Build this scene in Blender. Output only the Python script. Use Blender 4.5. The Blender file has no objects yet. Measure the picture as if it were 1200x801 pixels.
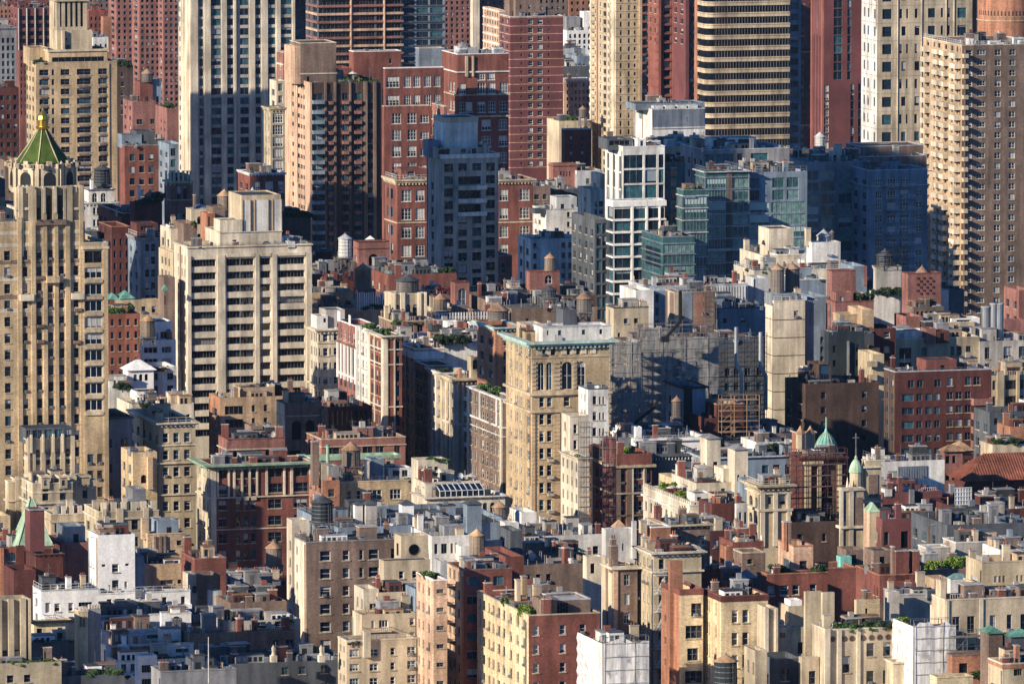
import bpy, math, random
from mathutils import Vector
R = math.radians
scene = bpy.context.scene
col = scene.collection
random.seed(7)

# ------------------------------------------------------------------ camera
CAM_H = 260.0          # metres above the street
FPX = 10000.0          # focal length in photo pixels (1200 px wide photo)
PITCH = R(6.0)
TH = R(16.0)           # street grid turned 16 degrees to the line of sight
cam_d = bpy.data.cameras.new('camera')
cam = bpy.data.objects.new('camera', cam_d)
col.objects.link(cam)
cam.location = (0, 0, CAM_H)
cam.rotation_euler = (math.pi/2 - PITCH, 0, 0)
cam_d.sensor_width = 36.0
cam_d.lens = 36.0 * FPX / 1200.0
cam_d.clip_start = 10
cam_d.clip_end = 30000
scene.camera = cam

# ------------------------------------------------------------------ light
SUN_EL = R(21)
SX, SY = -0.78, -0.626          # horizontal direction towards the sun (left and behind the camera)
w = bpy.data.worlds.new('World'); scene.world = w; w.use_nodes = True
nt = w.node_tree
for n in list(nt.nodes): nt.nodes.remove(n)
out = nt.nodes.new('ShaderNodeOutputWorld'); bg = nt.nodes.new('ShaderNodeBackground')
sky = nt.nodes.new('ShaderNodeTexSky'); sky.sky_type = 'NISHITA'; sky.sun_disc = False
sky.sun_elevation = SUN_EL; sky.sun_rotation = math.atan2(SX, SY)
sky.air_density = 1.0; sky.dust_density = 0.2; sky.ozone_density = 6.0
bg.inputs[1].default_value = 0.074
tn = nt.nodes.new('ShaderNodeMix'); tn.data_type = 'RGBA'; tn.blend_type = 'MULTIPLY'; tn.inputs[0].default_value = 1.0; tn.inputs[7].default_value = (.58, .88, 1.22, 1)   # clear deep blue autumn sky
nt.links.new(sky.outputs[0], tn.inputs[6]); nt.links.new(tn.outputs[2], bg.inputs[0]); nt.links.new(bg.outputs[0], out.inputs[0])
sd = bpy.data.lights.new('sun', 'SUN'); so = bpy.data.objects.new('sun', sd); col.objects.link(so)
sd.energy = 5.0; sd.angle = R(0.5); sd.color = (1.0, 0.865, 0.67)
sv = Vector((SX*math.cos(SUN_EL), SY*math.cos(SUN_EL), math.sin(SUN_EL)))
so.rotation_euler = sv.to_track_quat('Z', 'Y').to_euler()
so.location = (0, 0, 500)
scene.view_settings.view_transform = 'Standard'
scene.view_settings.look = 'None'
scene.view_settings.exposure = 0.52
scene.view_settings.gamma = 1.0

# ------------------------------------------------------------------ photo pixel -> place
FW = Vector((0, math.cos(PITCH), -math.sin(PITCH))); UP = Vector((0, math.sin(PITCH), math.cos(PITCH)))
def P(px, py, D):
    d = Vector((1, 0, 0))*((px-600)/FPX) - UP*((py-400.5)/FPX) + FW
    t = D/d.y
    return Vector((d.x*t, D, CAM_H + d.z*t))
UX, UY = math.cos(TH), math.sin(TH)      # along a front face, to the right
VX, VY = -math.sin(TH), math.cos(TH)     # along a side face, away from the camera
def along(C, dx, dy, px):
    k = (px-600)/FPX
    zc = C.y*math.cos(PITCH) + (CAM_H-C.z)*math.sin(PITCH)
    return (k*zc - C.x)/(dx - k*dy*math.cos(PITCH))

# ------------------------------------------------------------------ materials
MATS = {}
def lk(nt, a, b): nt.links.new(a, b)
def wall_mat(name, rgb, rough=.85, var=.24, brick=False, streak=.36, metal=0.0, fine=.12):
    m = bpy.data.materials.new(name); m.use_nodes = True; nt = m.node_tree; N = nt.nodes
    bs = N['Principled BSDF']; bs.inputs['Roughness'].default_value = rough; bs.inputs['Metallic'].default_value = metal
    bs.inputs['Specular IOR Level'].default_value = .3
    geo = N.new('ShaderNodeNewGeometry')
    n1 = N.new('ShaderNodeTexNoise'); n1.inputs['Scale'].default_value = .13; n1.inputs['Detail'].default_value = 5
    lk(nt, geo.outputs['Position'], n1.inputs['Vector'])
    mp = N.new('ShaderNodeMapping'); mp.inputs['Scale'].default_value = (.9, .9, .07)
    lk(nt, geo.outputs['Position'], mp.inputs['Vector'])
    n2 = N.new('ShaderNodeTexNoise'); n2.inputs['Scale'].default_value = 1.0; n2.inputs['Detail'].default_value = 4
    lk(nt, mp.outputs[0], n2.inputs['Vector'])
    n3 = N.new('ShaderNodeTexNoise'); n3.inputs['Scale'].default_value = 2.2; n3.inputs['Detail'].default_value = 3
    lk(nt, geo.outputs['Position'], n3.inputs['Vector'])
    def mr(src, a, b, lo=.3, hi=.7):
        r = N.new('ShaderNodeMapRange'); r.inputs[1].default_value = lo; r.inputs[2].default_value = hi
        r.inputs[3].default_value = a; r.inputs[4].default_value = b; lk(nt, src, r.inputs[0]); return r.outputs[0]
    def mul(a, b):
        q = N.new('ShaderNodeMath'); q.operation = 'MULTIPLY'; lk(nt, a, q.inputs[0]); lk(nt, b, q.inputs[1]); return q.outputs[0]
    v = mul(mr(n1.outputs[0], 1-var, 1+var), mr(n2.outputs[0], 1-streak, 1+streak*.4))
    v = mul(v, mr(n3.outputs[0], 1-fine, 1+fine))
    mp4 = N.new('ShaderNodeMapping'); mp4.inputs['Scale'].default_value = (.22, .22, .12); mp4.inputs['Location'].default_value = (3.1, 7.7, 1.3); lk(nt, geo.outputs['Position'], mp4.inputs['Vector'])
    n4 = N.new('ShaderNodeTexNoise'); n4.inputs['Scale'].default_value = 1.0; n4.inputs['Detail'].default_value = 2; lk(nt, mp4.outputs[0], n4.inputs['Vector'])
    v = mul(v, mr(n4.outputs[0], 1-streak*.45, 1.04, .40, .47))
    if brick:
        sx = N.new('ShaderNodeSeparateXYZ'); lk(nt, geo.outputs['Position'], sx.inputs[0])
        ad = N.new('ShaderNodeMath'); ad.operation = 'ADD'; lk(nt, sx.outputs[0], ad.inputs[0]); lk(nt, sx.outputs[1], ad.inputs[1])
        cb = N.new('ShaderNodeCombineXYZ'); lk(nt, ad.outputs[0], cb.inputs[0]); lk(nt, sx.outputs[2], cb.inputs[1])
        bt = N.new('ShaderNodeTexBrick'); bt.inputs['Scale'].default_value = 1.0
        bt.inputs['Brick Width'].default_value = .5; bt.inputs['Row Height'].default_value = .19
        bt.inputs['Mortar Size'].default_value = .018
        bt.inputs['Color1'].default_value = (.78, .78, .78, 1); bt.inputs['Color2'].default_value = (1.15, 1.15, 1.15, 1)
        bt.inputs['Mortar'].default_value = (1.25, 1.25, 1.25, 1)
        lk(nt, cb.outputs[0], bt.inputs['Vector']); v = mul(v, bt.outputs['Color'])
    mx = N.new('ShaderNodeVectorMath'); mx.operation = 'SCALE'; mx.inputs[0].default_value = rgb
    lk(nt, v, mx.inputs['Scale']); lk(nt, mx.outputs[0], bs.inputs['Base Color'])
    MATS[name] = m
    return m
for nm, c, k in [
    ('cream', (.62, .54, .42), {}), ('limestone', (.48, .395, .27), {}), ('tan', (.44, .32, .21), dict(brick=True)),
    ('buff', (.47, .355, .22), dict(brick=True)), ('sand', (.52, .43, .305), {}), ('yellow', (.62, .49, .31), dict(brick=True)),
    ('peach', (.55, .37, .26), dict(brick=True)),
    ('white', (.80, .78, .75), dict(var=.1, streak=.15)), ('offwhite', (.68, .66, .62), {}),
    ('concrete', (.42, .39, .35), {}), ('grey', (.26, .26, .27), {}), ('darkgrey', (.09, .10, .115), {}), ('bluegrey', (.20, .25, .31), {}),
    ('red', (.195, .072, .056), dict(brick=True)), ('darkred', (.10, .035, .03), dict(brick=True)), ('rose', (.27, .125, .105), dict(brick=True)),
    ('orange', (.36, .17, .105), dict(brick=True)), ('brown', (.195, .138, .11), dict(brick=True)), ('darkbrown', (.085, .055, .045), dict(brick=True)),
    ('maroon', (.15, .055, .055), dict(streak=.1)), ('granite', (.24, .09, .07), dict(streak=.1)),
    ('copper', (.14, .33, .26), dict(var=.3, streak=.5)), ('palecopper', (.34, .47, .33), dict(var=.25, streak=.4)), ('aqua', (.22, .55, .50), dict(var=.25, streak=.45)),
    ('greentile', (.05, .085, .012), dict(var=.35)), ('gold', (.80, .50, .10), dict(metal=.9, rough=.32)),
    ('terracotta', (.27, .10, .065), dict(var=.35)), ('slate', (.07, .08, .09), {}),
    ('tar', (.05, .055, .06), dict(var=.4)), ('membrane', (.27, .28, .29), dict(var=.3)), ('silver', (.46, .47, .48), dict(var=.2)),
    ('gravel', (.13, .12, .11), dict(var=.3)), ('deck', (.25, .14, .08), {}),
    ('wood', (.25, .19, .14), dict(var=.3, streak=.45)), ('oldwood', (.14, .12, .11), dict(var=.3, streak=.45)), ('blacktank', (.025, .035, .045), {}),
    ('rust', (.43, .27, .16), dict(var=.45, streak=.5)), ('rustdark', (.31, .20, .135), dict(var=.45, streak=.5)), ('steel', (.16, .16, .17), dict(rough=.6)), ('paint', (.62, .62, .60), dict(rough=.5, var=.1)),
    ('zinc', (.42, .45, .48), dict(rough=.4, metal=.6)), ('black', (.015, .017, .02), {}), ('asphalt', (.05, .05, .052), {}), ('paving', (.25, .24, .23), {}),
    ('netting', (.33, .32, .31), dict(var=.5, streak=.5, fine=.35)), ('whitenet', (.62, .60, .58), dict(var=.3, streak=.4, fine=.25)),
    ('soil', (.06, .045, .03), {}), ('bluetarp', (.03, .12, .4), {}), ('teal', (.06, .26, .28), {}), ('glassteal', (.05, .115, .125), dict(rough=.25, var=.2)), ('redpaint', (.5, .05, .04), {}), ('mint', (.42, .55, .50), dict(var=.2, streak=.3)),
    ('bark', (.09, .06, .04), {}), ('canvas', (.7, .65, .55), {}),
]: wall_mat(nm, c, **k)

def pane_mat(name, dark, tint, blind, pb=.35, pt=.15, rough=.07):
    """Window glass over a room: each pane picks a dark room, a lowered blind or a brighter tint painted in for reflected light."""
    m = bpy.data.materials.new(name); m.use_nodes = True; nt = m.node_tree; N = nt.nodes
    bs = N['Principled BSDF']; bs.inputs['Roughness'].default_value = rough; bs.inputs['IOR'].default_value = 1.6
    oi = N.new('ShaderNodeObjectInfo'); at = N.new('ShaderNodeAttribute'); at.attribute_name = 'rnd'
    ad = N.new('ShaderNodeMath'); lk(nt, oi.outputs['Random'], ad.inputs[0]); lk(nt, at.outputs['Fac'], ad.inputs[1])
    fr = N.new('ShaderNodeMath'); fr.operation = 'FRACT'; lk(nt, ad.outputs[0], fr.inputs[0])
    wn = N.new('ShaderNodeTexWhiteNoise'); wn.noise_dimensions = '1D'; lk(nt, fr.outputs[0], wn.inputs['W'])
    uv = N.new('ShaderNodeUVMap'); sp = N.new('ShaderNodeSeparateXYZ'); lk(nt, uv.outputs[0], sp.inputs[0])
    def math_(op, a, b):
        q = N.new('ShaderNodeMath'); q.operation = op
        for i, s in enumerate((a, b)):
            if hasattr(s, 'type'): lk(nt, s, q.inputs[i])
            else: q.inputs[i].default_value = s
        return q.outputs[0]
    drop = math_('MULTIPLY', wn.outputs['Value'], 1.0)
    isb = math_('LESS_THAN', fr.outputs[0], pb)
    low = math_('GREATER_THAN', sp.outputs[1], drop)
    fb = math_('MULTIPLY', isb, low)
    ist = math_('GREATER_THAN', fr.outputs[0], 1-pt)
    geo = N.new('ShaderNodeNewGeometry')
    nz = N.new('ShaderNodeTexNoise'); nz.inputs['Scale'].default_value = .9; lk(nt, geo.outputs['Position'], nz.inputs['Vector'])
    vt = math_('MULTIPLY', nz.outputs[0], 1.5)
    m1 = N.new('ShaderNodeMix'); m1.data_type = 'RGBA'; m1.inputs[6].default_value = (*dark, 1); m1.inputs[7].default_value = (*tint, 1); lk(nt, ist, m1.inputs[0])  # tint puts a teal reflection into the pane colour
    sc = N.new('ShaderNodeVectorMath'); sc.operation = 'SCALE'; lk(nt, m1.outputs[2], sc.inputs[0]); lk(nt, vt, sc.inputs['Scale'])
    m2 = N.new('ShaderNodeMix'); m2.data_type = 'RGBA'; m2.inputs[7].default_value = (*blind, 1); lk(nt, sc.outputs[0], m2.inputs[6]); lk(nt, fb, m2.inputs[0])
    lk(nt, m2.outputs[2], bs.inputs['Base Color'])
    nz2 = N.new('ShaderNodeTexNoise'); nz2.inputs['Scale'].default_value = .5; lk(nt, geo.outputs['Position'], nz2.inputs['Vector'])
    bp = N.new('ShaderNodeBump'); bp.inputs['Strength'].default_value = .25; bp.inputs['Distance'].default_value = .3
    lk(nt, nz2.outputs[0], bp.inputs['Height']); lk(nt, bp.outputs[0], bs.inputs['Normal'])
    MATS[name] = m
pane_mat('pane', (.008, .017, .034), (.04, .10, .14), (.42, .42, .42), .24, .22)
pane_mat('paneblue', (.015, .035, .06), (.05, .15, .19), (.28, .34, .38), .15, .35)
pane_mat('panedark', (.008, .011, .017), (.02, .035, .05), (.2, .2, .2), .05, .1)
pane_mat('paneteal', (.05, .13, .14), (.20, .34, .32), (.40, .50, .46), .25, .45)
pane_mat('panelight', (.03, .04, .05), (.20, .22, .22), (.55, .53, .48), .5, .25)

def leaf_mat(name, a, b):
    m = bpy.data.materials.new(name); m.use_nodes = True; nt = m.node_tree; N = nt.nodes
    bs = N['Principled BSDF']; bs.inputs['Roughness'].default_value = .6
    geo = N.new('ShaderNodeNewGeometry'); nz = N.new('ShaderNodeTexNoise'); nz.inputs['Scale'].default_value = 1.3; nz.inputs['Detail'].default_value = 4
    lk(nt, geo.outputs['Position'], nz.inputs['Vector'])
    r = N.new('ShaderNodeMapRange'); r.inputs[1].default_value = .35; r.inputs[2].default_value = .65; lk(nt, nz.outputs[0], r.inputs[0])
    mx = N.new('ShaderNodeMix'); mx.data_type = 'RGBA'; mx.inputs[6].default_value = (*a, 1); mx.inputs[7].default_value = (*b, 1)
    lk(nt, r.outputs[0], mx.inputs[0]); lk(nt, mx.outputs[2], bs.inputs['Base Color'])
    MATS[name] = m
leaf_mat('leaf', (.025, .06, .015), (.09, .17, .03)); leaf_mat('leafdark', (.012, .03, .012), (.04, .075, .02))
leaf_mat('leafbright', (.07, .13, .015), (.24, .34, .04)); leaf_mat('leafred', (.10, .02, .03), (.20, .05, .06))

def mesh_net(name, rgb, gap):
    """Debris netting: a woven sheet with real see-through gaps."""
    m = bpy.data.materials.new(name); m.use_nodes = True; nt = m.node_tree; N = nt.nodes
    bs = N['Principled BSDF']; bs.inputs['Roughness'].default_value = .9
    geo = N.new('ShaderNodeNewGeometry'); nz = N.new('ShaderNodeTexNoise'); nz.inputs['Scale'].default_value = 1.0; nz.inputs['Detail'].default_value = 6; nz.inputs['Roughness'].default_value = .65
    mp = N.new('ShaderNodeMapping'); mp.inputs['Scale'].default_value = (1.5, 1.5, .16); lk(nt, geo.outputs['Position'], mp.inputs['Vector']); lk(nt, mp.outputs[0], nz.inputs['Vector'])
    r = N.new('ShaderNodeMapRange'); r.inputs[1].default_value = .3; r.inputs[2].default_value = .7; r.inputs[3].default_value = .55; r.inputs[4].default_value = 1.35
    lk(nt, nz.outputs[0], r.inputs[0])
    sc = N.new('ShaderNodeVectorMath'); sc.operation = 'SCALE'; sc.inputs[0].default_value = rgb; lk(nt, r.outputs[0], sc.inputs['Scale']); lk(nt, sc.outputs[0], bs.inputs['Base Color'])
    n2 = N.new('ShaderNodeTexNoise'); n2.inputs['Scale'].default_value = .8; n2.inputs['Detail'].default_value = 8; lk(nt, geo.outputs['Position'], n2.inputs['Vector'])
    a = N.new('ShaderNodeMapRange'); a.inputs[1].default_value = gap-.12; a.inputs[2].default_value = gap+.08; a.inputs[3].default_value = .35; a.inputs[4].default_value = 1
    lk(nt, n2.outputs[0], a.inputs[0]); lk(nt, a.outputs[0], bs.inputs['Alpha'])
    MATS[name] = m
mesh_net('net', (.25, .245, .24), .45); mesh_net('netwhite', (.72, .70, .68), .38); mesh_net('netred', (.22, .08, .07), .5)

# ------------------------------------------------------------------ mesh building
class MB:
    def __init__(s): s.v = []; s.f = []; s.m = []; s.names = []; s.uv = {}; s.rnd = {}
    def mi(s, mat):
        if mat not in s.names: s.names.append(mat)
        return s.names.index(mat)
    def face(s, pts, mat, uv=None, rnd=None):
        i = len(s.v); s.v.extend(pts); s.f.append(tuple(range(i, i+len(pts)))); s.m.append(s.mi(mat))
        if uv: s.uv[len(s.f)-1] = uv
        if rnd is not None: s.rnd[len(s.f)-1] = rnd
    def box(s, x0, x1, y0, y1, z0, z1, mat):
        if x1 < x0: x0, x1 = x1, x0
        if y1 < y0: y0, y1 = y1, y0
        i = len(s.v)
        s.v += [(x0,y0,z0),(x1,y0,z0),(x1,y1,z0),(x0,y1,z0),(x0,y0,z1),(x1,y0,z1),(x1,y1,z1),(x0,y1,z1)]
        s.f += [tuple(i+k for k in q) for q in ((0,3,2,1),(4,5,6,7),(0,1,5,4),(1,2,6,5),(2,3,7,6),(3,0,4,7))]
        s.m += [s.mi(mat)]*6
    def bar(s, a, b, t, mat):
        a = Vector(a); b = Vector(b); d = (b-a).normalized()
        p = d.cross(Vector((0,0,1)));  p = Vector((1,0,0)) if p.length < .01 else p.normalized()
        q = d.cross(p); p *= t/2; q *= t/2; i = len(s.v)
        for e in (a, b):
            for k in (-p-q, p-q, p+q, -p+q): s.v.append(tuple(e+k))
        s.f += [tuple(i+k for k in g) for g in ((0,1,5,4),(1,2,6,5),(2,3,7,6),(3,0,4,7),(3,2,1,0),(4,5,6,7))]
        s.m += [s.mi(mat)]*6
    def cyl(s, x, y, z0, z1, r0, r1, mat, n=16, cap=True, a0=0, a1=2*math.pi):
        i = len(s.v); full = abs(a1-a0-2*math.pi) < 1e-6; k = n if full else n+1
        for j in range(k):
            a = a0+(a1-a0)*j/n; s.v.append((x+r0*math.cos(a), y+r0*math.sin(a), z0)); s.v.append((x+r1*math.cos(a), y+r1*math.sin(a), z1))
        for j in range(n):
            a = i+2*j; b = i+2*((j+1) % k); s.f.append((a, b, b+1, a+1)); s.m.append(s.mi(mat))
        if cap and r1 > .01: s.f.append(tuple(i+2*j+1 for j in range(k))); s.m.append(s.mi(mat))
    def mesh(s, name, smooth=False):
        me = bpy.data.meshes.new(name); me.from_pydata(s.v, [], s.f)
        for n in s.names: me.materials.append(MATS[n])
        me.polygons.foreach_set('material_index', s.m)
        if s.uv:
            ul = me.uv_layers.new(name='UVMap')
            for fi, uv in s.uv.items():
                st = me.polygons[fi].loop_start
                for k, c in enumerate(uv): ul.data[st+k].uv = c
        if s.rnd:
            at = me.attributes.new('rnd', 'FLOAT', 'FACE')
            for fi, r in s.rnd.items(): at.data[fi].value = r
        if smooth: me.polygons.foreach_set('use_smooth', [True]*len(me.polygons))
        me.update(); return me
    def build(s, name, parent=None, loc=(0,0,0), rz=0, smooth=False):
        o = bpy.data.objects.new(name, s.mesh(name, smooth)); col.objects.link(o); o.parent = parent
        o.location = loc; o.rotation_euler = (0, 0, rz); return o
def link(name, me, parent, loc=(0,0,0), rz=0, sc=None):
    o = bpy.data.objects.new(name, me); col.objects.link(o); o.parent = parent; o.location = loc; o.rotation_euler = (0,0,rz)
    if sc: o.scale = sc
    return o
def tag(o, label, cat, group=None, kind=None):
    if label: o['label'] = label
    if cat: o['category'] = cat
    if group: o['group'] = group
    if kind: o['kind'] = kind
    return o
def thing(name, label, cat, loc, rz=0, group=None, sc=None):
    o = bpy.data.objects.new(name, None); o.empty_display_size = .5; col.objects.link(o); o.location = loc; o.rotation_euler = (0,0,rz)
    if sc: o.scale = sc
    return tag(o, label, cat, group)

# ------------------------------------------------------------------ windows
# style: (columns, rows of lights, frame material, pane material, frame width, sill material, arched, low rail height share)
ST = {
 'dh':  (1, 2, 'steel', 'pane', .09, 'limestone', 0), 'dhw': (1, 2, 'paint', 'pane', .11, 'limestone', 0),
 'dh2': (2, 2, 'steel', 'pane', .09, 'limestone', 0), 'dh2w': (2, 2, 'paint', 'pane', .12, 'limestone', 0),
 'dh3': (3, 2, 'steel', 'pane', .09, 'limestone', 0), 'dh3w': (3, 2, 'paint', 'pane', .12, 'limestone', 0),
 'grid': (3, 3, 'paint', 'panelight', .14, 'offwhite', 0), 'grid4': (4, 3, 'paint', 'panelight', .14, 'offwhite', 0),
 'pl':  (1, 1, 'steel', 'pane', .08, None, 0), 'pls': (1, 1, 'steel', 'pane', .08, 'limestone', 0),
 'rib': (4, 1, 'steel', 'panedark', .07, None, 0), 'rib2': (2, 1, 'steel', 'panedark', .09, None, 0), 'rib8': (8, 1, 'steel', 'panedark', .07, None, 0),
 'ribw': (3, 1, 'paint', 'pane', .12, None, 0), 'blue': (2, 1, 'steel', 'paneblue', .08, None, 0), 'blue1': (1, 1, 'steel', 'paneblue', .08, None, 0),
 'blue3': (3, 1, 'zinc', 'paneblue', .08, None, 0), 'teal': (3, 1, 'zinc', 'paneteal', .10, None, 0), 'teal2': (2, 1, 'zinc', 'paneteal', .10, None, 0),
 'tw': (7, 1, 'zinc', 'paneteal', .10, None, 0), 'dark': (1, 1, 'black', 'panedark', .08, None, 0), 'ar': (1, 2, 'steel', 'pane', .09, None, 1), 'arw': (2, 2, 'paint', 'pane', .1, None, 1),
 'ard': (1, 1, 'black', 'panedark', .1, None, 1), 'door': (2, 1, 'paint', 'pane', .1, None, 0), 'light': (2, 2, 'paint', 'panelight', .12, None, 0),
}
WC = {}
def win_into(mb, w, h, style, wall, rec, tf=None, rnd=None, parts='fp', sillw=True):
    """window of size w x h; x centred, z up from 0, the wall face at y=0, glass at y=rec"""
    nx, ny, fm, pm, ft, sill, arch = ST[style]
    g = MB() if tf else mb
    ft = min(ft, w*.2, h*.2); y0, y1 = rec-.07, rec+.05
    if 'f' in parts:
        g.box(-w/2, -w/2+ft, y0, y1, 0, h, fm); g.box(w/2-ft, w/2, y0, y1, 0, h, fm)
        g.box(-w/2+ft, w/2-ft, y0, y1, 0, ft, fm); g.box(-w/2+ft, w/2-ft, y0, y1, h-ft, h, fm)
        for i in range(1, nx):
            x = -w/2+w*i/nx; g.box(x-ft*.45, x+ft*.45, y0+.01, y1, ft, h-ft, fm)
        for j in range(1, ny):
            z = h*j/ny
            for i in range(nx):
                g.box(-w/2+w*i/nx+ft*.5, -w/2+w*(i+1)/nx-ft*.5, y0+.02, y1, z-ft*.35, z+ft*.35, fm)
        if sill: g.box(-w/2-.12, w/2+.12, -.14, .06, -.16, 0, sill)
        if arch:
            n = 8; r = w/2
            for sgn in (-1, 1):
                pts = [(sgn*r, -.004, h)] + [(sgn*r*math.cos(a), -.004, h-r+r*math.sin(a)) for a in [math.pi/2*k/n for k in range(n+1)]]
                if sgn > 0: pts = pts[::-1]
                g.face(pts, wall)
                arc = [(sgn*r*math.cos(a), h-r+r*math.sin(a)) for a in [math.pi/2*k/n for k in range(n+1)]]
                for k in range(n):
                    a, b = arc[k], arc[k+1]
                    q = [(a[0], -.004, a[1]), (b[0], -.004, b[1]), (b[0], rec, b[1]), (a[0], rec, a[1])]
                    g.face(q if sgn < 0 else q[::-1], wall)
    if 'p' in parts:
        hw = w/2+.02
        g.face([(-hw, rec, -.02), (hw, rec, -.02), (hw, rec, h+.02), (-hw, rec, h+.02)], pm, uv=[(0,0),(1,0),(1,1),(0,1)], rnd=rnd)
    if tf:
        base = len(mb.f)
        for k, f in enumerate(g.f):
            mb.face([tf(g.v[i]) for i in f], g.names[g.m[k]], g.uv.get(k), g.rnd.get(k))
def win_mesh(w, h, style, wall, rec, parts):
    key = (round(w, 1), round(h, 1), style, wall if ST[style][6] else 0, rec, parts)
    if key not in WC:
        mb = MB(); win_into(mb, w, h, style, wall, rec, parts=parts, rnd=0.0 if 'p' in parts else None); WC[key] = mb.mesh('window' if 'f' in parts else 'pane')
    return WC[key]
def parse(s): return [tuple(float(q) for q in t.split('-')) for t in s.split()]
def RG(a, b, n, w):  # n windows w px wide between px a and px b
    st = (b-a-w)/(n-1) if n > 1 else 0
    return [(a+st*i, a+st*i+w) for i in range(n)]

def facade(mb, o, d, width, zb, zt, ops, mat, rec):
    """wall rectangle from o along unit d, holes with reveals; the inside lies at (-d.y, d.x)"""
    nx, ny = -d[1], d[0]
    xs = sorted({0.0, width, *[round(a, 4) for op in ops for a in op[:2]]}); zs = sorted({zb, zt, *[round(a, 4) for op in ops for a in op[2:4]]})
    xs = [x for x in xs if -1e-6 <= x <= width+1e-6]; zs = [z for z in zs if zb-1e-6 <= z <= zt+1e-6]
    pt = lambda a, z, r=0: (o[0]+d[0]*a+nx*r, o[1]+d[1]*a+ny*r, z)
    for j in range(len(zs)-1):
        zm = (zs[j]+zs[j+1])/2; row = [op for op in ops if op[2] < zm < op[3]]
        st = None
        for i in range(len(xs)-1):
            xm = (xs[i]+xs[i+1])/2; hole = any(op[0] < xm < op[1] for op in row)
            if not hole and st is None: st = xs[i]
            if hole and st is not None: mb.face([pt(st, zs[j]), pt(xs[i], zs[j]), pt(xs[i], zs[j+1]), pt(st, zs[j+1])], mat); st = None
        if st is not None: mb.face([pt(st, zs[j]), pt(width, zs[j]), pt(width, zs[j+1]), pt(st, zs[j+1])], mat)
    for a, b, z0, z1 in ops:
        mb.face([pt(a, z0), pt(b, z0), pt(b, z0, rec), pt(a, z0, rec)], mat); mb.face([pt(a, z1, rec), pt(b, z1, rec), pt(b, z1), pt(a, z1)], mat)
        mb.face([pt(a, z0), pt(a, z0, rec), pt(a, z1, rec), pt(a, z1)], mat); mb.face([pt(b, z0, rec), pt(b, z0), pt(b, z1), pt(b, z1, rec)], mat)

# ------------------------------------------------------------------ buildings
LABELS = set()
class Bld:
    def __init__(s, name, label, short, x, D, cat='building', group=None, th=None):
        s.th = TH if th is None else R(th)
        s.ux, s.uy = math.cos(s.th), math.sin(s.th); s.vx, s.vy = -s.uy, s.ux
        p = P(x, 400, D); s.o = (p.x, p.y); s.D = D; s.short = short
        s.e = thing(name, label, cat, (p.x, p.y, 0), s.th, group); s.nw = 0; s.rest = []; s.masses = []
    def loc(s, X, Y):
        dx, dy = X-s.o[0], Y-s.o[1]; return dx*s.ux+dy*s.uy, dx*s.vx+dy*s.vy
    def world(s, x, y): return s.o[0]+x*s.ux+y*s.vx, s.o[1]+x*s.uy+y*s.vy
    def mass(s, xl, xc, xr, yt, D=None, mat='red', F=(), L=(), yb=None, dep=None, par=.9, roof='tar', cope=None, rec=.28, name='wall', lm=None):
        return Mass(s, xl, xc, xr, yt, D or s.D, mat, F, L, yb, dep, par, roof, cope, rec, name, None, lm)
    def done(s):
        if s.rest:
            mb = MB()
            for (w, h, st, wall, rec, loc, rz) in s.rest:
                c, n = math.cos(rz), math.sin(rz)
                win_into(mb, w, h, st, wall, rec, tf=lambda v: (loc[0]+c*v[0]-n*v[1], loc[1]+n*v[0]+c*v[1], loc[2]+v[2]), rnd=random.random())
            tag(mb.build('small_windows', s.e), None, None, kind='stuff'); s.rest = []
        return s
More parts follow.
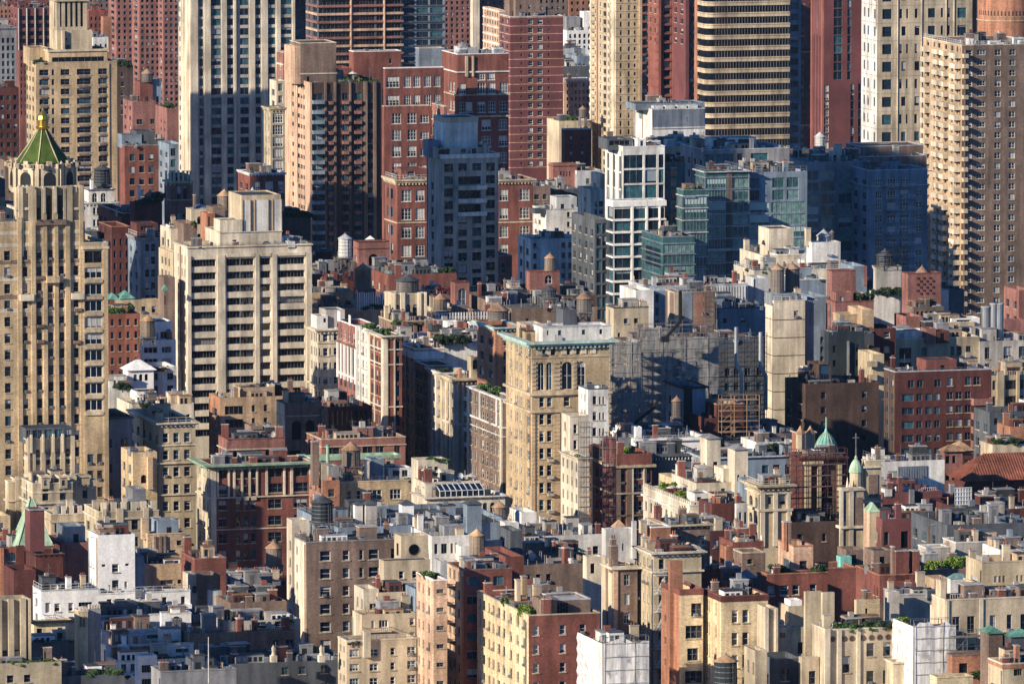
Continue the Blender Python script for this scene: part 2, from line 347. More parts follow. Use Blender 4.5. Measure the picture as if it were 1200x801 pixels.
class Mass:
    def __init__(s, b, xl, xc, xr, yt, D, mat, F, L, yb, dep, par, roof, cope, rec, name, zb=None, lm=None):
        top = zb is None; s.b = b; s.mat = mat; s.D = D; s.rec = rec; C = P(xc, yt, D); s.C = C; s.zt = C.z
        s.x, s.y = b.loc(C.x, C.y); s.w = along(C, b.ux, b.uy, xr)
        s.d = along(C, b.vx, b.vy, xl) if xl is not None else (dep or 14.0)
        s.zb = (0.0 if zb is None else zb) if yb is None else P(xc, yb, D).z
        s.par = par; s.zr = s.zt-par
        if not L and s.d > (7.5 if F else 5.5) and zb is None and (F or random.random() < .6):
            u_ = D/FPX; L = [(max(1, int(s.d/5)), yt+2.6/u_, 3.3/u_, 1.7/u_, 7, 'dh')]
        mb = MB(); fo = s.ops(F, 0); lo = s.ops(L, 1)
        if not F and zb is not None and s.w > 2.6 and s.zt-zb > 2.4:      # door on the bulkhead
            a = s.w*random.uniform(.15, .6); fo = [(a, a+.95, zb+.12, zb+2.1, random.choice(('dark', 'pl', 'dark')), False)]
        if not F and zb is None and yb is None and s.w > 7 and s.d > 5 and random.random() < .65:   # a few stray windows
            for k in range(random.choice((1, 2, 2))):
                a = s.w*random.uniform(.1, .8)
                for j in range(random.choice((1, 3, 5))): z1 = s.zt-2.2-3.2*j; fo.append((a, min(a+random.choice((.8, 1.1)), s.w-.2), z1-1.5, z1, 'dh', False)) if not any(abs(a-o[0]) < 1.6 and abs(z1-o[3]) < 1 for o in fo) else None
        X, Y, W, Dp, zt, zb, zr = s.x, s.y, s.w, s.d, s.zt, s.zb, s.zr
        facade(mb, (X, Y), (1, 0), W, zb, zt, [o[:4] for o in fo], mat, rec)
        # side: runs from the back corner to the front corner so that its inside is +x
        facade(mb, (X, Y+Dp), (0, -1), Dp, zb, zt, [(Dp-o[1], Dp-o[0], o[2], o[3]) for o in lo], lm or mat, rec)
        facade(mb, (X+W, Y), (0, 1), Dp, zb, zt, [], mat, rec); facade(mb, (X+W, Y+Dp), (-1, 0), W, zb, zt, [], mat, rec)
        if yb is not None: mb.face([(X, Y, zb), (X, Y+Dp, zb), (X+W, Y+Dp, zb), (X+W, Y, zb)], mat)
        t = min(.32, W*.2); cp = cope or mat
        mb.face([(X+t,Y+t,zr),(X+W-t,Y+t,zr),(X+W-t,Y+Dp-t,zr),(X+t,Y+Dp-t,zr)], roof)
        A = [(X,Y),(X+W,Y),(X+W,Y+Dp),(X,Y+Dp)]; I = [(X+t,Y+t),(X+W-t,Y+t),(X+W-t,Y+Dp-t),(X+t,Y+Dp-t)]
        for k in range(4):
            q = (k+1) % 4
            mb.face([(*A[k], zt), (*A[q], zt), (*I[q], zt), (*I[k], zt)], cp); mb.face([(*I[k], zr), (*I[k], zt), (*I[q], zt), (*I[q], zr)], mat)
        s.wall = mb.build(name, b.e)
        if cope:
            g = MB(); e = .07; z0 = zt-.04; z1 = zt+.16
            g.box(X-e, X+W+e, Y-e, Y+t, z0, z1, cope); g.box(X-e, X+t, Y+t+.002, Y+Dp+e, z0, z1, cope)
            g.box(X+W-t, X+W+e, Y+t+.002, Y+Dp+e, z0, z1, cope); g.box(X+t+.002, X+W-t-.002, Y+Dp-t, Y+Dp+e, z0, z1, cope)
            g.build('coping', b.e)
        for side, ops in ((0, fo), (1, lo)):
            for a, c, z0, z1, st, big in ops: s.put(side, a, c, z0, z1, st, big)
        b.masses.append(s)
        if top and yb is None and min(s.w, s.d) > 5.5: s.auto_roof()
    def auto_roof(s):
        rn = random.Random(int(s.x*7+s.zt*13)); b = s.b; z = s.zr; A = s.w*s.d
        rx = lambda m=1.0: s.x+rn.uniform(m, s.w-m); ry = lambda m=1.0: s.y+rn.uniform(m, s.d-m)
        for k in range(min(3, int(A/90)+1)):      # patches of newer roofing
            w_, d_ = rn.uniform(1.5, s.w*.4), rn.uniform(1.5, s.d*.4); x, y = s.x+rn.uniform(.5, s.w-w_-.5), s.y+rn.uniform(.5, s.d-d_-.5); g = MB(); g.box(x, x+w_, y, y+d_, z-.02, z+.012+.006*k, rn.choice(('tar', 'membrane', 'gravel', 'black'))); g.build('roof_patch', b.e)
        for k in range(min(4, int(A/85)+(rn.random() < .7))):   # stair bulkhead with a door
            w_, d_, h_ = rn.uniform(1.8, 3.6), rn.uniform(1.8, 3.2), rn.uniform(1.9, 3.0); x, y = s.x+rn.uniform(.6, max(.7, s.w-w_-.6)), s.y+rn.uniform(s.d*.3, max(s.d*.31, s.d-d_-.6)); g = MB(); m_ = rn.choice((s.mat, s.mat, 'brown', 'grey', 'concrete', 'darkgrey', 'tar'))
            g.box(x, x+w_, y, y+d_, z, z+h_, m_); g.box(x-.1, x+w_+.1, y-.1, y+d_+.1, z+h_+.002, z+h_+.14, rn.choice(('tar', 'membrane', 'concrete'))); g.box(x+.3, x+1.1, y-.04, y-.002, z, z+1.9, rn.choice(('black', 'steel', 'darkgrey', 'brown'))); g.build('stair_bulkhead', b.e)
            if rn.random() < .5: g = MB(); g.box(x+w_*.3, x+w_*.6, y+d_*.3, y+d_*.6, z+h_+.14, z+h_+rn.uniform(.5, 1.3), rn.choice(('zinc', 'red', 'concrete'))); g.build('flue_stack', b.e)
        g = MB()
        for k in range(min(22, int(A/14)+4)): x, y, h_, r_ = rx(.6), ry(.6), rn.uniform(.5, 2.2), rn.uniform(.05, .13); g.cyl(x, y, z, z+h_, r_, r_, rn.choice(('zinc', 'steel', 'rust', 'black')), 6)
        for k in range(2): x, y = rx(1.5), ry(1.5); g.bar((x, y, z+.25), (x+rn.uniform(-1, 1)*min(6, s.w*.4), y, z+.25), .22, 'zinc')
        g.build('small_pipes', b.e)['kind'] = 'stuff'
        g = MB(); n = rn.randint(3, 7)   # low duct boxes
        for k in range(n): x, y, l = rx(1.2), ry(1.2), rn.uniform(.5, 1.6); g.box(x-.4, x+l-.4, y-.35, y+.35, z, z+rn.uniform(.4, 1.2), rn.choice(('zinc', 'grey', 'darkgrey', 'concrete', 'deck')))
        g.build('roof_boxes', b.e)['kind'] = 'stuff'
        if s.D < 2150:
            for k in range(rn.randint(1, 3)):     # edge stacks
                e_ = rn.random(); x, y = (rx(.8), s.y+rn.choice((.5, s.d-1.6))) if e_ < .5 else (s.x+rn.choice((.4, s.w-1.5)), ry(.8)); w_, d_, h_ = rn.uniform(.6, 1.5), rn.uniform(.6, 1.2), rn.uniform(1.6, 3.6); m_ = rn.choice((s.mat, s.mat, 'brown', 'red', 'sand'))
                g = MB(); g.box(x, x+w_, y, y+d_, z, z+h_, m_); g.box(x-.07, x+w_+.07, y-.07, y+d_+.07, z+h_+.002, z+h_+.13, 'concrete')
                for q in range(rn.randint(0, 3)): g.cyl(x+w_*(q+.5)/3, y+d_/2, z+h_+.13, z+h_+.55, .12, .1, 'terracotta', 6)
                g.build('chimney', b.e)
            for k in range(rn.randint(1, 3)):     # low sheds with a window strip and a lean-to
                w_, d_, h_ = rn.uniform(2, min(6, s.w*.45)), rn.uniform(1.8, 3.5), rn.uniform(1.2, 2.5); x, y = s.x+rn.uniform(.4, s.w-w_-.4), s.y+rn.uniform(.4, max(.5, s.d-d_-.4)); m_ = rn.choice((s.mat, 'white', 'grey', 'darkgrey', 'brown', 'darkred', 'tan'))
                g = MB(); g.box(x, x+w_, y, y+d_, z, z+h_, m_); g.box(x-.06, x+w_+.06, y-.06, y+d_+.06, z+h_+.002, z+h_+.1, rn.choice(('tar', 'membrane', 'darkgrey', 'deck')))
                n = int(w_/.9)
                for q in range(n): g.box(x+.2+q*.9, x+.75+q*.9, y-.03, y-.001, z+h_*.35, z+h_*.82, 'black' if rn.random() < .7 else 'zinc')
                g.build('roof_shed', b.e)
            if rn.random() < .45:                 # timber screen or railing run
                g = MB(); x, y = rx(1), ry(1); l = rn.uniform(2, min(7, s.w*.6))
                for q in range(int(l/.4)): g.box(min(x+q*.4, s.x+s.w-.4), min(x+q*.4, s.x+s.w-.4)+.05, y, y+.05, z, z+1.3, 'paint')
                g.box(x, min(x+l, s.x+s.w-.35), y, y+.05, z+1.25, z+1.32, 'paint'); g.build('roof_rail', b.e)
        for k in range(rn.choice((0, 1, 1, 2))):   # rainwater pipes
            g = MB(); zz = s.zt-rn.uniform(.3, 1.5); y = s.y+s.d*rn.choice((.04, .5, .93)); g.bar((s.x-.12, y, zz), (s.x-.12, y, max(s.zb, zz-28)), .17, rn.choice(('steel', 'zinc', 'rustdark'))); g.build('rainwater_pipe', b.e)
        if rn.random() < .3: x, y = rx(), ry(); g = MB(); g.bar((x, y, z), (x, y, z+rn.uniform(2.5, 4.5)), .06, 'steel'); g.bar((x-.5, y, z+2.3), (x+.5, y, z+2.3), .04, 'steel'); g.build('mast', b.e)
    def fx(s, px): return along(s.C, s.b.ux, s.b.uy, px)
    def lx(s, px): return along(s.C, s.b.vx, s.b.vy, px)
    def z(s, py): return P(600, py, s.D).z
    def ops(s, specs, side):
        r = []
        for sp in specs:
            cols, y0, dy, h, n, st = sp[:6]
            if 2 <= n <= 8 and dy > 8 and st[:2] == 'dh': n += 4
            if isinstance(cols, str): cols = parse(cols)
            if isinstance(cols, tuple) and not isinstance(cols[0], tuple): cols = RG(*cols)
            if isinstance(cols, int):
                L = s.d if side else s.w; k = cols; fr = .42; cols = None
                rr = [(L*(i+.5)/k-L/k*fr/2, L*(i+.5)/k+L/k*fr/2) for i in range(k)]
            elif side: rr = [tuple(sorted((s.lx(a), s.lx(c)))) for a, c in cols]
            else: rr = [(s.fx(a), s.fx(c)) for a, c in cols]
            lim = (s.d if side else s.w)
            sc = s.D/FPX
            for j in range(n):
                z1 = s.z(y0+dy*j); z0 = z1-h*sc
                if z0 < s.zb+.3 or z1 > s.zt-.15: continue
                for a, c in rr:
                    a, c = max(a, .12), min(c, lim-.12)
                    if c-a > .25: r.append((a, c, z0, z1, st, (c-a)/sc >= 9.5 and h >= 9.5))
        return r
    def put(s, side, a, c, z0, z1, st, big):
        b = s.b; m = (a+c)/2
        if side: loc = (s.x, s.y+m, z0); rz = -math.pi/2
        else: loc = (s.x+m, s.y, z0); rz = 0
        if ST[st][3] == 'none': return
        if b.nw >= 298 or (c-a)*(z1-z0)/(s.D/FPX)**2 < 14:
            b.rest.append((c-a, z1-z0, st, s.mat, s.rec, loc, rz)); return
        b.nw += 1
        if big:
            o = link('window', win_mesh(c-a, z1-z0, st, s.mat, s.rec, 'f'), b.e, loc, rz); link('pane', win_mesh(c-a, z1-z0, st, s.mat, s.rec, 'p'), o)
        else: o = link('window', win_mesh(c-a, z1-z0, st, s.mat, s.rec, 'fp'), b.e, loc, rz)
        if st[:2] == 'dh' and .8 < (c-a) and z1-z0 > 1.3 and s.D < 2350 and random.random() < .2:
            g = 'ac'; h_ = random.uniform(-.25, .25)*(c-a-.7)
            if g not in WC:
                q = MB(); q.box(-.34, .34, -.38, .1, 0, .42, 'zinc'); q.box(-.3, .3, -.4, -.381, .05, .37, 'steel'); WC[g] = q.mesh('air_conditioner')
            link('air_conditioner', WC[g], b.e, (loc[0], loc[1]-h_, loc[2]+.02) if side else (loc[0]+h_, loc[1], loc[2]+.02), rz)
    # ---- trim
    def band(s, y, h, p=.25, mat=None, name='string_course', z=None, right=True):
        """moulding round front and sides; y is its top in px, h its height in px"""
        z1 = s.z(y) if z is None else z; z0 = z1-h*s.D/FPX; mat = mat or s.mat; g = MB(); X, Y, W, D = s.x, s.y, s.w, s.d
        g.box(X-p, X+W+p, Y-p, Y+.04, z0, z1, mat); g.box(X-p, X+.04, Y+.042, Y+D+p, z0, z1, mat); g.box(X+W-.04, X+W+p, Y+.042, Y+D+p, z0, z1, mat)
        return g.build(name, s.b.e)
    def cornice(s, h=6, p=.9, mat=None, drop=0, dent=True):
        mat = mat or s.mat; z1 = s.zt+.02-drop; u = s.D/FPX; a = h*u
        s.band(0, h*.3, p, mat, 'cornice', z=z1+.1); s.band(0, h*.3, p*.6, mat, 'cornice', z=z1+.1-a*.3-.004)
        if dent:
            g = MB(); zz = z1+.1-a*.6-.01
            n = max(2, int(s.w/.9))
            for i in range(n):
                x = s.x+s.w*(i+.5)/n; g.box(x-.16, x+.16, s.y-p*.5, s.y+.02, zz-a*.35, zz, mat)
            n = max(2, int(s.d/.9))
            for i in range(n):
                y = s.y+s.d*(i+.5)/n; g.box(s.x-p*.5, s.x+.02, y-.16, y+.16, zz-a*.35, zz, mat)
            tag(g.build('brackets', s.b.e), None, None, kind='stuff')
    def piers(s, cols, y0, y1, p=.25, mat=None, side=0, name='pier'):
        if isinstance(cols, str): cols = parse(cols)
        elif isinstance(cols, tuple): cols = RG(*cols)
        z1, z0 = s.z(y0), max(s.zb, s.z(y1)) if y1 else s.zb
        for a, c in cols:
            g = MB()
            if side: a, c = sorted((s.lx(a), s.lx(c))); g.box(s.x-p, s.x+.03, s.y+a, s.y+c, z0, z1, mat or s.mat)
            else: g.box(s.x+s.fx(a), s.x+s.fx(c), s.y-p, s.y+.03, z0, z1, mat or s.mat)
            g.build(name, s.b.e)
    def balconies(s, cols, y0, dy, h, n, p=1.4, mat=None, side=0, rail=None, name='balcony'):
        """h: px height of the parapet, y0 its top"""
        if isinstance(cols, str): cols = parse(cols)
        u = s.D/FPX
        for a, c in cols:
            a, c = sorted((s.lx(a), s.lx(c)) if side else (s.fx(a), s.fx(c)))
            key = ('bal', round(c-a, 2), p, h, mat or s.mat, rail, side, s.D)
            if key not in WC:
                g = MB(); w = c-a; m = mat or s.mat; H = h*u; t = .12
                g.box(-w/2, w/2, -p, 0, -.18, 0, m)
                if rail:
                    g.box(-w/2, w/2, -p, -p+.08, H-.08, H, rail); k = max(2, int(w/.35))
                    for i in range(k+1): x = -w/2+.04+(w-.08)*i/k; g.box(x-.03, x+.03, -p+.01, -p+.06, 0, H-.08, rail)
                    for x in (-w/2, w/2-.06): g.box(x, x+.06, -p+.08, 0, H-.08, H, rail)
                else:
                    g.box(-w/2, w/2, -p, -p+t, 0, H, m); g.box(-w/2, -w/2+t, -p+t, 0, 0, H, m); g.box(w/2-t, w/2, -p+t, 0, 0, H, m)
                WC[key] = g.mesh(name)
            for j in range(n):
                zz = s.z(y0+dy*j)-h*u
                if side: link(name, WC[key], s.b.e, (s.x, s.y+(a+c)/2, zz), -math.pi/2)
                else: link(name, WC[key], s.b.e, (s.x+(a+c)/2, s.y, zz))
    # ---- roof
    def rail(s, h=1.1, mat='steel', front=True):
        g = MB(); X, Y, W, D, z = s.x+.1, s.y+.1, s.w-.2, s.d-.2, s.zt
        for (x0, y0, x1, y1) in ((X,Y,X+W,Y),(X,Y,X,Y+D)):
            for hh in (h, h*.5): g.bar((x0,y0,z+hh), (x1,y1,z+hh), .06, mat)
            L = math.hypot(x1-x0, y1-y0); n = max(2, int(L/1.5))
            for i in range(n+1): x = x0+(x1-x0)*i/n; y = y0+(y1-y0)*i/n; g.box(x-.03, x+.03, y-.03, y+.03, z, z+h, mat)
        return g.build('roof_rail', s.b.e)
    def wpt(s, fx, fy, z=None):
        X, Y = s.b.world(s.x+s.w*fx, s.y+s.d*fy); return (X, Y, s.zr if z is None else z)
    def chimney(s, px, yt, wpx=4, d=1.2, mat=None, fy=.1, pots=0, name='chimney', yb=None):
        """masonry stack rising from the roof, its top at photo height yt"""
        x = s.fx(px); w_ = wpx*s.D/FPX; y = s.y+s.d*fy; z1 = P(600, yt, s.b.world(s.x+x, y)[1]).z
        g = MB(); m = mat or s.mat; g.box(s.x+x, s.x+x+w_, y, y+d, s.zr-.05, z1, m); g.box(s.x+x-.08, s.x+x+w_+.08, y-.08, y+d+.08, z1+.002, z1+.16, 'concrete')
        for k in range(pots): xx = s.x+x+w_*(k+.5)/pots; g.cyl(xx, y+d/2, z1+.16, z1+.7, .16, .14, 'terracotta', 8)
        return g.build(name, s.b.e)
    def blk(s, x0, x1, yt, mat=None, fy=.25, d=4, F=(), L=(), cope=None, roof='tar', par=.3, name='bulkhead'):
        """penthouse or bulkhead on this roof, front face px x0..x1, top at px yt"""
        y = s.y+s.d*fy; X, Y = s.b.world(s.x+s.fx(x0), y)
        return Mass(s.b, None, x0, x1, yt, Y, mat or s.mat, F, L, None, d, par, roof, cope, .2, name, zb=s.zr-.05)
# ------------------------------------------------------------------ roof-top things
WT = {}
WTST = {'wood': ('wood', 'rust', 'steel'), 'old': ('oldwood', 'rustdark', 'steel'), 'dark': ('blacktank', 'slate', 'steel'), 'darkrust': ('blacktank', 'rust', 'steel'),
        'white': ('paint', 'silver', 'steel'), 'grey': ('oldwood', 'slate', 'steel'), 'concrete': ('concrete', 'rust', 'concrete')}
def water_tower(px, yb, D, wpx, hpx, leg, style, label, cone=.42, group='rooftop water towers'):
    """yb: photo height of the barrel's foot; leg: px of stand below it"""
    u = D/FPX; r = wpx*u/2; h = hpx*u; lg = leg*u; p = P(px, yb, D); tm, cm, sm = WTST[style]
    key = (round(r, 1), round(h, 1), round(lg, 1), style, cone)
    if key not in WT:
        M = {}
        g = MB(); n = 28; g.cyl(0, 0, 0, h, r*1.0, r*.95, tm, n)
        for k in range(n):   # proud staves, every other one
            a = 2*math.pi*(k+.5)/n
            if k % 2: g.bar((r*math.cos(a), r*math.sin(a), .02), (r*.955*math.cos(a), r*.955*math.sin(a), h-.02), .1, tm)
        M['tank'] = g.mesh('tank')
        g = MB(); g.cyl(0, 0, 0, .12, r*1.035, r*1.03, sm, 24, cap=False); M['hoop'] = g.mesh('hoop')
        g = MB(); g.cyl(0, 0, h, h+r*2*cone, r*1.12, .12, cm, 20); g.cyl(0, 0, h-.06, h, r*1.12, r*1.12, cm, 20, cap=False); g.cyl(0, 0, h+r*2*cone-.05, h+r*2*cone+.3, .16, .1, sm, 8); M['roof'] = g.mesh('roof')
        if lg > .3:
            g = MB(); g.box(-r*1.05, r*1.05, -r*1.05, r*1.05, -.22, -.02, sm)
            for k in range(5): x = -r*.9+r*1.8*k/4; g.box(x-.1, x+.1, -r, r, -.4, -.222, sm)
            M['platform'] = g.mesh('platform')
            g = MB(); g.box(-.13, .13, -.13, .13, -lg, -.4, sm); M['leg'] = g.mesh('leg')
            g = MB(); q = r*.85
            for s1, s2 in (((-q,-q),(q,-q)), ((q,-q),(q,q)), ((q,q),(-q,q)), ((-q,q),(-q,-q))):
                k = max(1, round(lg/(2*r)))
                for i in range(k):
                    z0 = -lg+(lg-.4)*i/k; z1 = -lg+(lg-.4)*(i+1)/k
                    g.bar((*s1, z0), (*s2, z1), .09, sm); g.bar((*s2, z0), (*s1, z1), .09, sm); g.bar((*s1, z1), (*s2, z1), .1, sm)
            M['brace'] = g.mesh('brace')
        g = MB(); g.bar((r*1.08, -.25, -lg), (r*1.02, -.25, h), .05, sm); g.bar((r*1.08, .25, -lg), (r*1.02, .25, h), .05, sm)
        for i in range(int((h+lg)/.6)): z = -lg+.3+i*.6; g.bar((r*1.06, -.25, z), (r*1.06, .25, z), .04, sm)
        M['ladder'] = g.mesh('ladder')
        WT[key] = M
    M = WT[key]; t = thing('water_tower', label, 'water tower', tuple(p), TH, group)
    link('tank', M['tank'], t); link('roof', M['roof'], t); link('ladder', M['ladder'], t, rz=-1.1)
    for k in range(5): z = h*(.04+.19*k); link('hoop', M['hoop'], t, (0, 0, z), 0, (1-.05*z/h, 1-.05*z/h, 1))
    if 'platform' in M:
        link('platform', M['platform'], t); link('brace', M['brace'], t); q = r*.85
        for x, y in ((-q,-q),(q,-q),(q,q),(-q,q)): link('leg', M['leg'], t, (x, y, 0))
    return t

def clutter_meshes():
    M = {}
    g = MB(); g.box(-.8,.8,-.6,.6,.25,1.35,'zinc'); g.box(-.7,-.6,-.5,.5,0,.25,'steel'); g.box(.6,.7,-.5,.5,0,.25,'steel'); g.cyl(0,0,1.35,1.5,.45,.45,'black',12)
    g.box(-.7,.7,-.64,-.6,.4,1.2,'steel'); M['air_conditioner'] = [('air conditioning box', 'air conditioner', g.mesh('air_conditioner'))]
    g = MB(); g.box(-1.4,1.4,-.9,.9,.3,1.9,'paint'); g.box(-1.3,-1.1,-.8,.8,0,.3,'steel'); g.box(1.1,1.3,-.8,.8,0,.3,'steel'); g.box(-1.2,1.2,-.95,-.9,.6,1.6,'zinc')
    g.cyl(-.65,0,1.9,2.1,.5,.5,'steel',12); g.cyl(.65,0,1.9,2.1,.5,.5,'steel',12); M['cooling_unit'] = [('white twin fan cooling unit', 'cooling unit', g.mesh('cooling_unit'))]
    g = MB(); g.cyl(0,0,0,.9,.14,.14,'zinc',8); g.cyl(0,0,.9,1.15,.32,.3,'zinc',10); g.cyl(0,0,1.15,1.35,.3,.02,'zinc',10); M['roof_vent'] = [('capped metal roof vent', 'vent', g.mesh('roof_vent'))]
    g = MB(); g.cyl(0,0,0,1.7,.1,.1,'zinc',8); g.cyl(0,0,1.7,1.85,.17,.17,'steel',8); M['vent_pipe'] = [('thin capped vent pipe', 'pipe', g.mesh('vent_pipe'))]
    g = MB(); g.bar((0,0,0),(0,0,4),.07,'steel'); g.bar((-.8,0,3.6),(.8,0,3.6),.05,'steel'); g.bar((-.5,0,3.0),(.5,0,3.0),.05,'steel'); g.bar((0,-.6,3.3),(0,.6,3.3),.05,'steel')
    M['antenna'] = [('thin mast aerial', 'antenna', g.mesh('antenna'))]
    g = MB(); g.bar((0,0,0),(0,0,1.0),.09,'steel'); n = 14
    for ring in range(3):
        r0, r1 = .5*ring/3, .5*(ring+1)/3; d0, d1 = .18*(r0/.5)**2, .18*(r1/.5)**2
        for k in range(n):
            a, b = 2*math.pi*k/n, 2*math.pi*(k+1)/n
            f = lambda r, d, t: (r*math.cos(t)+.0, -d-.1, 1.2+r*math.sin(t))
            g.face([f(r0,d0,a), f(r1,d1,a), f(r1,d1,b), f(r0,d0,b)], 'paint')
    g.bar((0,-.1,1.0),(0,-.55,1.2),.04,'steel'); M['satellite_dish'] = [('white satellite dish', 'satellite dish', g.mesh('satellite_dish'))]
    g = MB(); g.box(-.9,.9,-.7,.7,0,.5,'zinc'); g.face([(-.95,-.75,.5),(.95,-.75,.5),(.95,0,1.0),(-.95,0,1.0)],'paneteal'); g.face([(.95,.75,.5),(-.95,.75,.5),(-.95,0,1.0),(.95,0,1.0)],'paneteal')
    g.face([(-.95,-.75,.5),(-.95,0,1.0),(-.95,.75,.5)],'zinc'); g.face([(.95,-.75,.5),(.95,.75,.5),(.95,0,1.0)],'zinc'); g.bar((0,-.76,.52),(0,0,1.02),.07,'paint'); M['skylight'] = [('small gabled skylight', 'skylight', g.mesh('skylight'))]
    g = MB(); g.box(-.6,.6,-.6,.6,0,2.1,'red'); g.box(-.7,.7,-.7,.7,2.1,2.3,'concrete'); g.cyl(-.25,0,2.3,2.8,.17,.15,'terracotta',8); g.cyl(.25,0,2.3,2.8,.17,.15,'terracotta',8)
    M['chimney'] = [('red brick chimney with two pots', 'chimney', g.mesh('chimney'))]
    g = MB(); g.box(-.5,.5,-1.4,1.4,.3,.9,'zinc'); g.box(-.35,.35,1.0,1.4,.9,1.6,'zinc'); g.box(-.5,.5,-1.3,-1.2,0,.3,'steel'); g.box(-.5,.5,1.1,1.2,0,.3,'steel'); M['duct'] = [('length of zinc ducting', 'duct', g.mesh('duct'))]
    g = MB(); g.cyl(0,0,0,.5,.55,.55,'silver',12,cap=False); g.cyl(0,0,.5,.9,.75,.6,'silver',12); g.box(-.6,.6,-.6,.6,0,.12,'steel'); M['exhaust_fan'] = [('round spun metal exhaust fan', 'fan', g.mesh('exhaust_fan'))]
    g = MB(); g.box(-1.2,1.2,-.9,.9,0,2.4,'grey'); g.box(-1.3,1.3,-1,1,2.4,2.55,'membrane'); g.box(-.4,.4,-.93,-.9,0,2.0,'steel'); M['stair_shed'] = [('grey stair shed with a door', 'shed', g.mesh('stair_shed'))]
    g = MB(); g.bar((0,0,0),(0,0,2.3),.06,'paint')
    for k in range(8):
        a, b = math.pi*k/4, math.pi*(k+1)/4; g.face([(1.3*math.cos(a),1.3*math.sin(a),2.0),(1.3*math.cos(b),1.3*math.sin(b),2.0),(0,0,2.5)],'canvas'); g.face([(1.3*math.cos(b),1.3*math.sin(b),1.99),(1.3*math.cos(a),1.3*math.sin(a),1.99),(0,0,2.48)],'canvas')
    M['parasol'] = [('open cream parasol', 'parasol', g.mesh('parasol'))]
    return M
CM = clutter_meshes()
CNT = {}
SPREAD = 0
def clutter(m, short, seed, spec, z=None, region=(.06, .94, .1, .7)):
    """spec 'air_conditioner:3 vent_pipe:4'; spread over the roof of mass m"""
    rnd = random.Random(seed)
    for t in spec.split():
        k, n = t.split(':'); n = int(n); n = {'vent_pipe': max(1, n//2), 'air_conditioner': (2*n+2)//3, 'chimney': (n+1)//2}.get(k, n); txt, cat, me = CM[k][0]
        for i in range(n):
            fx = rnd.uniform(region[0], region[1]); fy = rnd.uniform(region[2], region[3])
            X, Y, Z = m.wpt(fx, fy, z)
            o = link(k, me, None, (X, Y, Z), m.b.th+rnd.choice((0, 0, 1.57, .2)), [rnd.uniform(.7, 1.2), rnd.uniform(.7, 1.2), rnd.uniform(.7, 1.35)])
            tag(o, f"{txt} on {short}", cat, f"{txt} on {short}"[:80])

SH = []
def leaf_blob(n, rx, rz, mat, seed, size=.3, lumps=5):
    rnd = random.Random(seed); g = MB(); cs = [(rnd.uniform(-.6,.6)*rx, rnd.uniform(-.6,.6)*rx, rz*rnd.uniform(.25, 1.5), rnd.uniform(.35,.62)) for _ in range(lumps)]
    for _ in range(n):
        cx, cy, cz, cr = rnd.choice(cs); v = Vector((rnd.gauss(0,1), rnd.gauss(0,1), rnd.gauss(0,1))).normalized()*(rnd.random()**.4)
        c = Vector((cx+v.x*cr*rx, cy+v.y*cr*rx, max(.1, cz+v.z*cr*rz)))
        a = Vector((rnd.gauss(0,1), rnd.gauss(0,1), rnd.gauss(0,1))).normalized(); b = a.cross(Vector((rnd.gauss(0,1), rnd.gauss(0,1), rnd.gauss(0,1)))).normalized()
        s = size*rnd.uniform(.6, 1.3)
        g.face([tuple(c-a*s), tuple(c+b*s*.6), tuple(c+a*s), tuple(c-b*s*.6)], mat)
    return g
BL = {}
for mt in ('leaf', 'leafdark', 'leafbright', 'leafred'):
    BL[mt] = [leaf_blob(620, 1.0, .8, mt, i, .2, 7).mesh('foliage') for i in range(3)]
    BL[mt+'_tree'] = [leaf_blob(1900, 1.0, .75, mt, 10+i, .13, 12).mesh('crown') for i in range(3)]
g = MB(); g.cyl(0, 0, -.05, .35, .3, .22, 'terracotta', 8); g.box(-.04,.04,-.04,.04,0,.9,'bark'); PLANTER = g.mesh('pot')
def trunk_mesh():
    g = MB(); g.cyl(0, 0, 0, 1.1, .09, .06, 'bark', 8)
    for k in range(5):
        a = k*1.3; g.bar((0,0,.8+.05*k), (.45*math.cos(a), .45*math.sin(a), 1.35+.1*k), .045, 'bark')
    return g.mesh('trunk')
TRUNK = trunk_mesh()
def shrub(X, Y, Z, w, h, mat, label, group, i=0):
    """leafy potted bush, w metres wide and h high"""
    t = thing('shrub', label, 'shrub', (X, Y, Z), random.uniform(0, 6), group)
    link('foliage', BL[mat][i % 3], t, (0,0,.1), 0, (w/1.9, w/1.9, h/1.75)); link('pot', PLANTER, t)
def tree(X, Y, Z, w, h, mat, label, group, i=0):
    t = thing('tree', label, 'tree', (X, Y, Z), random.uniform(0, 6), group)
    link('crown', BL[mat+'_tree'][i % 3], t, (0,0,h*.2), 0, (w/1.8, w/1.8, h*.46)); link('trunk', TRUNK, t, (0,0,0), 0, (h*.35, h*.35, h*.45))
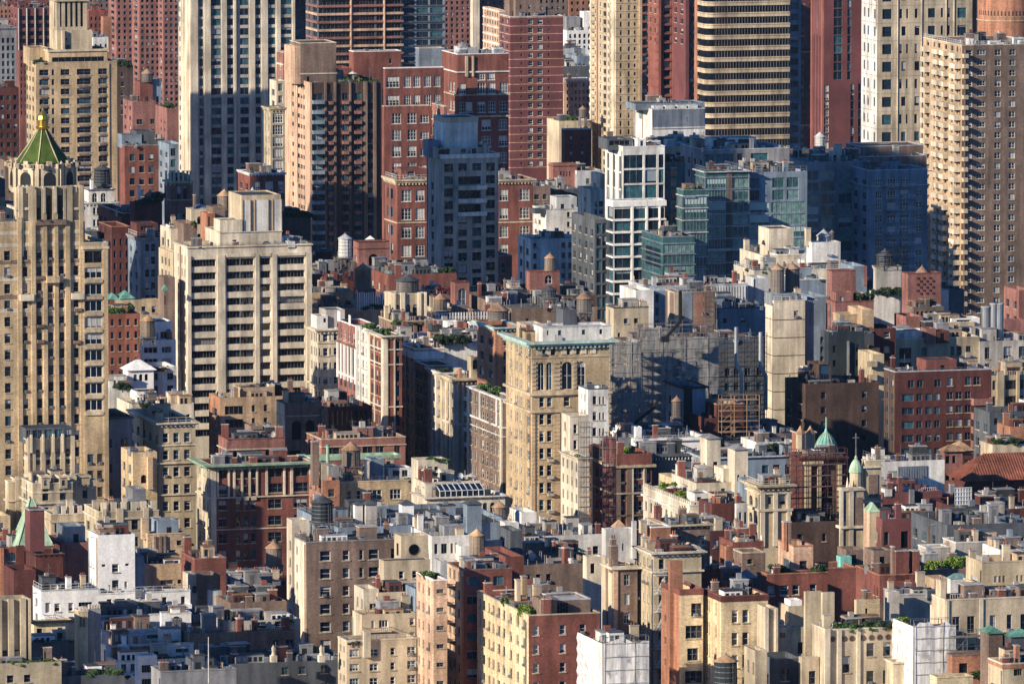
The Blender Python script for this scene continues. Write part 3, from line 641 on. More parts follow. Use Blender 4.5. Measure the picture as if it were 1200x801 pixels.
def greenery(m, px0, px1, fy, n, hpx, mat, short, kind='shrub', seed=0, z=None, spread=1.6):
    """row of n plants on mass m between photo x px0..px1"""
    rnd = random.Random(seed+int(px0)); u = m.D/FPX; nm = {'leaf': 'green', 'leafdark': 'dark green', 'leafbright': 'yellow green', 'leafred': 'dark red'}[mat]
    word = 'tree' if kind == 'tree' else 'shrub'
    for i in range(n):
        px = px0+(px1-px0)*(i+.5)/n; y = m.d*fy+rnd.uniform(-.8, .8); y = min(max(y, .6), m.d-.6) if fy > 0 else y; Xa, Ya = m.b.world(m.x, m.y+y); x = min(max(along(Vector((Xa, Ya, m.zr)), m.b.ux, m.b.uy, px), .6), max(.7, m.w-.6)); X, Y = m.b.world(m.x+x, m.y+y)
        h = hpx*u*rnd.uniform(.7, 1.15); wd = max(h*.8, (px1-px0)*u/n*spread)*rnd.uniform(.8, 1.2)
        (tree if kind == 'tree' else shrub)(X, Y, m.zr if z is None else z, wd, h, mat, f"{nm} {'leafy roof tree' if kind=='tree' else 'potted shrub'} on {short}", f"{nm} {word}s on {short}"[:80], i+seed)
# ------------------------------------------------------------------ more building pieces
def lp(b, px, py, D):
    p = P(px, py, D); x, y = b.loc(p.x, p.y); return x, y, p.z
def spire(b, px, yb, yt, D, wpx, n, mat, name='roof', ribs=None, prof=None, rot=0, finial=None, top=.02, squash=1):
    """pyramid, cone or dome (prof: list of (height share, radius share)) on foot yb"""
    x, y, z = lp(b, px, yb, D); u = D/FPX; r = wpx*u/2; h = (yb-yt)*u; g = MB()
    prof = prof or [(0, 1), (1, top)]
    for (h0, r0), (h1, r1) in zip(prof, prof[1:]):
        for k in range(n):
            a, c = rot+2*math.pi*k/n, rot+2*math.pi*(k+1)/n; f = lambda hh, rr, t: (r*rr*math.cos(t), r*rr*math.sin(t)*squash, hh*h)
            g.face([f(h0,r0,a), f(h0,r0,c), f(h1,r1,c), f(h1,r1,a)], mat)
    o = g.build(name, b.e, (x, y, z))
    if ribs:
        for k in range(n):
            g = MB(); a = rot+2*math.pi*k/n
            for (h0, r0), (h1, r1) in zip(prof, prof[1:]): g.bar((r*r0*1.01*math.cos(a), r*r0*1.01*math.sin(a)*squash, h0*h), (r*r1*1.01*math.cos(a), r*r1*1.01*math.sin(a)*squash, h1*h), .16, ribs)
            g.build('roof_rib', o)
    if finial: g = MB(); g.bar((0,0,h*.98), (0,0,h+finial*u), .22, 'steel' if mat != 'aqua' else 'palecopper'); g.cyl(0,0,h*.99,h+finial*u*.3,.35,.1,mat,8); g.build('finial', o)
    return o
DOME = [(0,1),(.12,.985),(.3,.92),(.5,.79),(.68,.61),(.82,.42),(.93,.22),(1,.06)]
def hip(m, h, mat, over=.5, ridge=.4, name='roof', z=None):
    """hipped roof over mass m, h metres high"""
    X, Y, W, D = m.x-over, m.y-over, m.w+2*over, m.d+2*over; z0 = m.zt+.02 if z is None else z; k = min(W, D)/2
    a = [(X,Y,z0),(X+W,Y,z0),(X+W,Y+D,z0),(X,Y+D,z0)]
    if W > D: r = [(X+k,Y+D/2,z0+h),(X+W-k,Y+D/2,z0+h)]; F = [[a[0],a[1],r[1],r[0]],[a[2],a[3],r[0],r[1]],[a[1],a[2],r[1]],[a[3],a[0],r[0]]]
    else: r = [(X+W/2,Y+k,z0+h),(X+W/2,Y+D-k,z0+h)]; F = [[a[0],a[1],r[0]],[a[1],a[2],r[1],r[0]],[a[2],a[3],r[1]],[a[3],a[0],r[0],r[1]]]
    g = MB()
    for f in F: g.face(f, mat)
    g.face(a[::-1], mat); return g.build(name, m.b.e)
def louvers(m, x0, x1, y0, y1, mat='zinc', n=14, side=0, vert=True):
    """panel of metal fins on a wall, joined as one piece"""
    g = MB(); z1, z0 = m.z(y0), m.z(y1); a, c = (m.lx(x0), m.lx(x1)) if side else (m.fx(x0), m.fx(x1)); a, c = sorted((a, c))
    for k in range(n):
        if vert: p, q, r, s = a+(c-a)*k/n, a+(c-a)*(k+.55)/n, z0, z1
        else: p, q, r, s = a, c, z0+(z1-z0)*k/n, z0+(z1-z0)*(k+.5)/n
        if side: g.box(m.x-.2, m.x-.01, m.y+p, m.y+q, r, s, mat)
        else: g.box(m.x+p, m.x+q, m.y-.2, m.y-.01, r, s, mat)
    return g.build('louvre_panel', m.b.e)
def merlons(m, n, h=.9, wfr=.55, mat=None, side=2):
    for s in (0, 1) if side == 2 else (side,):
        k = n if s == 0 else max(2, int(n*m.d/m.w)); L = m.w if s == 0 else m.d
        g = MB(); 
        for i in range(k):
            a = L*(i+.5-wfr/2)/k; c = a+L*wfr/k
            if s: g.box(m.x-.05, m.x+.4, m.y+a, m.y+c, m.zt+.003, m.zt+h, mat or m.mat)
            else: g.box(m.x+a, m.x+c, m.y-.05, m.y+.4, m.zt+.003, m.zt+h, mat or m.mat)
        tag(g.build('battlements', m.b.e), None, None, kind='stuff')
def scaffold(name, label, px0, px1, y0, y1, D, dep=2.2, net=None, lift=2.0, bay=2.4, th=None, side=None, mat='steel', cat='scaffold', deck=True, group=None):
    """tube scaffold standing px0..px1 wide from photo height y0 down to y1, hung with netting"""
    b = Bld(name, label, '', px0, D, cat, group); C = P(px0, y0, D); x, y = b.loc(C.x, C.y); W = along(C, b.ux, b.uy, px1); z1 = C.z; z0 = 0.0 if y1 is None else P(px0, y1, D).z
    n = max(2, round(W/bay)); L = max(1, round((z1-z0)/lift)); Ds = [0, dep]
    g = MB()
    for i in range(n+1):
        for d in Ds: g.box(x+W*i/n-.05, x+W*i/n+.05, y-dep+d-.05, y-dep+d+.05, z0, z1+1, mat)
    g.build('standards', b.e)['kind'] = 'stuff'
    g = MB()
    for j in range(L+1):
        z = z0+(z1-z0)*j/L
        for d in Ds: g.box(x, x+W, y-dep+d-.04, y-dep+d+.04, z-.04, z+.04, mat); g.box(x, x+W, y-dep+d-.03, y-dep+d+.03, z+.95, z+1.01, mat)
        for i in range(n+1): g.box(x+W*i/n-.03, x+W*i/n+.03, y-dep, y, z-.1, z-.05, mat)
        if deck: g.box(x+.05, x+W-.05, y-dep+.1, y-.1, z-.05, z-.001, 'wood')
    for i in range(0, n, 3):
        for j in range(L): g.bar((x+W*i/n, y-dep-.06, z0+(z1-z0)*j/L), (x+W*(i+1)/n, y-dep-.06, z0+(z1-z0)*(j+1)/L), .06, mat)
    g.build('ledgers', b.e)['kind'] = 'stuff'
    if net:
        g = MB()
        for j in range(L+1): z = z0+(z1-z0)*j/L; g.box(x-.1, x+W+.1, y-dep-.46, y-dep-.4, z-.02, z+.03, 'concrete')
        for i in range(0, n+1, 2): g.box(x+W*i/n-.025, x+W*i/n+.025, y-dep-.46, y-dep-.4, z0, z1+.6, 'concrete')
        g.build('outer_poles', b.e)['kind'] = 'stuff'
        rnd = random.Random(int(px0)); k = max(2, round(W/3.2))
        for i in range(k):
            g = MB(); a, c = x+W*i/k, x+W*(i+1)/k; R_ = max(3, round((z1-z0)/2.2)); Q = 4
            P_ = lambda q, r: (a+(c-a)*q/Q, y-dep-.22-(.0 if q in (0, Q) else rnd.uniform(.02, .14)), z0+(z1-z0)*r/R_+(rnd.uniform(-.3, 1.0) if r == R_ else 0))
            pts = [[P_(q, r) for q in range(Q+1)] for r in range(R_+1)]
            for r in range(R_):
                for q in range(Q): g.face([pts[r][q], pts[r][q+1], pts[r+1][q+1], pts[r+1][q]], net)
            g.build('net', b.e)
        if side:
            g = MB(); 
            for r in range(12):
                zA, zB = z0+(z1-z0)*r/12, z0+(z1-z0)*(r+1)/12; g.face([(x-.1-.2*(r%2), y+side, zA), (x-.1, y-dep-.2, zA), (x-.1, y-dep-.2, zB), (x-.1-.2*((r+1)%2), y+side, zB)], net)
            g.build('net', b.e)
    return b
def fire_escape(m, x0, x1, y0, dy, n):
    u = m.D/FPX; a, c = m.fx(x0), m.fx(x1); e = MB()
    for j in range(n):
        z = m.z(y0+dy*j); X0, X1 = m.x+a, m.x+c; Y = m.y; g = MB()
        g.box(X0, X1, Y-1.1, Y-.01, z-.08, z, 'paint')
        for h in (.5, 1.0): g.box(X0, X1, Y-1.1, Y-1.05, z+h, z+h+.05, 'paint'); g.box(X0, X0+.05, Y-1.05, Y, z+h, z+h+.05, 'paint'); g.box(X1-.05, X1, Y-1.05, Y, z+h, z+h+.05, 'paint')
        for k in range(9): xx = X0+(X1-X0)*k/8; g.box(xx-.02, xx+.02, Y-1.09, Y-1.06, z, z+1, 'paint')
        g.build('fire_escape_landing', m.b.e)
        if j < n-1: 
            g = MB(); zb = m.z(y0+dy*(j+1)); A, B_ = (X0+.4, X1-.4) if j % 1 == 0 else (X1-.4, X0+.4)
            for o in (-.9, -.35): g.bar((A, Y+o, zb), (B_, Y+o, z), .1, 'paint')
            for k in range(9): t = (k+.5)/9; g.box(A+(B_-A)*t-.12, A+(B_-A)*t+.12, Y-.9, Y-.35, zb+(z-zb)*t-.03, zb+(z-zb)*t, 'paint')
            g.build('fire_escape_stair', m.b.e)
def glasshouse(m, x0, x1, yt, yb, fy=.1, dep=3, n=7):
    """lean-to conservatory, sloping glass roof"""
    b = m.b; a, c = m.x+m.fx(x0), m.x+m.fx(x1); Y = m.y+m.d*fy; D = b.world(a, Y)[1]; z1, zm, z0 = P(600, yt, D+dep).z, P(600, (yt+yb)/2, D).z, P(600, yb, D).z
    g = MB(); R_ = (a+.1, c-.1)
    for i in range(n): p, q = a+(c-a)*i/n, a+(c-a)*(i+1)/n; g.face([(p,Y,zm),(q,Y,zm),(q,Y+dep,z1),(p,Y+dep,z1)],'pane'); g.face([(p,Y,z0),(q,Y,z0),(q,Y,zm),(p,Y,zm)],'pane')
    g.face([(a,Y+dep,z0),(a,Y,z0),(a,Y,zm),(a,Y+dep,z1)],'pane'); o = g.build('conservatory_glass', b.e); g = MB()
    for i in range(n+1): p = a+(c-a)*i/n; g.bar((p,Y-.04,zm),(p,Y+dep,z1+.04),.14,'paint'); g.bar((p,Y-.04,z0),(p,Y-.04,zm),.12,'paint')
    for z, y in ((zm, Y-.05), (z1+.03, Y+dep), (z0+.1, Y-.05)): g.box(a, c, y-.07, y+.07, z-.07, z+.07, 'paint')
    g.build('glazing_bars', b.e)
# ------------------------------------------------------------------ ground and streets
g = MB(); g.face([(-9000, -3000, 0), (9000, -3000, 0), (9000, 16000, 0), (-9000, 16000, 0)], 'asphalt')
tag(g.build('ground'), None, None, kind='structure')
def gp(x, y):  # street grid coordinates (metres) to the world, origin near the tan corner block
    ox, oy = 0, 1700; return (ox+x*UX+y*VX, oy+x*UY+y*VY)
def strip(name, x0, x1, y0, y1, z, mat, thick=0):
    g = MB(); A = [gp(x0,y0), gp(x1,y0), gp(x1,y1), gp(x0,y1)]
    g.face([(*a, z) for a in A], mat)
    if thick:
        for k in range(4): a, b = A[k], A[(k+1) % 4]; g.face([(*a, z-thick), (*b, z-thick), (*b, z), (*a, z)], mat)
    return tag(g.build(name), None, None, kind='structure')
for j in range(-5, 16):
    for i in range(-3, 3):
        strip('pavement', -175+i*260+.5, 62+i*260, j*80+8, j*80+74, .14, 'paving', .14)
for i in range(-3, 4):
    for j in range(-5, 16):
        for k in range(6): strip('lane_marking', -187.1+i*260, -186.9+i*260, j*80+k*13, j*80+k*13+6, .004, 'paint') if -1 <= i <= 1 else None
# ================================================================== far band
b = Bld('apartment_tower', 'pair of tall brown brick towers with lit orange edges, upper left', 'the far brown twin towers', 136, 3300)
b.mass(127, 136, 155, -60, 3320, 'rose', F=[(RG(138,154,3,3), -8, 7.2, 4, 24, 'pl')], L=[(1, -8, 7.2, 4, 24, 'pl')], dep=12)
b.mass(154, 163, 187, -60, 3290, 'rose', F=[(RG(165,186,4,3.4), -8, 7.2, 4, 24, 'pl')], L=[(1, -8, 7.2, 4, 24, 'pl')])
b.mass(185, 191, 215, -60, 3270, 'rose', F=[(RG(193,214,4,3.4), -8, 7.2, 4, 24, 'pl')], L=[(1, -8, 7.2, 4, 24, 'pl')])
b.done()
b = Bld('housing_block', 'low dark red block with long open floors and white posts, top left corner', 'the far red open floored block', 20, 3350)
m = b.mass(12, 20, 62, 10, 3350, 'maroon', F=[(RG(22,60,4,8.5), 19, 9, 5.5, 5, 'rib2')], cope='rose'); m.piers(RG(21,61,5,.8), 10, 60, .6, 'paint')
clutter(m, 'the far red open floored block', 1, 'vent_pipe:3 air_conditioner:3'); b.done()
b = Bld('housing_block', 'far orange brick block with small windows lit by sun, top left corner', 'the far orange corner block', 4, 3450)
b.mass(-8, 0, 19, 8, 3450, 'orange', F=[(RG(1,18,4,2.5), 12, 6, 3.4, 4, 'pl')]); b.done()
b = Bld('apartment_block', 'dark grey shaded block at left edge behind the green dome', 'the grey left edge block', 2, 2900)
m = b.mass(None, -12, 19, 33, 2900, 'grey', F=[(RG(2,17,3,3.4), 45, 9, 6, 7, 'blue1')]); m.blk(-4, 12, 30, d=4); m.cornice(3, .5); b.done()
b = Bld('apartment_block', 'dark red brick block at left edge beside the tan tower', 'the dark red left edge block', 3, 2600)
m = b.mass(-10, -4, 22, 103, 2600, 'darkred', F=[(RG(0,20,3,4.5), 112, 11, 6, 12, 'pl')]); clutter(m, b.short, 2, 'vent_pipe:3 chimney:1 air_conditioner:2'); b.done()
b = Bld('row_house', 'small red brick house between tan tower and left edge block', 'the small red house', 24, 3000)
b.mass(20, 23, 36, 60, 3000, 'red', F=[(3, 66, 8, 5, 9, 'pl')]); b.done()
b = Bld('apartment_block', 'red brick block behind the stepped crown of the tan tower', 'the red block behind the tan crown', 104, 3300)
m = b.mass(100, 104, 126, 13, 3300, 'red', F=[(RG(106,124,4,2.6), 20, 8, 4.5, 6, 'pl')], cope='redpaint'); b.mass(118, 121, 131, 20, 3200, 'orange'); clutter(m, b.short, 5, 'air_conditioner:2 vent_pipe:2'); b.done()
b = Bld('apartment_block', 'low cream roofed building with rooftop machines right of the tan crown', 'the low cream machine roof', 108, 3000)
m = b.mass(104, 109, 127, 44, 3000, 'offwhite', F=[(3, 52, 9, 5, 5, 'pl')]); clutter(m, b.short, 6, 'cooling_unit:3 exhaust_fan:2'); b.done()
b = Bld('roof_garden_house', 'dark green planted terrace house behind the tan tower', 'the planted terrace house', 130, 2900, cat='building')
m = b.mass(None, 124, 156, 78, 2900, 'darkbrown'); greenery(m, 128, 154, .3, 6, 12, 'leafdark', b.short, 'tree', 3); greenery(m, 128, 154, .05, 7, 8, 'leafdark', b.short, 'tree', 8); b.done()

# tan tower with the slotted crown
b = Bld('apartment_tower', 'tan brick tower with slotted stepped crown behind the green tiled roof', 'the tan crowned tower', 44, 2400)
rows = [(44, 46, 57), (60.5, 63.5, 0), (71, 81, 0), (90, 106, 0), (115, 125, 0)]
F = [('46-57 71-81.5 90-106.5 115-125.5', 82, 11.35, 7, 13, 'dh2'), ('60.5-63.5', 82, 11.35, 7, 13, 'pl')]
m = b.mass(30, 42, 137, 74, 2400, 'buff', F=F, L=[('30.5-32.5 33.8-35.8 37.5-39.5', 80, 11.35, 6, 13, 'pl')], cope='sand', dep=20)
for y in range(13): m.piers([(47, 55), (92, 104), (116, 124)], 90.5+11.35*y, 92.6+11.35*y, .3, 'brown', name='air_conditioner')
m.piers('126.5-128', 76, 250, .25)
p = m.blk(57, 126, 59, fy=.12, d=14, F=[('61-122', 67.5, 1, 7, 1, 'rib8')]); p.band(58.5, 2.5, .4, 'sand')
q = m.blk(34.5, 56, 56, fy=.5, d=8); 
q = m.blk(67, 108, 36, fy=.35, d=10, mat='sand', F=[('77-79', 45, 1, 3, 1, 'pl'), ('77-82', 53, 1, 6, 1, 'pl')])
q.piers('92-103', 38, 60, -.02); q.piers('72-75', 36, 59, .9)
r = m.blk(66, 102, -30, fy=.5, d=9, mat='sand', F=[('70-72 76-79 82-85 88-91 94-97', 2, 1, 30, 1, 'dark')], L=[('63.5-64.5', 2, 1, 30, 1, 'dark')]); r.band(0, 2, .6, 'limestone')
greenery(m, 36, 56, .15, 3, 7, 'leafdark', b.short); b.done()

# red brick houses between
b = Bld('apartment_block', 'red brick block with square stair tower carrying a rusty tank, left of white tower', 'the red block with stair tower', 150, 2750)
m = b.mass(144, 155, 183, 119, 2750, 'rose', F=[('160-167', 140, 12, 6, 5, 'dh2'), ('176-181', 140, 12, 6, 5, 'dh2')], L=[(2, 125, 12, 5, 4, 'pl')], dep=22)
m2 = b.mass(182, 196, 209, 127, 2700, 'rose', L=[('188-189.5 192-193.5', 142, 9, 4, 3, 'pl')], dep=20)
q = m.blk(164, 179, 96, fy=.3, d=7, mat='red'); m.blk(179, 189, 93, fy=.35, d=5, mat='bluegrey'); m.rail()
greenery(m2, 189, 207, .3, 4, 6, 'leafdark', b.short); greenery(m2, 189, 207, .6, 3, 8, 'leaf', b.short, seed=5); b.done()
water_tower(172.5, 96, 2756, 13, 10, 0, 'old', 'small tank with rusty cone on square red stair tower')
b = Bld('apartment_block', 'long red brick block with teal flashed roof, left foot of the white tower', 'the teal roofed red block', 146, 2600)
m = b.mass(140, 146, 199, 171, 2600, 'red', F=[('152-158 163-169 174-180', 181, 14, 8, 4, 'pls'), ('198-206', 174, 13, 10, 4, 'blue')], cope='membrane')
m2 = b.mass(None, 198, 214, 169, 2590, 'bluegrey', F=[('200-206', 174, 13, 9, 3, 'blue')])
m.blk(143, 166, 158, mat='bluegrey', fy=.5, d=6); m.blk(160, 182, 154, mat='darkgrey', fy=.55, d=8); clutter(m, b.short, 9, 'air_conditioner:5 exhaust_fan:3 vent_pipe:3 duct:3'); b.done()

# great white piered tower
b = Bld('apartment_tower', 'tall cream tower with continuous white piers and teal windows, half in shade', 'the tall white piered tower', 222, 2550)
F = [('233-237.5', -12, 11.6, 9, 27, 'blue1'), ('247-258.5 281-291', -12, 11.6, 8, 27, 'blue'), ('265.5-273', -12, 11.6, 8, 27, 'blue1'),
     ('299-305 314-322.5', -12, 11.6, 8, 27, 'blue1'), ('329-341.5', -12, 11.6, 8, 27, 'blue')]
m = b.mass(208.5, 222, 345, -80, 2550, 'concrete', lm='cream', F=F, L=[('209.5-211', -12, 11.6, 6, 27, 'pl')], dep=30)
m.piers('222.5-231 238.5-246 259-265 273.5-276 292-298 306-313 323-328 342-345', -80, 330, .55, 'cream')
m.piers('214-216 219.5-221', -80, 330, .5, 'cream', side=1)
b.mass(None, 345, 358, -80, 2570, 'darkgrey', F=[('347-356', -12, 11.6, 8, 27, 'blue')], dep=18)
b.done()

# pink banded dark tower
b = Bld('apartment_tower', 'wide dark glass tower with thin pink floor bands and balconies, top centre left', 'the pink banded tower', 372, 3000)
m = b.mass(357, 373, 470, -80, 3000, 'darkgrey', F=[('373.5-410', -9, 9.37, 6.2, 16, 'rib8'), ('411.5-439', -9, 9.37, 6.2, 16, 'rib8'), ('441-470', -9, 9.37, 6.2, 16, 'rib8')], L=[('361-363 366-371', -9, 9.37, 6.2, 16, 'rib2')])
for j in range(15): m.band(-2.9+9.37*j, 2.6, .7, 'rose' if j % 2 else 'peach', 'floor_band')
m.piers('410-411.2 449-450.2', -80, 140, 1.0, 'peach')
m2 = b.mass(None, 470, 521, -80, 3010, 'bluegrey', F=[('472-486 488-502 504-519', -9, 9.37, 6.5, 16, 'blue')]); 
for j in range(15): m2.band(-2.9+9.37*j, 1.6, .4, 'darkgrey', 'floor_band')
b.done()
b = Bld('apartment_tower', 'far red brick tower with dense small windows and one cream lit corner, top centre', 'the far red dense tower', 522, 3400)
b.mass(None, 520, 552, -60, 3400, 'rose', F=[(RG(522,550,5,3), -5, 6.6, 4, 11, 'pl')]); b.mass(551, 554, 562, -60, 3380, 'cream', dep=10)
b.mass(None, 562, 590, -60, 3420, 'rose', F=[(RG(564,588,4,3), -5, 6.6, 4, 11, 'pl')]); b.done()

b = Bld('apartment_tower', 'broad plum brick slab tower ruled by thin white floor lines, top centre', 'the plum slab tower', 597, 2850)
m1 = b.mass(566, 585, 592, 12, 2880, 'peach', L=[('567.5-569 570.8-572.2 573.5-575 576.5-578 579.5-581 582-583.5', 16, 9.6, 5, 19, 'pl')], dep=22)
m = b.mass(586, 598, 660, 20, 2850, 'maroon', F=[('619-624.5 630-636', 23.5, 9.75, 5.6, 18, 'dhw'), ('610-612.3 642-644.5', 24.5, 9.75, 3, 18, 'pl')], L=[('588-590 593-595', 24, 9.75, 5, 18, 'pl')], cope='offwhite', par=.6)
for j in range(19): m.band(20.8+9.75*j, .7, .1, 'peach', 'floor_line'); m1.band(13+9.6*j, 1.6, .12, 'offwhite', 'floor_line')
q = m.blk(604, 631, -6, mat='brown', fy=.3, d=9, F=[('609-612 619-622', 6, 9, 5, 2, 'pl')]); m.blk(597, 607, 0, mat='brown', fy=.5, d=6)
clutter(m, b.short, 4, 'vent_pipe:6 air_conditioner:6 antenna:2'); b.done()
b = Bld('apartment_block', 'far brown block between plum slab and yellow tower, top edge', 'the far brown block', 634, 3300)
b.mass(None, 630, 666, -20, 3300, 'brown', F=[(RG(633,662,5,3), -8, 8, 4, 5, 'pl')]); b.done()
b = Bld('apartment_block', 'far sunlit orange brick block at top edge left of yellow tower', 'the far orange block', 667, 3350)
b.mass(664, 667, 694, -20, 3350, 'orange', F=[(RG(669,692,4,3), -6, 8, 4, 4, 'pl')]); b.done()
b = Bld('loft_building', 'white roofed loft with arched dark windows in gap beside yellow tower', 'the white loft in the gap', 664, 3100)
m = b.mass(659, 664, 694, 36, 3100, 'white', F=[(RG(667,692,5,3), 40, 7, 5, 3, 'ar')], roof='silver'); m.blk(684, 694, 14, mat='white', d=5); m.blk(664, 680, 20, mat='grey', fy=.4, d=5); clutter(m, b.short, 12, 'cooling_unit:3 air_conditioner:4'); b.done()
b = Bld('warehouse', 'pale grey boxy warehouse under white loft in gap beside yellow tower', 'the pale grey warehouse', 661, 2980)
m = b.mass(None, 658, 686, 57, 2980, 'silver'); m = b.mass(None, 660, 676, 68, 2960, 'darkgrey'); b.mass(None, 676, 694, 66, 2955, 'bluegrey'); m=b.mass(None, 659, 693, 78, 2940, 'darkgrey', roof='membrane'); clutter(m, b.short, 13, 'vent_pipe:3 skylight:2'); b.done()
b = Bld('tenement', 'pink brick tenement with white cornice in the gap left of yellow tower', 'the pink tenement', 661, 2880)
m = b.mass(656, 661, 692, 93, 2880, 'peach', F=[(RG(664,690,6,2.6), 98, 8, 4.5, 9, 'pl')], cope='white'); m.cornice(4, .5, 'white'); clutter(m, b.short, 3, 'chimney:2 vent_pipe:2'); b.done()
b = Bld('apartment_block', 'dark brick block with pale parapet at foot of yellow tower', 'the dark parapet block', 662, 2650)
m = b.mass(658, 662, 693, 152, 2650, 'darkred', F=[('668-671 681-684', 160, 9, 5, 6, 'pl')], cope='silver', roof='silver'); clutter(m, b.short, 14, 'vent_pipe:3 air_conditioner:2 skylight:1'); b.done()
water_tower(683, 137, 2760, 9, 9, 12, 'old', 'thin legged wooden tank beside the pink tenement')
b = Bld('apartment_block', 'low roof terrace block below the thin legged tank', 'the low terrace block', 661, 2760)
m = b.mass(None, 655, 694, 142, 2760, 'sand', roof='membrane'); greenery(m, 664, 676, .3, 3, 8, 'leaf', b.short); b.done()

# yellow tower
b = Bld('apartment_tower', 'slender yellow tower with sunlit balcony side and dark windowed front', 'the yellow tower', 724, 2750)
m = b.mass(692, 722, 752, -80, 2750, 'buff', lm='sand', F=[('726.5-729 736-738.6', -13, 9.7, 6, 24, 'pl'), ('743-745.3', -12, 9.7, 4, 24, 'dark')],
  L=[('697-698.3 703-704.3 713-714.5', -13, 9.7, 5, 24, 'pl'), ('707-710.5', -13, 9.7, 6, 24, 'rib2')])
m.piers('700-701.2', -80, 260, .25, 'orange', side=1); m.piers('693-694.5 718-721', -80, 260, .5, 'cream', side=1); m.piers('749-752', -80, 260, .5, 'buff')
for j in range(26): m.band(-6.5+9.7*j, 1.0, .15, 'buff', 'floor_line')
m.balconies('716-718.5 695-697', -9, 9.7, 3, 24, 1.3, 'cream', side=1)
b.done()
# red and glass tower
b = Bld('office_tower', 'red framed tower with deep blue glass bays between yellow and striped towers', 'the red framed tower', 770, 2850)
m = b.mass(None, 752, 772, -80, 2900, 'granite', F=[('753-760 762-770', -12, 9.7, 7, 17, 'blue1')], rec=.5)
m = b.mass(760, 771, 803, -80, 2840, 'granite', F=[('778-786', -12, 10.4, 8, 22, 'blue1'), ('792-801', -12, 10.4, 8, 22, 'blue1')], rec=.6)
m.piers('771-774 788-790', -80, 180, .9, 'granite')
m2 = b.mass(None, 803, 820, -80, 2820, 'maroon', F=[('809-814', -12, 10.4, 7, 18, 'blue1')]); m2.piers('803-807', -80, 180, .7, 'maroon')
for j in range(18): m.band(-3+10.4*j, 2.2, .3, 'granite', 'floor_band')
b.mass(814, 817, 824, -80, 2700, 'orange', F=[('818-822', -12, 8, 5, 26, 'pl')], dep=10)
b.done()

# striped office tower with a rounded corner
b = Bld('office_tower', 'black glass office tower with bold cream floor bands and rounded left corner', 'the striped office tower', 838, 2590)
def striped(b):
    C = P(838, -60, 2590); x0, y0 = b.loc(C.x, C.y); u = 2590/FPX; W = along(C, b.ux, b.uy, 926); r = 3.0; dp = 8.5
    pts = []   # outline from back left, round the corner, along the front
    pts.append((x0-r, y0+dp)); pts += [(x0-r*math.cos(a), y0+r-r*math.sin(a)) for a in [math.pi/2*k/8 for k in range(9)]]; pts += [(x0+W, y0), (x0+W, y0+dp)]
    def ring(z0, z1, off, mat, name, cap=True):
        g = MB(); c = (x0+W/2, y0+dp/2); q = [(c[0]+(p[0]-c[0])*(1+off/ (W/2)), c[1]+(p[1]-c[1])*(1+off/(dp/2))) for p in pts]; n = len(q)
        for k in range(n): a, e = q[k], q[(k+1) % n]; g.face([(*a, z0), (*e, z0), (*e, z1), (*a, z1)], mat)
        if cap: g.face([(*p, z1) for p in q], mat); g.face([(*p, z0) for p in q[::-1]], mat)
        return g.build(name, b.e)
    zz = lambda y: P(600, y, 2590).z
    ring(0, zz(-60), -.35, 'panedark', 'glazing')
    for j in range(-4, 14):
        y = 2.2+13.1*j
        ring(zz(y+5.2), zz(y), 0, 'sand', 'floor_band'); ring(zz(y+1.6), zz(y+.8), .12, 'tan', 'ledge')
        if j == 13: break
        g = MB()
        for k in range(26):
            x = x0+W*(k+.5)/26; g.box(x-.06, x+.06, y0-.12+.35, y0+.6, zz(y+13.1), zz(y+5.2), 'steel')
        g.build('mullions', b.e)['kind'] = 'stuff'
striped(b); m = b.mass(None, 925, 939, -60, 2600, 'bluegrey', dep=30, F=[('927-936', -10, 13.1, 8, 14, 'blue')]); b.done()
b = Bld('apartment_tower', 'dark brown brick tower with blue windows right of the striped tower', 'the dark brown tower', 938, 2800)
m = b.mass(None, 937, 956, -60, 2800, 'darkred', F=[('939-943.5 949-953', -6, 9.6, 5, 22, 'blue')])
for y in (60, 146): m.band(y, 2, .3, 'orange')
b.done()
b = Bld('office_tower', 'smooth red granite tower with vertical window slots, upper right', 'the red granite tower', 966, 2545)
m = b.mass(951, 966, 1011, -80, 2545, 'maroon', F=[('977.5-987.5', -10, 10.5, 9.6, 10, 'blue'), ('993.5-998', -10, 10.5, 9.6, 10, 'blue1'), ('965.5-972', 100, 9.5, 8, 8, 'light'), ('997.5-1002 1006.5-1010.5', 99, 10.2, 9.6, 8, 'blue1')],
  L=[('954-955 957.5-958.5 961-962', 43, 12, 11.5, 11, 'dark')])
m.piers('951.5-953 963.5-965.5', -80, 180, .3, 'granite', side=1); b.done()
water_tower(961, 171, 2440, 13, 11, 0, 'white', 'pale tank with cream cone at foot of red granite tower')
# cream hospital tower
b = Bld('hospital_tower', 'cream panelled tower with teal square windows, upper right, behind the balcony tower', 'the cream panelled tower', 1028, 2560)
F = [('1034.5-1045.5', -9.5, 20.6, 12, 10, 'blue1'), ('1057-1062.3 1072.5-1078.5', -9.5, 41.2, 11, 5, 'pl'), ('1054.5-1058 1062.5-1065 1072.5-1076 ', 11.1+.2, 41.2, 11, 5, 'pl'),
     ('1088-1096.5', -9.5, 20.6, 11, 10, 'blue1'), ('1103-1106 1110.5-1114', -9.5, 20.6, 11, 10, 'pl'), ('1122.5-1133', -9.5, 20.6, 12, 10, 'blue1')]
m = b.mass(1010, 1028.5, 1140, -80, 2480, 'sand', lm='offwhite', F=F, L=[('1012.5-1014.5 1017-1019 1024.5-1026.5', -9, 20.6, 11, 10, 'pl')], dep=30)
m.piers('1052.2-1052.8 1080-1081 1109-1109.6 1118-1119', -80, 176, .25, 'cream')
for j in range(10): m.band(6.5+20.6*j, .7, .06, 'concrete', 'panel_joint')
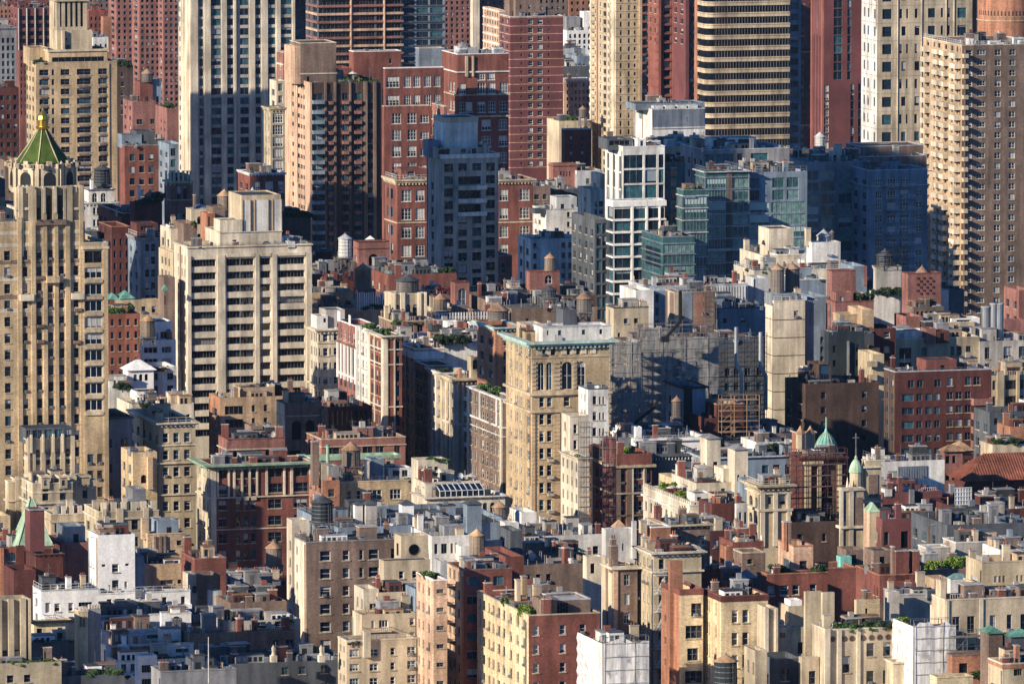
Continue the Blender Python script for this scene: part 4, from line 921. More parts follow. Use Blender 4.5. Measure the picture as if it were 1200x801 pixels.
m.band(172, 3, .8, 'white'); b.mass(None, 1139, 1145, -80, 2500, 'red'); b.done()
m = None
# round brick tank house
b = Bld('tank_house', 'huge round orange brick tank house with slit windows behind the balcony tower roof', 'the round brick tank house', 1180, 2420)
def roundtower(b):
    p = P(1181, 50, 2428); x, y = b.loc(p.x, p.y); z0 = p.z-12; u = 2428/FPX; r = 36*u
    g = MB(); g.cyl(x, y, z0, P(600, 23, 2428).z, r, r, 'orange', 48); g.build('wall', b.e, smooth=False)
    g = MB(); g.cyl(x, y, P(600, 23, 2428).z, P(600, 22, 2428).z, r*1.03, r*1.03, 'sand', 48); g.build('string_course', b.e)
    g = MB(); g.cyl(x, y, P(600, 22, 2428).z, P(600, -30, 2428).z, r*1.0, r*1.0, 'orange', 48); g.build('upper_wall', b.e)
    for k in range(26):
        a = math.pi+math.pi*(k+.5)/26; g = MB(); g.box(-.22, .22, -.03, .1, 0, 6*u, 'darkbrown'); g.box(-.3, .3, -.1, -.031, -.15, 0, 'sand')
        g.build('slit_window', b.e, (x+r*1.0*math.cos(a), y+r*1.0*math.sin(a), P(600, 17, 2428).z), a+math.pi/2)
    for k in range(3):
        a = math.pi*1.5-.25+k*.35; g = MB(); g.box(-.5, .5, -.05, .1, 0, 2.2, 'black'); g.box(-.6, .6, -.07, .1, 2.2, 2.4, 'sand'); g.build('door', b.e, (x+r*math.cos(a), y+r*math.sin(a), P(600, 50, 2428).z), a+math.pi/2)
roundtower(b)
# balcony tower
b = Bld('apartment_tower', 'big brown brick tower at right edge with stacked rounded balconies on its sunlit side', 'the balcony tower', 1128, 2350)
F = [('1134.5-1139.5', 59, 12.1, 6, 26, 'dhw'), ('1145-1155', 59, 12.1, 6, 26, 'dh3w'), ('1166-1173 1183-1190', 59, 12.1, 7, 26, 'dh2w'), ('1204-1212', 59, 12.1, 7, 26, 'dh2w')]
m = b.mass(1082, 1127.5, 1222, 53.5, 2350, 'brown', F=F, L=[('1086-1089 1094-1096 1099-1102 1107-1110 1114.5-1117 1121-1123', 56, 12.1, 6, 26, 'pl')], roof='membrane', cope='cream', dep=46, lm='tan')  # side wall a lighter tan, the sunlight put into its colour
m.balconies('1085-1090 1098-1104 1107-1112', 63, 12.1, 5, 25, 1.6, 'cream', side=1)
m.balconies('1120-1126.5', 63, 12.1, 5, 25, 1.9, 'cream', side=1); m.balconies('1127.7-1133', 63, 12.1, 4, 25, 1.7, 'sand')
m.piers('1130.5-1131.5', 58, 380, .3, 'brown'); m.rail(1.2, 'paint')
clutter(m, b.short, 21, 'cooling_unit:6 air_conditioner:8 exhaust_fan:8 vent_pipe:10 satellite_dish:3', region=(.05, .95, .04, .3)); b.done()
for i, (a, c, yt, D_, mt, lab) in enumerate(((-15, 66, -6, 3800, 'red', 'distant long red block above the open floored block, top left'), (60, 135, -12, 3850, 'brown', 'distant brown block behind the tan tower crown'), (440, 600, -14, 3900, 'rose', 'distant red housing row behind the banded tower'), (640, 700, -16, 3700, 'sand', 'distant sand coloured block above the gap by yellow tower'), (925, 960, -14, 3700, 'darkred', 'distant dark red block right of striped tower'), (300, 370, -14, 3800, 'darkred', 'distant dark block left of banded tower'))):
    b = Bld('housing_block', lab, 'the far row', a, D_, group=None); b.mass(None, a, c, yt, D_, mt, F=[(RG(a+2, c-2, max(3, int((c-a)/6)), 2.6), yt+4, 7, 4, 12, 'pl')], roof='tar'); b.done()
# ================================================================== middle band, left
# art deco apartment tower with green tiled crown
b = Bld('art_deco_tower', 'ornate buff and cream apartment tower with green tiled pyramid crown and gold lantern, left edge', 'the green crowned tower', 0, 1700)
cols = '4.5-11.8 26.3-32 42.5-48.5 55.8-61.6 69-74.6 85.8-91.8'
m = b.mass(-40, -30, 99, 262, 1700, 'buff', yb=None, dep=26,
  F=[('4.5-11.8 26.3-32 42.5-48.5 55.8-61.6 69-74.6 85.8-91.8', 295, 19.35, 11.5, 17, 'dh')], L=[(3, 295, 19.3, 10, 17, 'dh')], cope='cream')
m.piers('49.8-54.5 63-67.5 76-81.5 36-41 93-97', 262, 640, .5, 'buff')
for y, c in ((272, 'cream'), (286, 'cream'), (306, 'brown'), (326, 'cream'), (347, 'brown'), (363, 'cream')): m.band(y, 4.5, .06, c)
m.piers('20-25 98-99', 256, 640, .35, 'buff'); m.rail(.6)
m.balconies('53-67.5', 325, 1, 7, 1, 1.5, 'buff'); m.balconies('22-38 82.5-97', 346, 1, 6.5, 1, 1.2, 'cream')
for x, y in ((46, 382), (90, 364), (46, 400), (89, 402), (46, 325)): m.balconies([(x-4, x+4)], y, 1, 2.6, 1, .9, 'brown', name='planter_box')
dt = lambda m, px, off=0: m.b.world(m.x+m.fx(px), m.y+off)[1]
e = b.mass(None, 97.5, 126, 285, dt(m, 97.5, -.7), 'buff', dep=24, cope='cream', F=[('99-119.5', 294, 19.35, 14.5, 1, 'rib2'), ('99-119.5', 313.5, 19.35, 13, 9, 'ribw'), ('101-108.5 112.5-119', 532, 19.35, 12, 3, 'dh')])
e.piers('120.5-126', 285, 640, .25, 'buff'); e.band(289, 3, .3, 'cream')
for j in range(9): e.piers('98.6-120', 328+19.35*j, 331.5+19.35*j, .35, 'sand', name='sill')

# upper shaft
s1 = b.mass(16, 19, 98.5, 221, dt(m, 19, .5), 'limestone', dep=20, F=[('26-32 85.8-91.5', 274, 19.35, 14, 2, 'dh'), ('43-48.5 56-61.5 69-74.5', 274, 19.35, 12, 2, 'dh'), ('42-47.5 54-60 67-73', 230, 1, 31, 1, 'dark')], cope='cream')
for y, c in ((265, 'brown'), (270, 'cream')): s1.band(y, 4, .05, c)
s1.piers('21-26 33-40 76-84 92-97', 219, 300, .7, 'limestone'); s1.piers('50-54 63-67', 264, 300, .5, 'limestone')
s1.piers('48-53.5 60.5-66.5 73.5-76 40-41.5', 222, 262, .8, 'limestone'); s1.piers('49.5-52 62-65', 219, 250, 1.05, 'cream')
s1.balconies('41-76', 258, 1, 5, 1, 1.3, 'brown'); greenery(s1, 44, 74, -.02, 5, 5, 'leafdark', b.short, z=s1.z(262))
for a, c_ in ((20, 39), (76, 97)):
    t = s1.blk(a, c_, 222, fy=-.02, d=7, mat='limestone'); t.piers([(a+1, a+4.5), (c_-4.5, c_-1)], 220, 252, .5, 'cream'); t.piers([((a+c_)/2-3, (a+c_)/2+3)], 219, 250, .35, 'sand'); merlons(t, 4, .8, .5, 'cream', 0); t.band(243, 3, .5, 'cream')
# octagonal crown: drum, battlements, green tiled roof, gold lantern
DC = 1713
def oct_(px, yt, yb, w, mat, name, cap=True):
    return spire(b, px, yb, yt, DC, w, 8, mat, name, rot=math.pi/8, prof=[(0, 1), (1, 1)] + ([(1.001, .01)] if cap else []))
oct_(50, 190, 225, 76, 'limestone', 'crown_wall')
for k, (hw, yy) in enumerate(((78, 193), (78, 205), (77, 216))): oct_(50, yy, yy+2.5, hw, ('cream', 'brown', 'sand')[k], 'crown_band', False)
x0, y0, z0 = lp(b, 50, 221, DC); uu = DC/FPX
for k in range(8):
    a = math.pi*k/4; r = 38*uu*math.cos(math.pi/8)+.05; g = MB()
    for s in (-2, -1, 0, 1, 2): g.box(s*1.9-.5, s*1.9+.5, -.35, .25, 27*uu, (32+ (3 if s == 0 else 0))*uu, 'limestone'); g.box(s*1.9-.2, s*1.9+.2, -.4, -.35, 28*uu, 31*uu, 'brown')
    g.build('battlement', b.e, (x0+r*math.cos(a), y0+r*math.sin(a), z0), a+math.pi/2)
    g = MB(); w_ = 1.25; g.box(-w_-.5, w_+.5, -.35, .02, 3*uu, 26*uu, 'sand'); g.box(-.5, .5, -.42, -.352, 22*uu, 25*uu, 'brown'); g.box(-w_, w_, -.38, -.36, 4*uu, 15*uu, 'black'); n = 8
    g.face([(w_*math.cos(math.pi*q/n), -.37, 15*uu+w_*math.sin(math.pi*q/n)) for q in range(n+1)], 'black'); g.build('arched_opening', b.e, (x0+r*math.cos(a), y0+r*math.sin(a), z0), a+math.pi/2)
for k in range(8):
    a = math.pi*k/4+math.pi/8; g = MB(); g.box(-.38, .38, -.38, .38, 0, 32*uu, 'sand'); g.cyl(0, 0, 32*uu, 35*uu, .34, .1, 'limestone', 6); g.build('corner_turret', b.e, (x0+38*uu*math.cos(a), y0+38*uu*math.sin(a), z0), a)
spire(b, 50, 189, 150, DC, 64, 8, 'greentile', rot=math.pi/8, ribs='sand', prof=[(0, 1), (.5, .54), (1, .15)])
spire(b, 50, 151, 129, DC, 15, 10, 'gold', 'lantern', prof=[(0,1),(.12,1.15),(.15,.8),(.45,.8),(.48,1.1),(.55,1.0),(.7,.85),(.85,.5),(1,.08)], finial=8)
o = b
for k in range(10):
    a = 2*math.pi*k/10; x1, y1, z1 = lp(b, 50, 150, DC); g = MB(); g.box(-.1,.1,-.1,.1,.5,1.9,'gold'); g.build('lantern_column', b.e, (x1+.95*math.cos(a), y1+.95*math.sin(a), z1))
# lower stepped ornate wings
for (xa, xb_, xc_, yt, D, cl, y1) in ((28, 31, 88, 515, 1652, '42-46.5 54-58.5 65-69.5 77-81.5', 527),):
    L_ = b.mass(xa, xb_, xc_, yt, D, 'limestone', dep=7, F=[(cl, y1, 40, 18, 1, 'dh'), (cl, y1+27, 20, 11, 2, 'dh')], cope='cream')
    L_.piers('32-34.5 38-41 47.5-52.5 59.5-64 70.5-75.5 82.5-87', 512, 620, .5, 'limestone'); L_.piers('35-37 49-51 61-63 72-74', 509, 530, .8, 'cream')
    for y, c in ((530, 'brown'), (536, 'cream'), (548, 'sand'), (556, 'cream')): L_.band(y, 3, .08, c)
    gl = L_.blk(30, 86, 502, fy=.3, d=6, mat='darkgrey', F=[('31-36 38-50 52-62 64-74 76-84', 504, 1, 10, 1, 'blue')], par=.1)
L2 = b.mass(6, 10, 38, 565, 1640, 'limestone', dep=9, F=[('20-26 30.5-36', 573, 21, 13, 3, 'dh')], cope='cream'); L2.piers('18-28', 558, 620, .3, 'sand'); L2.band(586, 1.5, .3, 'cream')
L3 = b.mass(None, 38.5, 85, 567, 1630, 'limestone', dep=10, F=[('49.5-57 70-77.5', 572, 22.5, 15, 2, 'dh')], cope='cream'); L3.band(576, 2, .1, 'cream'); L3.band(588, 2.5, .45, 'cream'); L3.band(601, 1.5, .2, 'sand')
for x in (49, 70): 
    t = L3.blk(x, x+9, 558, fy=-.04, d=3, mat='limestone', F=[([(x+2.5, x+6.5)], 562, 1, 7, 1, 'ar')]); t.band(557.5, 2, .25, 'cream')
t = L2.blk(18, 28, 560, fy=-.04, d=3, mat='limestone', F=[('20.5-25.5', 563, 1, 8, 1, 'ar')]); t.band(560, 2, .25, 'cream')
L4 = b.mass(None, 86, 113, 564, 1640, 'limestone', dep=9, F=[('96.5-102.5', 572, 20.5, 12, 3, 'dh')], cope='cream'); t = L4.blk(94, 105, 557, fy=-.04, d=3, F=[('97-101.5', 561, 1, 8, 1, 'ar')]); t.band(557, 2, .25, 'cream')
L5 = b.mass(50, 60, 118, 603, 1600, 'limestone', dep=9, F=[('64-69 76-80 103-110', 613, 20, 11, 3, 'dh')], cope='cream'); merlons(L5, 6, 1.6, .5, 'cream', 0); L5.band(610, 2, .3, 'sand')
L6 = b.mass(None, 116, 186, 600, 1585, 'limestone', dep=12, F=[('133-140 154-162', 610, 20, 12, 3, 'dh')], cope='cream'); merlons(L6, 6, 1.8, .55, 'cream', 0); L6.band(607, 2, .3, 'cream'); L6.piers('136-144 120-124 168-174', 596, 640, .4, 'sand')
L7 = b.mass(None, -22, 14, 566, 1625, 'buff', dep=20, F=[('-10--4 0-7', 575, 19.3, 11, 4, 'dh')]) if 0 else b.mass(None, -22, 12, 605, 1625, 'buff', dep=20, F=[('0-4', 613, 19.3, 11, 4, 'dh')])
clutter(m, b.short, 31, 'satellite_dish:2 air_conditioner:2'); b.done()

b = Bld('apartment_block', 'pale stone and pink sided block at left edge behind the green crowned tower', 'the pale left edge block', 2, 2050)
b.mass(-8, 2, 30, 243, 2050, 'sand', F=[('8-11 14-17 20-23', 252, 12, 7, 5, 'pl')], cope='cream'); b.mass(None, -8, 6, 210, 2080, 'darkgrey', roof='gravel'); b.mass(None, 6, 24, 188, 2150, 'brown', F=[('10-13 17-20', 196, 12, 6, 3, 'pl')]); b.done()

# white arched block with black tank
b = Bld('apartment_block', 'white stuccoed block with arched windows under a black roof tank, right of green crown', 'the white arched block', 98, 2150)
m = b.mass(95, 98.5, 137, 238, 2150, 'offwhite', F=[('109-112.5 113.5-116 124-127', 243.5, 14, 8, 6, 'dhw')], cope='white'); m.cornice(4, .5, 'offwhite')
q = m.blk(103.5, 134, 222, fy=.05, d=8, mat='offwhite', F=[('108-114 118-124', 226.5, 1, 11, 1, 'arw')]); q.band(237, 1.2, .3, 'darkgrey'); q.band(222, 1, .3, 'brown')
m.chimney(107.5, 211, 3, fy=.25, mat='white'); b.done()
water_tower(119.5, 216, 2157, 19, 18, 4, 'dark', 'black wooden tank on white arched block', .25)
b = Bld('apartment_block', 'low roof terrace with cream parapet and bright shrubs below white arched block', 'the cream parapet terrace', 120, 2080)
m = b.mass(115, 143, 160, 250, 2080, 'red', cope='cream', dep=22, par=1.3); greenery(m, 130, 145, .05, 3, 9, 'leaf', b.short); greenery(m, 122, 140, .4, 4, 7, 'leafdark', b.short, seed=4)
clutter(m, b.short, 32, 'vent_pipe:4 stair_shed:1 air_conditioner:2'); b.done()
b = Bld('apartment_block', 'dark block under a strip of orange brick battlements left of avenue', 'the dark battlemented block', 100, 1980)
m = b.mass(116, 131, 152, 266, 1990, 'darkred', F=[(3, 280, 14, 8, 8, 'blue1')], L=[(3, 270, 14, 8, 2, 'pl')], cope='orange', dep=24)
m = b.mass(None, 99, 128, 283, 1990, 'darkgrey', F=[]); greenery(m, 104, 124, .2, 4, 6, 'leafdark', b.short); b.done()
b = Bld('apartment_block', 'brown brick roof house with tall vents and leafy trees, centre of left rooftops', 'the brown roof house', 158, 2060)
m = b.mass(152, 158, 190, 238, 2060, 'darkred', F=[(3, 262, 14, 8, 6, 'blue1')], dep=20); m.blk(160, 175, 238, mat='brown', d=5); m.chimney(182, 240, 5, mat='red'); greenery(m, 160, 184, .0, 4, 12, 'leafdark', b.short, 'tree'); greenery(m, 186, 198, .3, 2, 18, 'leafdark', b.short, 'tree', seed=3)
m.chimney(165, 219, 2.4, mat='white', fy=.4); m.chimney(178, 234, 2.5, mat='brown'); b.done()
water_tower(176, 238, 2070, 14, 9, 4, 'old', 'small rusty roofed tank on the brown roof house')
b = Bld('apartment_block', 'long dark shaded apartment block with railing and pale corner piers beside the hotel slab', 'the dark railed block', 152, 1960)
m = b.mass(150, 163, 212, 279, 1960, 'bluegrey', F=[('170-175 177-182', 286, 15, 9, 12, 'dh'), ('192-204', 286, 15, 9, 12, 'blue')], L=[(2, 290, 15, 8, 12, 'blue1')], dep=30); m.piers('163-165 184-186', 279, 420, .3, 'grey'); m.rail(1.2, 'paint'); m.cornice(5, .5, 'grey')
clutter(m, b.short, 33, 'air_conditioner:5 vent_pipe:4 stair_shed:1'); greenery(m, 163, 190, .15, 5, 8, 'leafdark', b.short); 
m.blk(160, 185, 262, mat='darkred', fy=.3, d=6, F=[('165-180', 265, 1, 5, 1, 'rib')]); b.done()
b = Bld('brick_church_tower', 'square red brick tower with paired lancet windows and cream pinnacles', 'the lancet brick tower', 197, 2080)
m = b.mass(193, 200, 226, 213, 2080, 'rose', F=[('207.5-212.5 214.5-219.5', 218, 1, 16, 1, 'ar'), ('208-212 213.5-218', 250, 16, 12, 3, 'dhw')], cope='sand'); m.band(213, 2, .5, 'sand'); m.band(234, 1.4, .2, 'sand')
for x in (194, 199, 203.5, 208.5, 214, 219, 222.5): m.chimney(x, 201, 2, fy=.0, d=.5, mat='cream', name='pinnacle')
m.blk(203, 222, 205, mat='cream', fy=.3, d=4); b.done()
b = Bld('apartment_block', 'small cream house with grey domed cap and arched windows behind the hotel slab', 'the cream domed house', 220, 1990)
m = b.mass(218, 224, 250, 246, 1990, 'cream', F=[('231-235.5 237-241', 254, 20, 9, 2, 'ard'), ('228-231', 270, 1, 8, 1, 'dh')], cope='cream'); spire(b, 234, 247, 239, 1996, 24, 14, 'zinc', prof=DOME, name='dome')
b.mass(None, 249, 264, 243, 1985, 'brown', dep=6); b.mass(None, 242, 252, 250, 1980, 'orange', F=[('244-246', 254, 1, 20, 1, 'dark')], dep=6); m.chimney(231, 229, 2, mat='brown', fy=.6)
m2 = b.mass(203, 215, 231, 262, 1930, 'brown', dep=12); m3 = b.mass(None, 200, 230, 268, 1935, 'cream', dep=10); greenery(m2, 224, 236, .0, 3, 10, 'leaf', b.short); b.done()
water_tower(263, 245, 2000, 17, 16, 12, 'wood', 'rusty coned wooden tank behind hotel slab bulkhead')
b = Bld('stone_house', 'grey stone side building with row of shaded windows tucked left of hotel slab', 'the grey side building', 200, 1925)
m = b.mass(186, 203, 212, 296, 1925, 'limestone', L=[('189-191 193-195 197-199', 305, 15, 9, 10, 'pl')], dep=30); 
b.mass(185, 192, 205, 325, 1900, 'brown', L=[], F=[('190-194', 346, 30, 12, 2, 'ard')], dep=8); spire(b, 193, 340, 333, 1896, 12, 4, 'copper', rot=math.pi/4); b.done()
b = Bld('terrace_house', 'low house with green copper gables and orange tiled roof in avenue below dark block', 'the copper gabled house', 128, 1850)
m = b.mass(124, 127, 186, 352, 1850, 'buff', F=[(5, 360, 15, 8, 3, 'dh')], roof='terracotta'); q = m.blk(142, 156, 350, mat='buff', d=4); hip(q, 1.6, 'copper'); q = m.blk(129, 139, 352, mat='buff', fy=.3, d=4); hip(q, 1.4, 'copper')
m2 = b.mass(None, 127, 164, 368, 1800, 'terracotta', F=[(4, 374, 15, 8, 2, 'dh')]); greenery(m2, 128, 152, .1, 4, 20, 'leaf', b.short, 'tree', spread=2.2); greenery(m2, 130, 160, .5, 4, 16, 'leafdark', b.short, 'tree', seed=4); b.done()
water_tower(173, 394, 1780, 17, 19, 10, 'wood', 'grey tank with orange cone left of white corner villa', .35)

# hotel slab
b = Bld('hotel_slab', 'pale concrete slab block with dark ribbon windows and blank roof bulkhead, left of centre', 'the ribbon windowed slab', 220, 1900)
m = b.mass(204, 219.5, 365, 289.5, 1900, 'cream', F=[('224-253', 304.5, 15.3, 8.5, 14, 'rib8'), ('265.5-297.5', 304.5, 15.3, 8.5, 13, 'rib8'), ('305-317', 304.5, 15.3, 8.5, 13, 'rib'), ('325.5-357', 304.5, 15.3, 8.5, 13, 'rib8')],
  L=[('208-209.5 212.3-213.8 216-217.2', 301, 15.3, 10, 13, 'pl')], rec=.7, dep=26, cope='sand')
m.piers('219.5-223.5 254.5-263.5 299-303.5 318.5-324 358.5-365', 300, 560, .35, 'cream'); m.piers('281-282', 302, 500, -.2, 'steel')
m.piers('265-298 305-317.5 325-357.5', 299, 302.5, .35, 'cream', name='lintel'); m.band(289.5, 1.2, .3, 'cream')
r = m.blk(258, 330, 272, fy=.2, d=14, mat='cream'); r.band(272, 1, .2, 'cream')
q = m.blk(283, 329, 229, fy=.35, d=12, mat='sand'); 
for a, c in ((285, 293), (299, 314), (320, 329.5)): q.piers([(a, c)], 235, 277, .18, 'offwhite', name='panel'); q.piers([(a-.7, a)], 234.5, 277.5, .3, 'brown'); q.piers([(c, c+.7)], 234.5, 277.5, .3, 'brown')
q2 = m.blk(258, 284, 258, fy=.3, d=6, mat='cream')
clutter(m, b.short, 34, 'air_conditioner:5 cooling_unit:1 exhaust_fan:5 vent_pipe:6 duct:2', region=(.62, .96, .02, .2)); greenery(m, 222, 235, .1, 2, 7, 'leaf', b.short); m.rail(.6)
t = q; spire(b, 296, 229, 219, 1922, 14, 12, 'silver', name='dome'); b.done()
b = Bld('apartment_block', 'dark crenellated red block immediately right of the slab roof', 'the crenellated red block', 330, 2000)
m = b.mass(None, 328, 365, 290, 2000, 'darkred', roof='tar', cope='rose'); merlons(m, 14, .6, .5, 'rose', 0); m2 = b.mass(None, 331, 364, 255, 2150, 'darkbrown'); greenery(m2, 334, 362, .1, 6, 18, 'leafdark', b.short, 'tree'); b.done()

# brick tower, sunlit side painted peach and shaded front painted dark brown
b = Bld('apartment_tower', 'brick tower with sun-bright peach windowed side and shade-dark balconied front, left of centre top', 'the peach sided tower', 364, 2400)
fb = [('365.5-378.5', 110, 11.75, 7.5, 18, 'blue'), ('384-390 401-408 415-423.5 431-437', 110, 11.75, 8, 18, 'blue')]
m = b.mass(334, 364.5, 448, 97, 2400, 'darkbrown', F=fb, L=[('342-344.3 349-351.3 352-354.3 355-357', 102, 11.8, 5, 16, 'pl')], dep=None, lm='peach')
m.piers('363-365.2', 97, 330, .25, 'peach'); m.piers('391-393.5 409-411 426-430 437.5-440.5', 97, 330, .6, 'brown'); m.piers('380-382.5', 97, 330, .5, 'brown')
m.piers('441-447', 97, 330, -.02, 'darkgrey')
for j in range(17): m.balconies([(384, 390), (401, 408), (415, 423)], 119+11.75*j, 1, 3, 1, 1.1, 'rose')
m.balconies('365.5-379', 117.5, 11.75, 3.5, 17, 1.6, 'bluegrey')
q = m.blk(352, 394, 51, fy=.3, d=12, mat='brown', cope='cream'); q.band(86, 1.5, .2, 'cream'); m.blk(345.5, 352, 55, fy=.3, d=12, mat='peach')
greenery(m, 398, 440, .12, 8, 6, 'leaf', b.short, seed=2); greenery(m, 396, 436, .3, 6, 7, 'leafdark', b.short, seed=7); clutter(m, b.short, 35, 'parasol:2 antenna:1 air_conditioner:2 vent_pipe:3', region=(.4, .9, .1, .3)); b.done()
b = Bld('apartment_block', 'brick block with white trimmed top peeping out left of the peach sided tower', 'the white trimmed brick block', 331, 2480)
m = b.mass(324, 332, 347, 62, 2480, 'rose', F=[], L=[('327-329', 74, 14, 9, 8, 'light')], cope='cream', dep=20); m.band(75, 2, .2, 'cream'); clutter(m, b.short, 36, 'exhaust_fan:2 vent_pipe:1')
b.mass(None, 324, 336, 95, 2440, 'cream', F=[('326-331', 98, 14, 9, 2, 'light')], dep=8); b.done()
b = Bld('apartment_block', 'narrow stone block with tall white paned bays between white and peach towers', 'the white paned bay block', 318, 2250)
m = b.mass(309, 317, 333.5, 127, 2250, 'limestone', F=[('319.5-331.5', 133, 13.8, 11.5, 10, 'grid4')], L=[('311-312.8 314-315.8', 133, 13.8, 9, 9, 'light')], cope='darkgrey'); m.cornice(5, .6, 'limestone'); b.done()
b = Bld('loft_building', 'low maroon loft with big white paned windows right behind the slab bulkhead', 'the maroon loft', 281, 2150)
m = b.mass(279, 293, 334, 204, 2150, 'red', F=[('297-305 311-320 326-333', 213, 21, 13, 5, 'grid')], cope='white'); m.cornice(3, .4, 'offwhite'); clutter(m, b.short, 37, 'vent_pipe:4 air_conditioner:3'); b.done()

# large red loft complex
b = Bld('loft_building', 'large red brick loft complex with white paned windows and stepped roofs, centre top', 'the red loft complex', 452, 2330)
m = b.mass(409, 414.5, 470, 61, 2500, 'red', cope='white', dep=14); clutter(m, b.short, 38, 'vent_pipe:3 air_conditioner:2')
m = b.mass(None, 394, 412, 80, 2480, 'red', dep=10)
m = b.mass(449, 451.5, 520, 80.5, 2330, 'red', F=[('452.5-468', 90, 22, 13, 2, 'grid4'), ('473.5-481.5 484.5-492.5 497-505 508.5-516', 90, 22, 13, 2, 'grid')], cope='white', dep=16)
m = b.mass(447.5, 450, 504, 125, 2320, 'red', F=[('459.5-470 477.5-488', 133, 19.4, 12.5, 9, 'grid'), ('492.5-502.5', 136, 19.4, 9, 9, 'grid')], cope='sand', dep=16)
m = b.mass(503, 520, 524, 125, 2322, 'rose', L=[('506-508 510-512 515-517', 133, 19.4, 10, 5, 'grid')], cope='sand'); clutter(m, b.short, 39, 'air_conditioner:2')
m = b.mass(518, 536, 596, 64, 2345, 'red', F=[('560-568.5 571.5-580', 86, 12, 8.5, 1, 'grid'), ('538-546 559.5-569 572-580.5 585.5-597', 98, 22, 12.5, 2, 'grid'), ('543-554 ', 120, 22, 12, 1, 'grid'), ('564.5-575.5 584.5-594.5', 141, 19.3, 12.5, 5, 'grid')], L=[('527-529 530.5-533', 98, 22, 11, 2, 'grid')], cope='white', dep=30, roof='membrane')
m.band(84, 1.5, .3, 'offwhite'); m.band(111, 1.5, .4, 'sand'); m.band(136, 2, .5, 'sand'); m.piers('545-548 553-555', 66, 90, .5, 'sand')
clutter(m, b.short, 40, 'cooling_unit:4 air_conditioner:6 exhaust_fan:7 vent_pipe:7 antenna:1 duct:3', region=(.05, .9, .05, .5))
q = m.blk(541, 560, 56, fy=.3, d=8, mat='silver'); 
g1 = b.mass(487, 491, 520, 57, 2360, 'bluegrey', cope='cream', dep=10)
m = b.mass(451, 465.5, 501, 211, 2230, 'red', F=[('470.5-482 487-497.5', 223, 21.5, 13.5, 6, 'grid')], L=[('453.5-455.5 458-460.5', 223, 21.5, 12, 4, 'pl')], dep=22); m.cornice(7, .8, 'sand'); m.band(260.5, 1.5, .2, 'sand'); m.rail(1.2, 'paint'); clutter(m, b.short, 41, 'vent_pipe:5 air_conditioner:5 exhaust_fan:2')
q = m.blk(470, 500, 198, mat='red', fy=.4, d=7, F=[('478-486', 201, 1, 6, 1, 'dhw')])
m = b.mass(None, 582, 625, 211, 2230, 'red', F=[('585.5-595.5 609-620.5', 222, 21.5, 13.5, 6, 'grid')], dep=14); m.cornice(6, .7, 'sand'); m.band(260, 1.5, .2, 'sand'); clutter(m, b.short, 42, 'vent_pipe:4 air_conditioner:4 exhaust_fan:2')
m = b.mass(None, 584, 600, 300, 2130, 'rose', F=[('587-593', 308, 20, 13, 3, 'dhw')], cope='sand')
b.done()

# pale blue grey concrete tower
b = Bld('apartment_tower', 'pale grey concrete tower in shade with square dark windows, centre top', 'the pale concrete tower', 518, 2100)
m = b.mass(500, 518, 584, 182, 2100, 'concrete', F=[('520.5-531 569.5-580', 192, 14.55, 10, 15, 'dh2'), ('537-547 553.5-564', 253, 14.55, 10, 12, 'dh2'), ('537-563.5', 207.5, 16.3, 9.5, 3, 'rib'), ('537-547 553.5-564', 192, 15, 9, 1, 'dh2')],
  L=[('505.5-508', 217, 14.55, 9, 12, 'pl')], cope='offwhite', dep=22)
m.balconies('535.5-569', 218, 15.3, 4, 3, 1.5, 'offwhite'); m.band(181, 5, .3, 'offwhite')
q = m.blk(512, 574, 173.5, fy=.1, d=12, mat='concrete', F=[('514-527', 175, 1, 7, 1, 'rib2'), ('540-546 553-558', 175, 1, 7, 1, 'blue')]); q2 = m.blk(521, 560, 138, fy=.3, d=10, mat='offwhite'); q2.band(138, 6, .1, 'sand'); m.blk(503, 514, 165, fy=.4, d=6, mat='bluegrey')
clutter(m, b.short, 43, 'air_conditioner:3 satellite_dish:1 vent_pipe:2'); b.done()
# white blue shaded block behind
b = Bld('apartment_block', 'wide pale block in blue shade between pale concrete tower and white gridded tower', 'the blue shaded pale block', 640, 2250)
m = b.mass(None, 622, 682, 280, 2180, 'offwhite', F=[('658-662.5 666-670.5', 285, 12, 6, 5, 'dh'), ('625-629', 285, 12, 6, 5, 'dh')], dep=12)
m2 = b.mass(624, 640, 682, 246, 2220, 'offwhite', F=[('664.5-668 673-677', 249, 11.5, 6, 3, 'dh')], L=[('626-629 631-633.5', 260, 12, 5, 3, 'dh')], dep=20, roof='membrane', cope='silver'); q = m2.blk(652, 676, 231, mat='silver', fy=.3, d=6); m2.blk(627, 640, 245, mat='darkgrey', fy=.0, d=4)
q3 = b.mass(643, 648, 676, 192, 2330, 'rose', F=[('656.5-658.3 660-661.8 663.5-665.2 667-668.6', 201, 30, 6, 1, 'pl')], dep=14); q3.band(194, 1, .2, 'red')
m4 = b.mass(None, 676, 706, 200, 2330, 'silver', dep=12); m5 = b.mass(None, 650, 680, 222, 2290, 'darkgrey', F=[('652-665', 226, 1, 7, 1, 'rib2')])
m6 = b.mass(None, 624, 645, 218, 2280, 'brown', F=[('626-632 636-641', 228, 11, 6, 2, 'dh')]); clutter(m6, b.short, 44, 'vent_pipe:6 air_conditioner:6 exhaust_fan:3 stair_shed:1'); clutter(m2, b.short, 45, 'vent_pipe:5 air_conditioner:3 duct:2'); b.done()
b = Bld('apartment_block', 'narrow cream slab with sunlit side left of the black glass grid tower', 'the narrow cream slab', 697, 2180)
m = b.mass(677, 692, 709, 223, 2180, 'cream', F=[('697-700 702-707', 236, 9, 6, 3, 'dh2')], dep=None, cope='cream', L=[('684.5-686', 233, 14, 5, 4, 'pl')]); 
